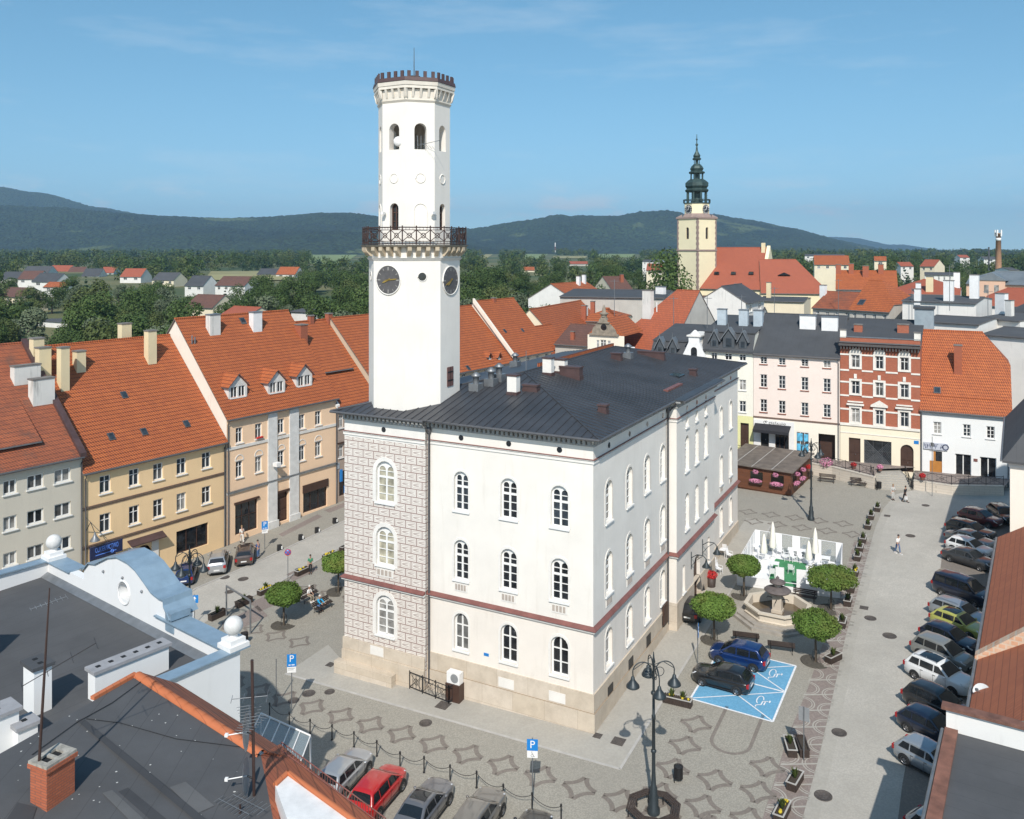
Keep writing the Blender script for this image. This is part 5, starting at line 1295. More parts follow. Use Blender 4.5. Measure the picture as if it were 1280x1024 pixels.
m.prism([(kx(u), -.15, kz(v)) for u, v in sil], (0, .6, 0)); m.box(kx(738), -.4, kz(419), kx(773), .5, kz(419)+.25); m.box(kx(748), -.35, kz(404), kx(762), .5, kz(404)+.2)
m.lathe([(.5, kz(396)), (.45, kz(394)), (.75, kz(392.5)), (.75, kz(391.5)), (.3, kz(390)), (.28, kz(386)), (.06, kz(381))], (kx(754.5), .15, 0), 8); m.build('stone_gable', plain('dark_weathered_stone', (.26, .22, .17), .9, var=.35), bg_)
m = MB(); m.poly([(kx(755)+.5*math.cos(t), -.16, kz(409)+.5*math.sin(t)) for t in [2*math.pi*k/16 for k in range(16)]]); m.build('round_window', M['glass_dark'], bg_)
m = MB(); m.prism([(kx(735), 0, kz(419)), (kx(779), 0, kz(419)), (kx(757), 0, kz(398))], (0, 9, 0)); m.build('roof', M['tile'], bg_)
c5 = gen('big_orange_roofed_house', 'house with a huge steep orange roof and a tall blank white chimney', 764, 838, 141, 133, 436, 363, 8.5, gw, brickmat('bright_mottled_tiles', (.50, .125, .05), (.40, .10, .045), (.2, .06, .03), .26, .42, .04, .8, .3, 1.3), hipL=.95, chim=((810, 395, 1.7, .9, 4.2, M['dirty_white']),))
x, y, z = c5.rp(808+18, 364); box_ch(c5.roof, x, y, z-.5, 1.6, .8, 1.2, M['white'], M['zinc']); x, y, z = c5.rp(821, 390); m = MB(); m.tube([(x, y, z), (x, y, z+1.6)], .1, 0, 6); m.build('vent_pipe', M['white'], c5.roof)
m = MB(); m.box(c5.W-.5, -.5, c5.ze-5, c5.W+.3, -.1, c5.ze+1); m.build('corner_chimney', M['dirty_white'], c5.t)
q = at(786, 441, 118); ac = thing('air_conditioner', 'white air conditioning unit on the wall beyond the hall roof', 'air conditioner', q); m = MB(); m.box(-.85, 0, -.7, .85, .6, .75); m.build('casing', M['white'], ac); m = MB(); m.torus((-.2, -.02, 0), .48, .04, (1, 0, 0), (0, 0, 1)); m.torus((-.2, -.02, 0), .25, .03, (1, 0, 0), (0, 0, 1)); m.build('fan_grille', M['zinc'], ac); m = MB(); m.box(-.9, .1, -8, .9, 1.2, -.71); m.build('support', M['brick'], ac)
gen('white_gable_house', 'white gabled house with orange roof on the edge of the woods', 718, 760, 190, 205, 373, 354, 6, bw, M['tile'], chim=((723, 356, .8, .8, 2, M['white']), (730, 354, .8, .8, 2, M['white'])))
gen('far_brown_gable_house', 'cream gabled house with a dark purple roof below the church tree', 766, 792, 260, 262, 364, 346, 8, bc, M['tile_brown'], chim=((777, 352, 1, 1, 2.2, M['brick_chimney']),), wins=2)
gen('flat_roofed_block', 'long low grey building with a flat dark roof beyond the baroque gable', 700, 830, 178, 172, 372, 363, 14, gw, M['felt_dark'])
gen('orange_hip_house', 'small orange hipped roof behind the baroque gable', 733, 776, 160, 158, 402, 386, 6, bc, M['tile'], hipR=.8, hipL=.6, chim=((741, 390, .8, .8, 2, M['brick_chimney']),))
gen('grey_felt_shed', 'grey flat roofed rear building with antennas left of the ornate gable', 820, 885, 124, 119, 429, 409, 12, gw, M['felt'], vg=.05)
gen('ivory_rear_house', 'pale rear house with low dark roof in front of the church wall', 838, 952, 168, 162, 399, 384, 9, bw, M['felt_dark'], wins=6, chim=((860, 395, 1, .8, 2.4, M['dirty_white']), (889, 393, 1, .8, 2.6, M['dirty_white']), (940, 393, .9, .7, 2.6, M['dirty_white'])))
gen('pink_rear_house', 'low house with a faded orange roof against the church wall', 868, 925, 200, 196, 379, 371, 6, bc, M['tile_brown'], chim=((905, 372, .9, .8, 2.6, M['dirty_white']), (921, 371, 1, .9, 3, M['dirty_white'])))
gen('gabled_studio_house', 'narrow white gabled house with glazed roof front before the church nave', 932, 955, 158, 170, 376, 357, 4.5, bw, M['felt_dark'], wins=2)
gen('long_ivory_house', 'long ivory house with a dark flat roof below the church choir', 948, 1005, 190, 186, 377, 372, 8, bc, M['felt_dark'], chim=((961, 372, 1, 1, 3.4, M['cream_render']),))
gen('mossy_roofed_house', 'house with mossy patched tile roof beside the long ivory house', 1016, 1065, 166, 160, 386, 366, 6, gw, M['tile_old'], wins=4, chim=((1029, 368, 1.1, .9, 1.8, M['white']),))
c = gen('orange_courtyard_house', 'orange roofed house with upper roof window above the red brick house', 1062, 1112, 158, 152, 388, 352, 7, gw, M['tile'], wins=4, hipR=.8); c.skylight(1077, 378, 1.2, 1.6)
gen('orange_twin_gable_house', 'wide orange roof with several brick chimneys and a white gable', 1045, 1122, 205, 200, 362, 339, 7, bw, M['tile'], chim=((1048, 341, 1.2, 1.2, 2, M['brick_chimney']), (1064, 341, 1.2, 1.2, 2.2, M['brick_chimney']), (1082, 345, 1.4, 1.2, 2.4, M['brick_chimney']), (1101, 341, 1.2, 1.2, 2, M['brick_chimney'])))
gen('red_roofed_house', 'house with a dark red hipped roof among the white rear walls', 1118, 1200, 182, 176, 368, 350, 8, bw, M['tile_red'], hipR=.7, hipL=.7, chim=((1148, 366, 1, 1, 2, M['white']), (1162, 364, 1.4, 1, 3, M['cream_render']), (1196, 356, 1.2, 1, 2.6, M['white'])))
gen('white_rear_block', 'tall white rear wall with stained render and flat roof', 1128, 1220, 148, 141, 378, 371, 8, bw, M['felt'], chim=((1186, 376, 1.5, 1, 3.4, M['white']), (1147, 376, 1, .8, 2, M['white']), (1218, 373, 1.4, 1, 4, M['white'])))
gen('low_white_annex', 'low white annex with grey flat roof behind the orange half-hipped roof', 1150, 1224, 131, 125, 404, 397, 7, bw, M['felt'])
gen('stained_white_block', 'white flat roofed block with stained parapet at the right edge', 1222, 1275, 134, 128, 400, 393, 9, bw, M['felt'], chim=((1252, 392, 1.6, 1, 3.2, M['white']), (1262, 395, 1, .8, 2.4, M['dirty_white'])))
gen('plain_white_house', 'plain white sloping wall right behind the orange half-hipped roof', 1228, 1300, 122, 116, 421, 412, 7, bw, M['felt'])
gen('dark_edge_house', 'dark grey house front cut by the right edge of the view', 1262, 1320, 150, 140, 392, 374, 6, plain('dark_grey_render', (.16, .16, .165), .85), M['felt_dark'], wins=4)
gen('striped_roof_house', 'orange roof with a dark felt stripe near the right edge', 1232, 1300, 165, 160, 383, 361, 7, bw, M['tile_red'], hipL=.5)
s_ = gen('pink_villa', 'pink villa with a pale tin roof and a triangular pediment', 1208, 1320, 212, 200, 356, 340, 9, stucco('salmon_render', (.75, .48, .34), .05, .1), M['pale_lead'], wins=7, hipL=.6)
m = MB(); fx_ = s_.x(1240); z0 = zat(356, 205); m.box(fx_-2.9, -.7, z0-9, fx_+2.9, .2, z0+.9, 0); m.prism([(fx_-3.3, -.9, z0+.9), (fx_+3.3, -.9, z0+.9), (fx_, -.9, z0+2.9)], (0, 6, 0), 1); pd = m.build('pediment', [stucco('salmon_render', (1, 1, 1)), M['pale_lead']], s_.t)
for dx in (-1.1, 1.1): m = MB(); m.box(fx_+dx-.5, -.74, z0-2.2, fx_+dx+.5, -.701, z0-.2, 0); m.build('pediment_window', M['glass_curtain'], pd)
# ================= the church
CY = 240.0
ck_ = stucco('pale_yellow_render', (.86, .75, .50), .04, .08); qn = plain('brown_grey_quoins', (.30, .22, .19), .9); cop = plain('green_black_copper', (.045, .075, .07), .5, .3, .35, 1.0)
q = at(871, 380, CY); ch = thing('church', 'pale yellow church with tall clock tower, dark copper spire and red roof', 'church', (q.x, q.y, 0), rad(-55)); cz = lambda v: zat(v, CY)
# tower corner faces the camera: local axes turned so both faces show
W1 = 7.6; m = MB(); h2 = W1/2
sl_ = [(-.55, .55, cz(299), cz(284.5), True)]
faces = {'l': (lambda s, d, z: Vector((h2-d, s, z))), 'r': (lambda s, d, z: Vector((s, -h2+d, z)))}
for fm in faces.values(): wall_panel(m, fm, -h2, h2, -2, cz(273), sl_, .4)
m.poly([(-h2, h2, -2), (h2, h2, -2), (h2, h2, cz(273)), (-h2, h2, cz(273))]); m.poly([(-h2, -h2, -2), (-h2, h2, -2), (-h2, h2, cz(273)), (-h2, -h2, cz(273))])
m.build('tower', ck_, ch)
for fm in faces.values(): window(ch, fm, sl_[0], .3, 'six', M['dark_frame'], M['glass_dark'], False)
m = MB()
for sx, sy in ((-1, -1), (1, -1), (1, 1)):
 for k in range(56):
  z = 2+k*.75; w = .55 if k % 2 else .38
  if z < cz(274): m.box(min(sx*h2-sx*w, sx*h2+sx*.06), min(sy*h2-sy*w, sy*h2+sy*.06), z, max(sx*h2-sx*w, sx*h2+sx*.06), max(sy*h2-sy*w, sy*h2+sy*.06), z+.74)
m.build('quoin', qn, ch)
m = MB(); m.box(-h2-.2, -h2-.2, cz(314), h2+.2, h2+.2, cz(312)); m.box(-h2-.3, -h2-.3, cz(274), h2+.3, h2+.3, cz(272)); m.build('tower_cornice', qn, ch)
def octc(r, z): return [Vector((r*math.cos(rad(22.5+45*k)), r*math.sin(rad(22.5+45*k)), z)) for k in range(8)]
m = MB(); m.grid([[Vector((x*(h2+.3), y*(h2+.3), cz(272))) for x, y in ((1, .41), (.41, 1), (-.41, 1), (-1, .41), (-1, -.41), (-.41, -1), (.41, -1), (1, -.41))], octc(3.6, cz(267))], 0, True, False)
for x in (-1, 1):
 for y in (-1, 1): m.poly([(x*(h2+.3), y*(h2+.3), cz(272)), (x*(h2+.3)*.41, y*(h2+.3), cz(272)), (x*(h2+.3)*.7, y*(h2+.3)*.7, cz(268)) , (x*(h2+.3), y*(h2+.3)*.41, cz(272))])
m.build('tower_skirt_roof', qn, ch)
m = MB(); m.grid([octc(3.65, cz(273)), octc(3.65, cz(255))], 0, True, False); m.poly(octc(3.65, cz(255))); m.build('clock_storey', ck_, ch)
ckd = plain('dark_clock_dial', (.02, .025, .03), .5)
for a in (0, 270):
 n = Vector((math.cos(rad(a)), math.sin(rad(a)), 0)); t = Vector((-n.y, n.x, 0)); c = n*3.4; zc_ = cz(262.5)
 m = MB(); m.poly([c+t*1.35*math.cos(k*math.pi/12)+Vector((0, 0, zc_+1.35*math.sin(k*math.pi/12))) for k in range(24)]); o = m.build('clock_face', ckd, ch)
 m = MB()
 for k in range(12): x, z = math.sin(k*math.pi/6), math.cos(k*math.pi/6); m.tube([c+n*.04+t*x*.85+Vector((0, 0, zc_+z*.85)), c+n*.04+t*x*1.2+Vector((0, 0, zc_+z*1.2))], .09, 0, 4)
 m.tube([c+n*.06+Vector((0, 0, zc_)), c+n*.06+t*.3+Vector((0, 0, zc_+.95))], .08, 0, 4); m.tube([c+n*.06+Vector((0, 0, zc_)), c+n*.06+t*-.6+Vector((0, 0, zc_-.2))], .08, 0, 4); m.build('clock_mark', M['white'], o)
m = MB(); m.lathe([(3.9, cz(254.8)), (3.9, cz(254)), ], (0, 0, 0), 8, 0, False, True, rad(22.5));
for k in range(16): p = Vector((3.7*math.cos(k*math.pi/8), 3.7*math.sin(k*math.pi/8), 0)); m.tube([p+Vector((0, 0, cz(254))), p+Vector((0, 0, cz(250)))], .12, 0, 5)
m.torus((0, 0, cz(250)), 3.7, .12, (1, 0, 0), (0, 1, 0), 0, 16, 5); m.build('gallery', cop, ch)
def lantern(r, v0, v1, n=8):
 m = MB()
 for k in range(n):
  p = Vector((r*math.cos(rad(22.5+45*k)), r*math.sin(rad(22.5+45*k)), 0)); m.tube([p+Vector((0, 0, cz(v0))), p+Vector((0, 0, cz(v1)))], .32*r/2.5, 0, 6)
 m.lathe([(r*.45, cz(v0)), (r*.45, cz(v1))], (0, 0, 0), 8); m.build('lantern', cop, ch)
def onion(prof): m = MB(); m.lathe([(r, cz(v)) for r, v in prof], (0, 0, 0), 8, 0, False, True, rad(22.5)); m.build('spire_dome', cop, ch)
lantern(2.7, 254, 240); onion([(3.3, 240), (3.5, 238), (2.9, 236), (3.4, 233), (3.4, 229), (2.6, 226), (2.1, 224.5)])
lantern(1.7, 225, 217); onion([(2.3, 217), (2.4, 215.5), (1.7, 214), (2.0, 211), (1.6, 208), (1.1, 206), (.9, 205)])
lantern(.75, 206, 200); onion([(1.2, 200), (1.3, 198.5), (.9, 197), (1.1, 195), (.7, 192), (.35, 189), (.15, 180), (.08, 168)])
for v, r_ in ((181, .4), (174.5, .28)): m = MB(); m.ball((0, 0, cz(v)), r_, 0, 8, 6); m.build('finial', cop, ch)
# nave: separate facade frame, ridge from pixels
def churchroof(u0, u1, Ya, Yb, ve, vr, run, name, hipR=0, skirt=True):
 a, b = at(u0, ve, Ya), at(u1, ve, Yb); fac = Fac(a.xy, (b-a).xy, 0); W = (b-a).xy.length; ze = a.z*.5+zat(ve, Yb)*.5; zr = zat(vr, fac.w(W/2, run).y)
 h = House('church_wing', '', fac, 0, W, ze, run, zr-ze, ck_, M['tile_red'], z0=-2, hipR=hipR, vg=.0)
 Mw = Matrix.Translation(ch.location) @ Matrix.Rotation(rad(-55), 4, 'Z')
 Hw = Matrix.Translation(h.t.location) @ Matrix.Rotation(fac.rz, 4, 'Z')
 loc_ = Mw.inverted() @ Hw
 for o, nm in ((h.wall, name+'_wall'), (h.roof, name+'_roof')):
  o.parent = ch; o.matrix_local = loc_; o.name = nm
 for o in list(h.t.children):
  o.parent = ch; o.matrix_local = loc_
 bpy.data.objects.remove(h.t); return h, loc_
nv, ln_ = churchroof(869, 951, 236, 228, 360.5, 310, 11, 'nave')
for u in (896, 917, 939):
 x, y, z = nv.rp(u, 343); m = MB(); m.prism([(x-.7, y-.5, z), (x+.7, y-.5, z), (x+.55, y-.5, z+.75), (x-.55, y-.5, z+.75)], (0, 1.2, 0)); o = m.build('roof_dormer', M['glass_dark'], ch); o.matrix_local = ln_
cr_, lc_ = churchroof(951, 1035, 226, 222, 366, 325, 8.5, 'choir', .95)
m = MB(); W_ = nv.W; t = 1.0; m.prism([(W_-.3, 0, nv.ze-1), (W_-.3, 0, nv.ze), (W_-.3, nv.run, nv.zr+.6), (W_-.3, nv.run*2, nv.ze)], (.9, 0, 0)); o = m.build('nave_gable', ck_, ch); o.matrix_local = ln_
m = MB(); m.box(W_-1.6, nv.run-1.5, nv.zr-3, W_-.6, nv.run-.5, nv.zr+1.4); o = m.build('chimney', M['cream_render'], ch); o.matrix_local = ln_
x, y, z = cr_.rp(980, 344); m = MB(); m.prism([(x-1.6, y-.7, z+.0), (x+1.6, y-.7, z+.0), (x, y-.7, z+.75)], (0, 2.2, .0)); o = m.build('eyebrow_dormer', M['glass_dark'], ch); o.matrix_local = lc_
# factory chimney, aerial mast
q = at(1248, 334, 420); fc = thing('factory_chimney', 'tall round brick factory chimney carrying phone antennas on the right horizon', 'chimney', (q.x, q.y, gz(q.x, q.y)))
b0 = q.z-gz(q.x, q.y); hh = (334-293)/F*420; m = MB(); m.lathe([(1.9, 0), (1.45, b0), (1.1, b0+hh), (1.2, b0+hh), (1.2, b0+hh+.6)], (0, 0, 0), 16); m.build('shaft', brickmat('pale_orange_brick', (.50, .27, .15), (.42, .20, .11), (.3, .2, .14), .5, .25, .03), fc)
for k in range(5):
 a = k*2*math.pi/5; m = MB(); m.box(1.5*math.cos(a)-.22, 1.5*math.sin(a)-.22, b0+hh-1, 1.5*math.cos(a)+.22, 1.5*math.sin(a)+.22, b0+hh+2.2); m.build('antenna_panel', M['white'], fc)
m = MB(); m.lathe([(1.2, b0+hh-3.2), (1.25, b0+hh-3.2), (1.25, b0+hh-1.8), (1.2, b0+hh-1.8)], (0, 0, 0), 16); m.build('white_band', M['white'], fc)
q = at(1236, 330, 480); q.z = gz(q.x, q.y); fc2 = thing('steel_chimney', 'thin dark steel chimney left of the brick factory chimney', 'chimney', q); m = MB(); m.tube([(0, 0, 0), (0, 0, zat(309, 480)-q.z)], .45, 0, 10); m.build('pipe', M['pipe'], fc2); m = MB(); m.lathe([(.9, 0), (.9, .5), (.5, .6)], (0, 0, 0), 10); m.build('base', M['pipe'], fc2)
q = at(694, 321, 2600); q.z = zat(323, 2600)-14; ml_ = thing('radio_mast', 'slim red and white lattice mast on the far wooded slope', 'mast', q)
for k in range(4): m = MB(); z0, z1 = 14+k*12, 26+k*12; m.prism([(-1.2, -1.2, z0), (1.2, -1.2, z0), (0, 1.2, z0)], (0, 0, z1-z0)); m.build('mast_section', M['white'] if k % 2 else M['red_tin'], ml_)
for u, v, Y, hh, l in ((768, 372, 140, 3.0, 'on the big mottled orange roof, left slope'), (842, 392, 130, 2.6, 'beside the grey gable left of the ornate gable'), (884, 400, 122, 3.4, 'behind the ornate white gable'), (927, 396, 124, 3.2, 'above the cream mansard house'), (968, 384, 150, 3.6, 'above the pink house roof, left part'), (1048, 372, 160, 3.5, 'before the orange courtyard house'), (1140, 384, 146, 3.4, 'on the tall white rear wall'), (1187, 366, 140, 4.5, 'beside the tall white rear chimney'), (1235, 388, 132, 3.2, 'on the stained white block')):
 q = at(u, v, Y); t = thing('tv_antenna', 'thin rooftop aerial '+l, 'antenna', q); m = MB(); m.tube([(0, 0, -3), (0, 0, hh)], .05, 0, 5); m.build('pole', M['zinc'], t); m = MB(); m.tube([(-.7, 0, hh-.3), (.7, 0, hh-.3)], .03, 0, 4)
 for k in range(6): m.tube([(-.6+.24*k, -.3, hh-.3), (-.6+.24*k, .3, hh-.3)], .02, 0, 4)
 m.build('aerial', M['zinc'], t)
# ================= roofs close to the camera, lower left
zp = 12.0
A1, B1_ = PZ(300, 812, zp), PZ(66, 697, zp)
NF = Fac(B1_.xy, (A1-B1_).xy, 0); W1_ = (A1-B1_).xy.length; D1 = 12.5
nb = thing('white_parapet_house', 'white near left house with grey flat roof and pale blue parapet copings', 'house', (B1_.x, B1_.y, 0), NF.rz)
ww = stucco('cool_white_render', (.76, .76, .75), .04, .12)
bt = M['blue_tin']; zr1 = zp-.8
m = MB()
m.box(0, -.45, -2, W1_, 0, zp); m.box(W1_-.4, -6.2, -2, W1_, -.451, zp); m.box(W1_-.4, -D1, -2, W1_, -6.2, zp-1); m.box(0, -D1, -2, .4, -.451, zp); m.box(.4, -D1-.4, -2, W1_, -D1, zr1-.2)
m.build('wall', ww, nb)
m = MB(); m.prism([(.4, -.45, zr1), (W1_-.4, -.45, zr1), (W1_-.4, -D1, zr1-.5), (.4, -D1, zr1-.5)], (0, 0, -.2)); nroof = m.build('roof', M['felt'], nb)
m = MB(); m.prism([(.4, -.46, zr1+.2), (.4, -.46, zr1+.0), (.4, -.85, zr1-.0)], (W1_-.8, 0, 0)); m.build('roof_upstand', M['zinc'], nb)
def coping(x0, y0, x1, y1, z, parent=nb, mat=bt):
 m = MB(); m.box(x0, y0, z+.003, x1, y1, z+.07); return m.build('coping', mat, parent)
gs0, gs1 = NF.s(105, .3), NF.s(213, .3)
coping(-.12, -.6, gs0-.02, .45, zp); coping(gs1+.02, -.6, W1_+.15, .45, zp); coping(W1_-.55, -6.2, W1_+.15, -.602, zp); coping(-.12, -D1, .55, -.602, zp)
# gable: strips from an outline, with a round hole
gof = -.452; gth = 1.2
out_ = [(NF.s(u, gof), NF.z(u, v, gof)) for u, v in ((105, 712), (112, 703), (120, 704), (128, 700), (136, 696), (147, 695), (160, 702), (171, 712), (182, 727), (191, 740), (200, 747), (206, 749.5), (206.5, 757), (214, 775))]
cx_, cz_ = NF.s(155, gof), NF.z(155, 741, gof); rx = .56
def topz_(s):
 for (a, p), (b, q) in zip(out_, out_[1:]):
  if a <= s <= b: return p+(q-p)*(s-a)/max(1e-6, b-a)
 return out_[0][1] if s < out_[0][0] else out_[-1][1]
xs = sorted(set([a for a, b in out_]+[cx_+rx*math.cos(math.pi*k/16) for k in range(17)]+list(np.linspace(out_[0][0], out_[-1][0], 40))))
m = MB()
for y, sg_ in ((gof, 1), (gof+gth, -1)):
 for a, b in zip(xs, xs[1:]):
  ha = math.sqrt(max(0, rx*rx-(a-cx_)**2)); hb = math.sqrt(max(0, rx*rx-(b-cx_)**2)); z0 = zr1-.6
  if max(ha, hb) > 1e-4 and abs((a+b)/2-cx_) < rx:
   m.poly([(a, y, z0), (b, y, z0), (b, y, cz_-hb), (a, y, cz_-ha)]); m.poly([(a, y, cz_+ha), (b, y, cz_+hb), (b, y, topz_(b)), (a, y, topz_(a))])
  else: m.poly([(a, y, z0), (b, y, z0), (b, y, topz_(b)), (a, y, topz_(a))])
m.grid([[(cx_+rx*math.cos(2*math.pi*k/24), y, cz_+rx*math.sin(2*math.pi*k/24)) for k in range(24)] for y in (gof, gof+gth)], 0, True)
for s in (xs[0], xs[-1]): m.poly([(s, gof, zr1-.6), (s, gof+gth, zr1-.6), (s, gof+gth, topz_(s)), (s, gof, topz_(s))])
gab = m.build('gable', ww, nb)
m = MB()
for a, b in zip(xs, xs[1:]):
 za, zb = topz_(a), topz_(b)
 m.poly([(a, gof-.12, za+.02), (b, gof-.12, zb+.02), (b, gof+gth+.25, zb+.05), (a, gof+gth+.25, za+.05)], 0, True); m.poly([(a, gof-.12, za-.05), (b, gof-.12, zb-.05), (b, gof-.12, zb+.02), (a, gof-.12, za+.02)], 0, True)
m.build('gable_coping', bt, gab)
s_ = NF.s(212, gof); z_ = NF.z(210, 762, gof)
for k in range(2):
 m = MB(); m.box(xs[-1]-.4, gof-.08, z_-.55*k-.45, xs[-1]+.12+.16*k, gof+gth-.25, z_-.55*k-.1); m.build('gable_scroll', bt, gab)
m = MB(); m.torus((cx_, gof-.01, cz_), rx+.03, .05, (1, 0, 0), (0, 0, 1), 0, 28, 6); m.build('oculus_rim', ww, gab)
for u, v in ((130, 714), (154, 722), (178, 739)): m = MB(); m.ball((NF.s(u, gof), gof-.05, NF.z(u, v, gof)), .07, 0, 8, 6); m.build('iron_anchor', M['zinc'], gab)
for x, y, k in ((W1_-.35, -.1, 1.0), (.35, -.1, 1.0)):
 m = MB(); m.box(x-.5, y-.5, zp+.075, x+.5, y+.5, zp+.28); m.box(x-.38, y-.38, zp+.281, x+.38, y+.38, zp+.5); m.lathe([(.2, zp+.5), (.17, zp+.6), (.22, zp+.66)], (x, y, 0), 14); fi = m.build('finial_base', M['white'], nb)
 m = MB(); m.ball((x, y, zp+1.02), .42, 0, 20, 12); m.build('finial_ball', plain('old_white_paint', (.62, .61, .58), .8, var=.12, scale=4), fi)
def near_ch(p, w, d, h, cap, name='chimney', holes=1, label=None):
 q = p.xy-B1_.xy; x, y = q.dot(NF.d), q.dot(NF.n); m = MB(); z = zr1+.04*y
 m.box(x-w/2, y-d/2, z-.3, x+w/2, y+d/2, z+h, 0); m.box(x-w/2-.1, y-d/2-.1, z+h, x+w/2+.1, y+d/2+.1, z+h+.14, 1)
 o = m.build(name, [ww, cap], nroof)
 if label: o['label'] = label
 L_ = max(w, d)
 for k in range(holes):
  t = (k+.5)/holes-.5; hx, hy = (t*w, 0) if w > d else (0, t*d); fl_ = MB(); fl_.box(x+hx-.09, y+hy-.09, z+h+.141, x+hx+.09, y+hy+.09, z+h+.16); fl_.build('flue', M['black'], o)
cg_ = plain('grey_concrete_cap', (.30, .30, .31), .85, var=.15)
near_ch(PZ(162, 845, 11.4), .62, 3.3, 1.15, cg_, holes=6, label='long low white chimney with six flues'); near_ch(PZ(47, 878, 11.2), 1.0, .7, 1.85, M['felt_dark'], holes=2, label='white chimney with dark felt cap'); near_ch(PZ(30, 930, 11.2), .7, .7, 1.1, cg_); near_ch(PZ(-4, 935, 11.2), .9, 1.2, 1.7, cg_)
# neighbour at the far left that throws the shadow across the flat roof
q = Fac((-40, 33), (1, 0), 0); hn = House('neighbour_house', 'taller white neighbour house just beyond the left edge of the view', q, 0, 15.4, 14.2, 2.5, 1.0, ww, M['felt'], z0=-3)
# ---- nearest building with tiled edges
P1, P2 = PZ(172, 845, 13.3), PZ(326, 944, 12.5); P4, P5 = PZ(-90, 1120, 12.7), PZ(-90, 993, 13.3); P3 = PZ(360, 1120, 12.2)
nt_ = thing('felt_roofed_house', 'nearest house at the bottom left with a dark felt roof edged in orange tiles', 'house', (P1.x, P1.y, 0)); O = Vector((P1.x, P1.y, 0))
Lq = lambda *P: [p-O for p in P]
cen = (P1+P2+P3+P4+P5)/5
m = MB(); pts = Lq(P1, P2, P3, P4, P5)
for a, b in zip(pts, pts[1:]+pts[:1]): m.poly([(a.x, a.y, -3), (b.x, b.y, -3), b-Vector((0, 0, .15)), a-Vector((0, 0, .15))])
m.build('wall', stucco('cream_near_render', (.7, .66, .58), .05, .15), nt_)
m = MB();
for a, b in zip(pts, pts[1:]+pts[:1]): m.poly([a, b, b-Vector((0, 0, .15)), a-Vector((0, 0, .15))])
c0_ = sum(pts, Vector())/5
for a, b in zip(pts, pts[1:]+pts[:1]): m.poly([c0_+Vector((0, 0, .0)), a, b])
nr = m.build('roof', M['felt'], nt_)
from mathutils.geometry import intersect_ray_tri
def onroof(u, v, dz=.012):
 d = Vector(((u-UH)/F, 1, -(v-VH)/F)); o = Vector((-O.x, -O.y, H))
 for a, b in zip(pts, pts[1:]+pts[:1]):
  h = intersect_ray_tri(c0_, a, b, d, o, True)
  if h: return h+Vector((0, 0, dz))
fd_ = feltmat('newer_dark_felt', (.045, .046, .049)); fp_ = feltmat('faded_felt', (.105, .105, .105))
for k, (q, mt) in enumerate(((((148, 990), (160, 985), (215, 1030), (200, 1036)), fd_), (((128, 992), (140, 988), (190, 1034), (176, 1040)), fp_), (((196, 868), (214, 862), (262, 902), (244, 910)), fp_), (((212, 985), (232, 978), (268, 1008), (246, 1018)), fp_), (((22, 1004), (46, 1010), (36, 1040), (4, 1032)), fd_), (((96, 902), (104, 899), (300, 1060), (290, 1066)), fd_))):
 P_ = [onroof(*p, .01+.004*k) for p in q]
 if all(P_): m = MB(); m.poly(P_); m.build('felt_patch', mt, nr)
for q in (((178, 852), (140, 880), (95, 905), (40, 945)), ((300, 935), (220, 925), (150, 905), (108, 900))):
 P_ = [onroof(*p, .04) for p in q]
 if all(P_): m = MB(); m.tube(P_, .014, 0, 4); m.build('cable', M['black'], nr)
rr = random.Random(9); m = MB()
for k in range(46):
 p = onroof(rr.uniform(20, 300), rr.uniform(880, 1020), .008)
 if p: s_ = rr.uniform(.015, .04); m.poly([p+Vector((s_*math.cos(q)*rr.uniform(.6, 1.4), s_*math.sin(q), 0)) for q in (0, 1.2, 2.4, 3.6, 4.9)])
o = m.build('pale_specks', M['plate_w'], nr); o['kind'] = 'stuff'
dv = (P2-P1).normalized(); nv_ = Vector((-dv.y, dv.x, 0)).normalized()
if nv_.y < 0: nv_ = -nv_
ot = brickmat('orange_ridge_tiles', (.55, .17, .07), (.48, .14, .05), (.30, .09, .04), .42, 5, .012, .75, .2)
m = MB(); n_ = 14
for k in range(n_):
 a, b = pts[0]+(pts[1]-pts[0])*k/n_, pts[0]+(pts[1]-pts[0])*(k+1.05)/n_
 m.grid([[p+nv_*(.19*math.cos(t))+Vector((0, 0, .02+(.14+.02*e)*math.sin(t))) for t in [math.pi*j/6 for j in range(7)]] for e, p in enumerate((a, b))], 0)
m.build('ridge_tile', ot, nr)
P6 = PZ(330, 935, 12.5); m = MB(); ex_ = 1.8
out0, out1 = pts[0]+nv_*ex_-Vector((0, 0, 1.15)), pts[1]+nv_*ex_-Vector((0, 0, 1.15))
m.prism([pts[0]+nv_*.15, pts[1]+nv_*.15, out1, out0], (0, 0, .08)); m.build('tiled_slope', M['tile_old'], nt_)
e_ = pts[4]-pts[0]; m = MB(); e1 = pts[0]+e_*.25; e1n = Vector((e_.y, -e_.x, 0)).normalized()*.2
m.prism([pts[0], e1, e1+e1n, pts[0]+e1n], (0, 0, .12)); m.build('verge_tile', ot, nr)
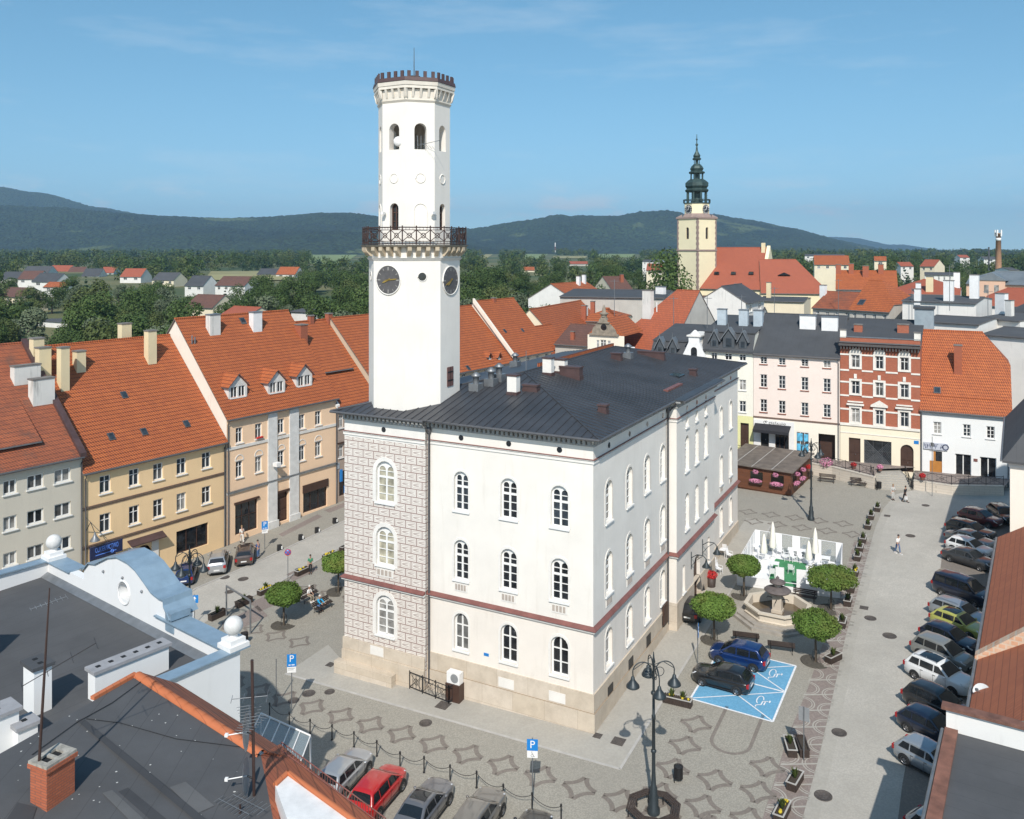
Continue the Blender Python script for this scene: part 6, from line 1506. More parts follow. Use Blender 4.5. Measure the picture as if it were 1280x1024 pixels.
# mansard with dormer running on to the right
Q = [PZ(326, 944, 12.5), PZ(350, 930, 11.9), PZ(480, 1036, 10.6), PZ(500, 1090, 10.6), PZ(360, 1120, 12.2)]
m = MB(); q_ = Lq(*Q); m.prism(q_, (0, 0, -.2)); mans = m.build('tiled_mansard', brickmat('rust_brown_tiles', (.42, .13, .06), (.34, .10, .05), (.18, .06, .03), .24, .3, .02, .8, .35, 1.2), nt_)
m = MB(); a, b = Lq(PZ(350, 930, 11.9), PZ(480, 1036, 10.6)); m.poly([a, b, (b.x, b.y, -3), (a.x, a.y, -3)]); m.build('mansard_wall', stucco('cream_near_render', (1, 1, 1)), nt_)
q_ = Lq(*[PZ(*c, 12.8) for c in ((344, 982), (360, 967), (455, 1036), (440, 1110), (390, 1110))]); m = MB(); m.prism(q_, (0, 0, -.9), 0, 1); dm = m.build('dormer', [plain('white_tin_sheet', (.72, .71, .69), .5, var=.12, scale=2), M['white']], nt_)
m = MB()
for a, b in zip(q_, q_[1:3]): m.tube([a+Vector((0, 0, .03)), b+Vector((0, 0, .03))], .09, 0, 6)
m.build('dormer_edge', ot, dm)
m = MB(); rail0, rail1 = Lq(PZ(352, 940, 12.0), PZ(482, 1036, 10.75)); up = Vector((0, 0, 1))
for h in (.05, .35): m.tube([rail0+up*h, rail1+up*h], .022, 0, 5)
for k in range(40): p = rail0+(rail1-rail0)*k/39; m.tube([p+up*.02, p+up*.37], .012, 0, 4)
m.build('snow_fence', M['red_tin'], mans)
# brick chimney with mast
bc0 = PZ(66, 1000, 12.85); q = bc0-O
bch = MB(); T = Matrix.Translation(q) @ Matrix.Rotation(math.atan2(e_.y, e_.x), 4, 'Z') @ Matrix.Scale(.88, 4)
bch.box(-.55, -.42, -.5, .55, .42, 1.35, 0, T); bch.box(-.62, -.49, 1.35, .62, .49, 1.5, 0, T);
for x0, x1, y0, y1 in ((-.60, .60, -.47, -.24), (-.60, .60, .24, .47), (-.60, -.3, -.24, .24), (.4, .6, -.24, .24), (-.02, .1, -.24, .24)): bch.box(x0, y0, 1.501, x1, y1, 1.6, 1, T)
bo = bch.build('brick_chimney', [M['brick_chimney'], plain('crumbled_mortar', (.32, .30, .26), .95, var=.35, scale=6)], nr)
m = MB(); m.box(-.3, -.24, 1.5, .4, .24, 1.515, 0, T); m.build('flue', M['black'], bo)
def yagi(mb, c, d, up, n, L_, w):
 c, d, s = Vector(c), Vector(d).normalized(), None; s = d.cross(Vector(up)).normalized()
 mb.tube([c-d*L_/2, c+d*L_/2], .014, 0, 4)
 for k in range(n): p = c-d*L_/2+d*L_*k/(n-1); mb.tube([p-s*w*(.6+.4*k/n), p+s*w*(.6+.4*k/n)], .009, 0, 4)
mb0 = PZ(46, 1002, 13.0); an = thing('antenna_mast', 'thin dark aerial mast leaning beside the brick chimney at bottom left', 'antenna', mb0)
top = at(62, 735, mb0.y)-mb0
m = MB(); m.tube([(0, 0, 0), top*.55, top], [.045, .04, .02], 0, 6); m.build('pole', M['rust_iron'], an)
m = MB(); yagi(m, top*.93, (.6, .5, .1), (0, 0, 1), 8, 1.0, .22); m.build('aerial', M['zinc'], an)
m = MB(); yagi(m, top*.62+Vector((.3, .3, 0)), (.75, .5, .35), (0, 0, 1), 4, 2.2, .5); m.build('aerial', M['iron'], an)
m2b = PZ(318, 1000, 12.3); an2 = thing('antenna_mast', 'dark mast with comb aerials and two grey satellite dishes at bottom left', 'antenna', m2b)
top = at(315, 825, m2b.y)-m2b; m = MB(); m.tube([(0, 0, -.6), top], .05, 0, 8); m.build('pole', M['rust_iron'], an2)
for vv, dd, n in ((893, (-.3, .9, 0), 7), (905, (.2, 1, .0), 9), (872, (1, .2, 0), 4)):
 p = at(312, vv, m2b.y)-m2b; m = MB(); yagi(m, p, dd, (0, 0, 1) if vv != 872 else (0, 0, 1), n, 1.1, .42); m.build('aerial', M['zinc'], an2)
for vv in (915, 970):
 p = at(309, vv, m2b.y)-m2b; m = MB(); R_ = Matrix.Translation(p) @ Matrix.Rotation(rad(8), 4, 'Z') @ Matrix.Rotation(rad(86), 4, 'Y')
 rows = [[R_ @ Vector((r*math.cos(t), r*math.sin(t), -.12+.28*r*r)) for t in [2*math.pi*k/20 for k in range(20)]] for r in (.01, .25, .45, .56)]
 m.grid(rows, 0, True); di = m.build('satellite_dish', M['sign_grey'], an2)
 m = MB(); m.tube([p, p+Vector((-.6, -.1, -.05))], .02, 0, 4); m.box(*(p+Vector((-.68, -.15, -.09))), *(p+Vector((-.58, -.05, .0)))); m.build('receiver', M['white'], di)
 m = MB(); m.tube([p, Vector((0, 0, p.z-.1))], .03, 0, 5); m.build('bracket', M['iron'], di)
p0 = PZ(300, 1020, 12.35); an3 = thing('comb_aerial', 'pair of pale comb aerials lying low at the bottom left edge', 'antenna', p0);
for k in range(2): m = MB(); yagi(m, (-.2+.4*k, .2*k, .3), (.8, -.5, 0), (0, 0, 1), 9, 1.4, .3); m.build('aerial', M['zinc'], an3)
m = MB(); m.tube([(0, 0, -.2), (0, 0, .35)], .04, 0, 6); m.build('pole', M['rust_iron'], an3)
# glass canopy over the entrance below
cq = [PZ(326, 893, 4.2), PZ(388, 921, 4.0), PZ(364, 985, 3.6), PZ(295, 958, 3.6)]; gc = thing('glass_canopy', 'glass entrance canopy on white steel ribs beside the shaded parking row', 'canopy', cq[0])
L4 = [p-cq[0] for p in cq]
gn = NT('canopy_glass'); gn.bs.inputs['Transmission Weight'].default_value = .0; gn.bs.inputs['Alpha'].default_value = .35; M['canopy_glass'] = gn.done((.35, .42, .45), .08)
m = MB(); m.prism(L4, (0, 0, .02)); m.build('glass_sheet', M['canopy_glass'], gc)
for k in range(6):
 t = k/5; a, b = L4[0]+(L4[1]-L4[0])*t, L4[3]+(L4[2]-L4[3])*t; m = MB(); m.tube([a+Vector((0, 0, .06)), b+Vector((0, 0, .06))], .035, 0, 6); m.build('rib', M['white'], gc)
m = MB(); m.tube([L4[0]+Vector((0, 0, .06)), L4[1]+Vector((0, 0, .06))], .05, 0, 6); m.build('front_rail', M['white'], gc)
for a in (L4[0], L4[1]): m = MB(); m.tube([a, Vector((a.x, a.y, gz(a.x+cq[0].x, a.y+cq[0].y)-cq[0].z))], .05, 0, 6); m.build('column', M['white'], gc)
# ================= houses along the right edge
ga_, gb_ = PZ(1217, 919, 7), PZ(1249, 703, 7)
RF = Fac(gb_.xy, (ga_-gb_).xy, 0)
s1_, s2_, s3_ = -6.5, RF.s(1232), RF.s(1217)+.3
rt_ = brickmat('brown_orange_pantiles', (.42, .135, .06), (.36, .11, .05), (.20, .065, .032), .30, .42, .025, .75, .3, 1.9, off=0)
cw_ = stucco('cream_wall', (.80, .73, .62), .04, .1)
r1 = House('orange_eaves_house', 'orange tiled house with a pale gutter along the parking row, farther of two', RF, s1_, s2_, 7, 6.5, 4.2, cw_, rt_, vg=.05)
r2 = House('orange_eaves_house', 'orange tiled house with satellite dish next to the white parapet, nearer of two', RF, s2_+.8, s3_, 7, 6.5, 4.2, cw_, rt_, vg=.05)
for h in (r1, r2): m = MB(); m.tube([(0, -.46, 6.85), (h.W, -.46, 6.85)], .085, 0, 8); m.build('eaves_gutter', M['zinc'], h.t)
m = MB(); m.prism([(r1.W, -.5, 6.2), (r1.W+.75, -.5, 6.2), (r1.W+.75, 6.5, 12), (r1.W, 6.5, 12)], (0, 0, .85)); m.build('verge_wall', brickmat('crumbling_orange_verge', (.62, .27, .13), (.66, .42, .28), (.60, .48, .36), .4, .3, .05, .9, .6), r1.t)
m = MB(); m.ball((0, 0, 0), .02, 0, 6, 4)
di = thing('satellite_dish', 'white oval satellite dish on the eaves above the white parked car', 'satellite dish', PZ(1227, 866, 7.1))
m = MB(); R_ = Matrix.Rotation(rad(40), 4, 'Z') @ Matrix.Rotation(rad(-62), 4, 'Y'); m.grid([[R_ @ Vector((r*math.cos(t), r*math.sin(t), -.12+.26*r*r)) for t in [2*math.pi*k/20 for k in range(20)]] for r in (.01, .2, .36, .46)], 0, True); m.build('dish', plain('pale_dish', (.7, .7, .68), .5), di)
m = MB(); m.tube([(0, 0, -.05), (-.35, -.2, .25)], .018, 0, 5); m.box(-.42, -.26, .2, -.3, -.14, .32); m.tube([(.05, 0, 0), (.5, .1, -.35)], .03, 0, 5); m.build('arm', M['zinc'], di)
# flat roofed house with white parapet
s4_ = s3_+.05; z5 = 7.7; fr_ = thing('flat_roofed_house', 'grey flat roofed house with white parapet wall in the lower right corner', 'house', RF.loc(s4_)[:2]+(0,), RF.rz)
m = MB(); m.box(0, -1.1, -2, .35, 12, z5+.55); m.box(.35, -1.0, -2, 14, 12, z5-.6); m.build('wall', stucco('white_parapet_render', (.78, .76, .72), .06, .3), fr_)
m = MB(); m.box(-.12, -1.3, z5+.551, .5, 12, z5+.68); m.build('parapet_cap', plain('rusty_brown_cap', (.17, .08, .055), .7, var=.35, scale=2), fr_)
m = MB(); m.box(.36, -.6, z5-.59, 14, 12, z5-.45); m.build('roof', M['felt'], fr_)
m = MB(); m.box(.36, -1.15, z5-.59, 14, -.601, z5-.3); m.build('roof_verge', plain('rusty_brown_verge', (.20, .09, .06), .7, var=.4, scale=1.5), fr_)
m = MB(); m.tube([(.4, -1.25, z5-.45), (14, -1.25, z5-.45)], .09, 0, 8); m.build('gutter', M['zinc'], fr_)
# tall cream house; its roof is deepened and steepened to shade the white house
q = at(1262.5, 600, 70); r0 = thing('tall_cream_house', 'tall blank cream wall under a steep grey roof at the right edge', 'house', (q.x, q.y, 0), math.atan2(-.512, .859))
z0 = zat(575, 70); D0, W0 = 20, 26; m = MB(); m.box(0, 0, -2, W0, D0, z0); m.build('wall', stucco('cream_gable_wall', (.84, .76, .66), .03, .10), r0)
m = MB(); o_ = .55; e4 = [Vector(c) for c in ((-o_, -o_, z0), (W0+o_, -o_, z0), (W0+o_, D0+o_, z0), (-o_, D0+o_, z0))]; a, b = Vector((D0/2, D0/2, z0+D0*.74)), Vector((W0-D0/2, D0/2, z0+D0*.74))
for p in ([e4[0], e4[1], b, a], [e4[1], e4[2], b], [e4[2], e4[3], a, b], [e4[3], e4[0], a]): m.poly(p)
m.prism(e4, (0, 0, -.18)); m.build('roof', M['felt'], r0)
m = MB(); m.tube([(-o_-.08, -o_, z0-.02), (-o_-.08, D0+o_, z0-.02)], .09, 0, 8); m.build('gutter', M['zinc'], r0)
m = MB(); m.box(-.12, -.12, z0-.55, W0, -.002, z0-.2); m.build('cornice', M['hall_trim'], r0)
# ================= hills, fields, woods, far houses
hn_ = NT('wooded_hills'); v = hn_.voro(1/14, 'F1'); big = hn_.ramp(hn_.noise(.0016, 6, .6), .40, .62); mid = hn_.ramp(hn_.noise(.012, 5, .6), .4, .65)
fc_ = hn_.mix(big, (.008, .026, .012), (.045, .080, .030)); fc_ = hn_.mix(hn_.m('MULTIPLY', mid, .5), fc_, (.065, .10, .035)); fc_ = hn_.mix(hn_.m('MULTIPLY', hn_.ramp(v, .25, .7), .75), fc_, (.004, .010, .006))
clr = hn_.m('MULTIPLY', hn_.ramp(hn_.noise(.0035, 4, .5), .62, .66), .6); fc_ = hn_.mix(clr, fc_, (.16, .20, .07))
hn_.bump(hn_.m('ADD', hn_.m('SUBTRACT', 1, v), hn_.noise(.03, 4)), 1.0, 16); HM = hn_.done(fc_, .95)
def hills(prof, Yr, zb, amp, y0=.5, dv=0):
 m = MB(); us = np.linspace(prof[0][0], prof[-1][0], int((prof[-1][0]-prof[0][0])/2.2)); rows = []
 ts = list(np.linspace(0, 1, 46))+[1.06, 1.15]
 for t in ts:
  row = []
  for u in us:
   Y = Yr*(y0+(1-y0)*t); zr = zat(lerp_tab(prof, u), Yr); x = (u-UH)/F*Y
   k = sm(0, 1, t) if t <= 1 else 1-(t-1)*1.5
   z = zb+(zr-zb)*(k*.75+.25*min(t, 1))
   e = min(1, 4*min(t, 1)*(1.0-min(t, 1)))*min(1, max(0, zr-zb)/260)
   z += e*amp*noise.noise(Vector((x/700, Y/700, Yr)))+e*amp*.4*noise.noise(Vector((x/230, Y/230, Yr+5)))
   z += 5.5*noise.noise(Vector((x/13, Y/16, 3)))*min(1, t*4)+3*noise.noise(Vector((x/5, Y/9, 7)))*min(1, t*4)
   row.append((x, Y, z))
  rows.append(row)
 m.grid(rows, 0); tag(m.build('hills', HM), kind='structure')
hills([(-420, 236), (-150, 236), (0, 240), (30, 242), (60, 248), (110, 262), (150, 268), (190, 274), (260, 290), (330, 310)], 5600, 12, 120)
hills([(-420, 262), (-60, 263), (60, 266), (165, 268), (200, 272), (290, 273), (340, 271), (400, 266), (430, 267), (472, 273), (520, 284), (583, 298), (660, 316)], 3700, 12, 130, .6)
hills([(440, 312), (540, 295), (583, 288), (610, 287), (650, 278), (700, 270), (730, 271), (770, 274), (800, 269), (850, 271), (900, 272), (950, 279), (1000, 287), (1050, 300), (1100, 311), (1160, 318)], 4600, 12, 120, .55)
hills([(940, 304), (1040, 296), (1075, 298), (1110, 306), (1130, 306), (1170, 312), (1260, 318)], 9000, 10, 60, .75)
hills([(1000, 322), (1130, 318), (1200, 314), (1225, 312), (1260, 315), (1330, 314), (1500, 312)], 1900, 10, 6, .6)
hz = MB(); hz.box(-9500, -120, -9, 9500, 10400, 520)
vm = bpy.data.materials.new('pale_air'); vm.use_nodes = True; vt_ = vm.node_tree; vt_.nodes.clear(); pv = vt_.nodes.new('ShaderNodeVolumePrincipled'); vo = vt_.nodes.new('ShaderNodeOutputMaterial')
pv.inputs['Color'].default_value = (.48, .74, 1, 1); pv.inputs['Density'].default_value = HAZE; pv.inputs['Anisotropy'].default_value = .2; vt_.links.new(pv.outputs[0], vo.inputs['Volume'])
tag(hz.build('haze', vm), kind='stuff')
# ---- tree prototypes
def leafmat(name, c1, c2, c3):
 n = NT(name); r = n.island(); o = n.objrand()
 col = n.mix(n.ramp(r, 0, 1), c1, c2); col = n.mix(n.ramp(n.noise(.6, 4), .45, .62), col, c3); col = n.mix(n.m('MULTIPLY', n.ramp(n.noise(.035, 3), .42, .6), .55), col, tone(c1, .55)); col = n.mix(n.m('MULTIPLY', o, .65), col, tone(c1, .6))
 n.bs.inputs['Subsurface Weight'].default_value = 0
 return n.done(col, .75, 0, .25)
LM = [leafmat('broad_leaves', (.058, .10, .024), (.085, .135, .034), (.10, .14, .04)), leafmat('olive_leaves', (.085, .115, .03), (.115, .15, .042), (.14, .16, .055)), leafmat('dark_needles', (.022, .05, .022), (.04, .08, .03), (.03, .062, .025)), leafmat('silver_leaves', (.12, .155, .085), (.18, .21, .12), (.15, .18, .10))]
BK = plain('bark', (.09, .07, .05), .9, var=.3, scale=3)
def leafquads(rng, n, blobs, size, flat=.0):
 """leaf clumps scattered through lumpy blobs: returns verts array (n*4,3)"""
 b = np.array(blobs); w = b[:, 3]**2; idx = rng.choice(len(b), n, p=w/w.sum())
 d = rng.normal(size=(n, 3)); d /= np.linalg.norm(d, axis=1)[:, None]; r = rng.uniform(.55, 1.0, n)**.6
 sc = np.stack([b[idx, 3], b[idx, 3], b[idx, 3]*b[idx, 4]], 1)
 c = b[idx, :3]+d*r[:, None]*sc
 nrm = d+rng.normal(size=(n, 3))*.55; nrm[:, 2] += .25; nrm /= np.linalg.norm(nrm, axis=1)[:, None]
 a = np.cross(nrm, rng.normal(size=(n, 3))); a /= np.linalg.norm(a, axis=1)[:, None]; bb = np.cross(nrm, a)
 s = size*rng.uniform(.6, 1.3, n)[:, None]; e = rng.uniform(.5, .9, n)[:, None]
 return np.stack([c-a*s, c+bb*s*e, c+a*s, c-bb*s*e], 1).reshape(-1, 3)
def quadmesh(name, V, mat):
 me = bpy.data.meshes.new(name); n = len(V)//4; me.vertices.add(len(V)); me.vertices.foreach_set('co', V.astype(np.float32).ravel())
 me.loops.add(len(V)); me.loops.foreach_set('vertex_index', np.arange(len(V), dtype=np.int32)); me.polygons.add(n); me.polygons.foreach_set('loop_start', np.arange(0, len(V), 4, dtype=np.int32))
 me.update(calc_edges=True); me.materials.append(mat); return me
RG = np.random.default_rng(5)
def blobs_round(rng, h, w, k=9, base=.28):
 out = [(0, 0, h*.62, w*.36, .9)]
 for _k in range(k):
  a = rng.uniform(0, 6.28); z = rng.uniform(base, .92); rr = w*.5*math.sin(math.pi*min(1, max(.08, (z-base*.6)/(1.05-base*.6))))**.7
  out.append((rr*.62*math.cos(a), rr*.62*math.sin(a), h*z, w*rng.uniform(.17, .26), rng.uniform(.75, 1.1)))
 return out
def blobs_cone(h, w): return [(0, 0, h*t, w*.5*(1.02-t)+.1, .55) for t in np.linspace(.12, .97, 9)]
def blobs_oval(rng, h, w): return [(w*.12*rng.normal(), w*.12*rng.normal(), h*t, w*.46*math.sin(math.pi*(.1+.8*t))+.3, 1.0) for t in np.linspace(.2, .9, 8)]
def trunkmesh(h, r):
 m = MB(); m.tube([(0, 0, -.5), (r*.3, 0, h*.3), (0, r*.3, h*.62)], [r*1.3, r*.9, r*.35], 0, 8)
 for k in range(5):
  a = k*1.9; z = h*(.28+.07*k); m.tube([(r*.2, 0, z), (h*.13*math.cos(a), h*.13*math.sin(a), z+h*.16)], [r*.45, r*.12], 0, 5)
 me = bpy.data.meshes.new('trunk'); me.from_pydata(m.v, [], m.f); me.materials.append(BK); return me
PROTO = {}
for k in range(3): PROTO['round%d' % k] = (quadmesh('crown', leafquads(RG, 4600, blobs_round(RG, 12, 10+k, 13), .25), LM[(0, 1, 0)[k]]), trunkmesh(12, .3), 12)
PROTO['cone'] = (quadmesh('crown', leafquads(RG, 3800, blobs_cone(16, 6.5), .26), LM[2]), trunkmesh(14, .25), 16)
PROTO['oval'] = (quadmesh('crown', leafquads(RG, 3400, blobs_oval(RG, 15, 7), .25), LM[0]), trunkmesh(14, .3), 15)
PROTO['pale'] = (quadmesh('crown', leafquads(RG, 4200, blobs_round(RG, 13, 8.5, 13), .24), LM[3]), trunkmesh(13, .25), 13)
WORD = {'round0': 'broad deep green', 'round1': 'broad olive green', 'round2': 'spreading green', 'cone': 'dark pointed conifer', 'oval': 'tall oval green', 'pale': 'pale silvery'}
def tree(kind, x, y, h, label, group, z=None, name=None):
 cr, tr, h0 = PROTO[kind]; t = thing(name or ('conifer_tree' if kind == 'cone' else 'leafy_tree'), label, 'tree', (x, y, gz(x, y) if z is None else z), R.uniform(0, 6.28), group); s = h/h0; t.scale = (s*R.uniform(.9, 1.15),)*2+(s,)
 for nm, me in (('crown', cr), ('trunk', tr)): o = bpy.data.objects.new(nm, me); COL.objects.link(o); o.parent = t
 return t
ZONES = [('beyond the grey house roof', -25, 120, 180, 420, 42), ('beyond the ochre roof', 120, 300, 158, 430, 46), ('beyond the peach house roof', 300, 470, 185, 480, 46), ('right of the hall tower', 575, 700, 170, 420, 44), ('left of the church', 690, 815, 240, 520, 26), ('behind the white rear walls', 1050, 1290, 330, 760, 34)]
ORD = ['first', 'second', 'third', 'fourth', 'fifth', 'sixth', 'seventh', 'eighth', 'ninth', 'tenth', 'eleventh', 'twelfth', 'thirteenth', 'fourteenth', 'fifteenth', 'sixteenth', 'seventeenth', 'eighteenth', 'nineteenth', 'twentieth']
FH = []     # far houses as (u0,u1,v0,v1) keep-outs, filled below
far_houses = [(47, 84, 285, 278, 402, 400, 5, 'white', 'felt', 'white modern cube house among the trees at the left edge', 0), (-6, 26, 330, 325, 371, 360, 6, 'cream', 'tile_brown', 'long house with faded orange roof at the far left edge', 3),
 (40, 70, 430, 425, 352, 342, 5, 'white', 'felt_dark', 'white gabled house with dark roof at the left among trees', 2), (54, 80, 400, 398, 359, 353, 4, 'white', 'tile', 'small house with a bright orange roof below the dark roofed one at left', 2), (22, 48, 470, 470, 349, 339, 6, 'white', 'tile_brown', 'white gabled house with a brown roof at the far left', 2),
 (0, 22, 520, 520, 348, 340, 6, 'grey', 'felt_dark', 'low dark roofed house at the left edge of the settlement', 2), (28, 60, 640, 640, 341, 333, 7, 'white', 'felt', 'grey roofed house in the far left settlement', 3), (58, 84, 720, 715, 340, 332, 7, 'white', 'tile_red', 'white house with a dark red roof in the far left settlement', 3), (84, 104, 700, 700, 341, 334, 6, 'cream', 'tile_brown', 'cream house with brown roof in the middle of the far left settlement', 2), (102, 124, 600, 600, 345, 336, 6, 'white', 'felt_dark', 'white house with a black roof in the far left settlement', 2), (125, 142, 650, 650, 341, 334, 6, 'white', 'tile_red', 'small red roofed house right of the black roofed one', 2), (150, 176, 520, 518, 346, 336, 6, 'white', 'tile_red', 'house with a salmon roof left of the grey hip roof', 2),
 (190, 217, 480, 476, 350, 341, 6, 'cream', 'felt', 'house with a grey hip roof among the trees left of the white gable', 3), (231, 254, 400, 395, 357, 345, 5, 'white', 'felt_dark', 'white gabled house above the tan gambrel house', 2), (269, 306, 385, 380, 357, 346, 6, 'white', 'tile_brown', 'white house with a dark red brown roof before the pale field', 4), (321, 345, 620, 616, 343, 336, 6, 'white', 'felt_dark', 'dark roofed house by the pale field left of the red one', 2), (345, 369, 600, 596, 343, 334, 6, 'white', 'tile', 'red roofed white house by the pale field', 2),
 (232, 266, 265, 260, 384, 369, 5, 'cream', 'tile_brown', 'tan gambrel house with brown roof behind the peach house', 0), (277, 311, 215, 210, 394, 384, 4, 'cream', 'tile_red', 'cream gabled house with a red roof close behind the peach ridge', 0), (364, 384, 235, 232, 390, 387, 4, 'white', 'felt', 'small white flat house between trees right of the peach chimneys', 0), (370, 377, 430, 430, 358, 356.5, 3, 'white', 'felt', 'tiny white cube house in the trees near the tower', 0),
 (803, 826, 560, 556, 327, 325, 8, 'white', 'felt', 'long white block on the slope left of the church tower', 4), (808, 829, 420, 418, 338, 330, 6, 'cream', 'tile_red', 'dark red roofed house by the tree beside the church', 3), (1006, 1056, 700, 690, 320, 318, 8, 'white', 'felt', 'long white flat block on the horizon right of the church', 6), (1018, 1062, 420, 415, 331, 320, 8, 'cream', 'tile', 'orange roofed house with solar panel right of the choir', 4), (1093, 1108, 430, 428, 326, 321, 4, 'cream', 'tile', 'little tower house with orange pyramid roof on the right horizon', 1), (1150, 1168, 430, 424, 333, 325, 5, 'cream', 'tile_red', 'cream house with a red roof among the right hand trees', 2), (1126, 1142, 520, 520, 333, 328, 5, 'white', 'tile_red', 'small red roofed house left of the cream one on the right', 2), (1156, 1198, 330, 325, 344, 341, 7, 'white', 'felt', 'white building with long window band behind the dark red hipped roof', 6),
 (1200, 1212, 800, 800, 322, 319, 5, 'white', 'tile_red', 'tiny red roofed house on the wooded right horizon', 1), (1230, 1246, 760, 760, 324, 321, 5, 'white', 'felt', 'tiny pale house left of the factory chimney on the horizon', 1), (1262, 1274, 330, 330, 338, 335, 5, 'white', 'felt', 'small white building right of the factory chimney', 1), (712, 735, 900, 900, 330, 327, 6, 'grey', 'tile_red', 'brick red roof in the woods beyond the white gable', 0), (655, 668, 700, 700, 338, 334, 6, 'cream', 'tile', 'orange roof peeping out of the woods right of the tower', 0), (611, 620, 1500, 1500, 327, 324.5, 7, 'white', 'felt', 'white speck of a farmhouse beyond the woods right of the tower', 0)]
wm_ = {'white': bw, 'cream': bc, 'grey': gw}
for u0, u1, Ya, Yb, ve, vr, run, w_, r_, lab, nw in far_houses:
 gen('distant_house', lab, u0, u1, Ya, Yb, ve, vr, run, wm_[w_], M[r_], wins=nw); FH.append((u0-2, u1+2, vr-1, ve+(22 if u0 == 47 else 8), (Ya+Yb)/2))
FIELDS = [(255, 372, 339, 350), (388, 458, 311, 330), (600, 625, 312, 326), (655, 692, 313, 324), (690, 735, 320, 323), (745, 800, 314, 322)]
for k, (a, b, c, d) in enumerate(FIELDS):
 FH.append((a, b, c-2, d+2, G((a+b)/2, (c+d)/2).y)); m = MB()
 m.grid([[G(u, v, .6) for u in np.linspace(a+(d-v)*(-.5 if k % 2 else .8), b-(v-c)*1.5, 9)] for v in np.linspace(c, d, 7)])
 tag(m.build('field', [plain('ripe_field', (.30, .27, .12), .95, var=.2, scale=.02), plain('mown_field', (.20, .25, .09), .95, var=.25, scale=.02)][k % 2]), kind='structure')
def tree_ok(x, y, h):
 u0 = UH+F*(x-h*.35)/y; u1 = UH+F*(x+h*.35)/y; vt_ = VH+F*(H-gz(x, y)-h)/y
 for a, b, v0, v1, Yh in FH:
  uc = (u0+u1)/2
  if y < Yh+4 and u1 > a+3 and u0 < b-3 and vt_ < v0+(v1-v0)*.5 and (a-3 < uc < b+3 or R.random() < .75): return False
  if abs(y-Yh) < 9 and a < (u0+u1)/2 < b: return False
 return True
for zn, u0, u1, ya, yb, n in ZONES:
 got = []; tries = 0
 while len(got) < n and tries < n*40:
  tries += 1; Y = ya*(yb/ya)**R.random(); u = R.uniform(u0, u1); x = (u-UH)/F*Y; h = R.uniform(9, 16); k = R.choice(['round0', 'round0', 'round1', 'round2', 'cone', 'oval', 'pale'])
  if any(abs(x-a[0])+abs(Y-a[1]) < 6 for a in got): continue
  if tree_ok(x, Y, h): got.append((x, Y, h, k, u))
 got.sort(key=lambda a: a[4]); cnt = {}
 for x, Y, h, k, u in got:
  cnt[k] = cnt.get(k, 0)+1; o = ORD[min(19, cnt[k]-1)]
  tree(k, x, Y, h, f"{WORD[k]} tree, {o} from left, {zn}", 'trees in the valley')
tree('cone', *at(36, 400, 225).xy, 17, 'big dark spreading conifer left of the white cube house', 'trees in the valley')
tree('oval', *at(838, 360, 225).xy, 26, 'tall oval tree right against the church tower', 'trees by the church', z=4)
tree('round0', *at(818, 360, 215).xy, 15, 'round tree at the foot of the tall church tree', 'trees by the church', z=6)
# ---- the continuous woods beyond
def forest(n, y0, y1, q, size, name, mats, lo, hi):
 Vs = [[] for _m in mats]; rng = np.random.default_rng(n)
 protos = [leafquads(rng, q, blobs_round(rng, 1, .95, 6, .15), size) for _k in range(6)]+[leafquads(rng, q, [(0, 0, t, .42*(1.05-t), .6) for t in (.15, .35, .55, .75, .92)], size) for _k in range(3)]
 for _k in range(n):
  Y = math.sqrt(y0**2+(y1**2-y0**2)*rng.random()); u = rng.uniform(-70, 1350); x = (u-UH)/F*Y; z = gz(x, Y); vb = VH+F*(H-z)/Y
  if any(a < u < b and c < vb < d for a, b, c, d in FIELDS): continue
  h = rng.uniform(lo, hi)
  if not tree_ok(x, Y, h): continue
  p = rng.integers(9); V = protos[p]*h*rng.uniform(.85, 1.2, 3)*np.array([1, 1, 1]); a = rng.uniform(0, 6.28); ca, sa = math.cos(a), math.sin(a)
  V = np.stack([V[:, 0]*ca-V[:, 1]*sa+x, V[:, 0]*sa+V[:, 1]*ca+Y, V[:, 2]+z-.05*h], 1)
  Vs[2 if p > 5 else rng.integers(2)].append(V)
 me = None; allV = [np.concatenate(v) for v in Vs]; V = np.concatenate(allV); me = quadmesh(name, V, mats[0])
 for m_ in mats[1:]: me.materials.append(m_)
 mi = np.concatenate([np.full(len(v)//4, i, np.int32) for i, v in enumerate(allV)]); me.polygons.foreach_set('material_index', mi)
 o = bpy.data.objects.new(name, me); COL.objects.link(o); tag(o, kind='stuff')
forest(1500, 430, 1000, 150, .062, 'woods', LM[:3], 8, 14)
forest(3200, 1000, 2700, 60, .10, 'far_woods', LM[:3], 10, 17)
# ================= cars
def paint(name, c, metal=.0):
 return plain('car_paint_'+name, c, .28, metal, .03, 1.0, .5, 1.0)
M['car_glass'] = NT('car_glass').done((.012, .015, .018), .04, 0, .7)
M['rim'] = plain('wheel_rim', (.30, .30, .31), .35, .8); M['tail'] = plain('tail_lamp', (.35, .012, .012), .2); M['head'] = plain('head_lamp', (.55, .56, .58), .12); M['plate'] = plain('number_plate', (.72, .72, .70), .4); M['trim'] = plain('black_car_trim', (.018, .018, .019), .5)
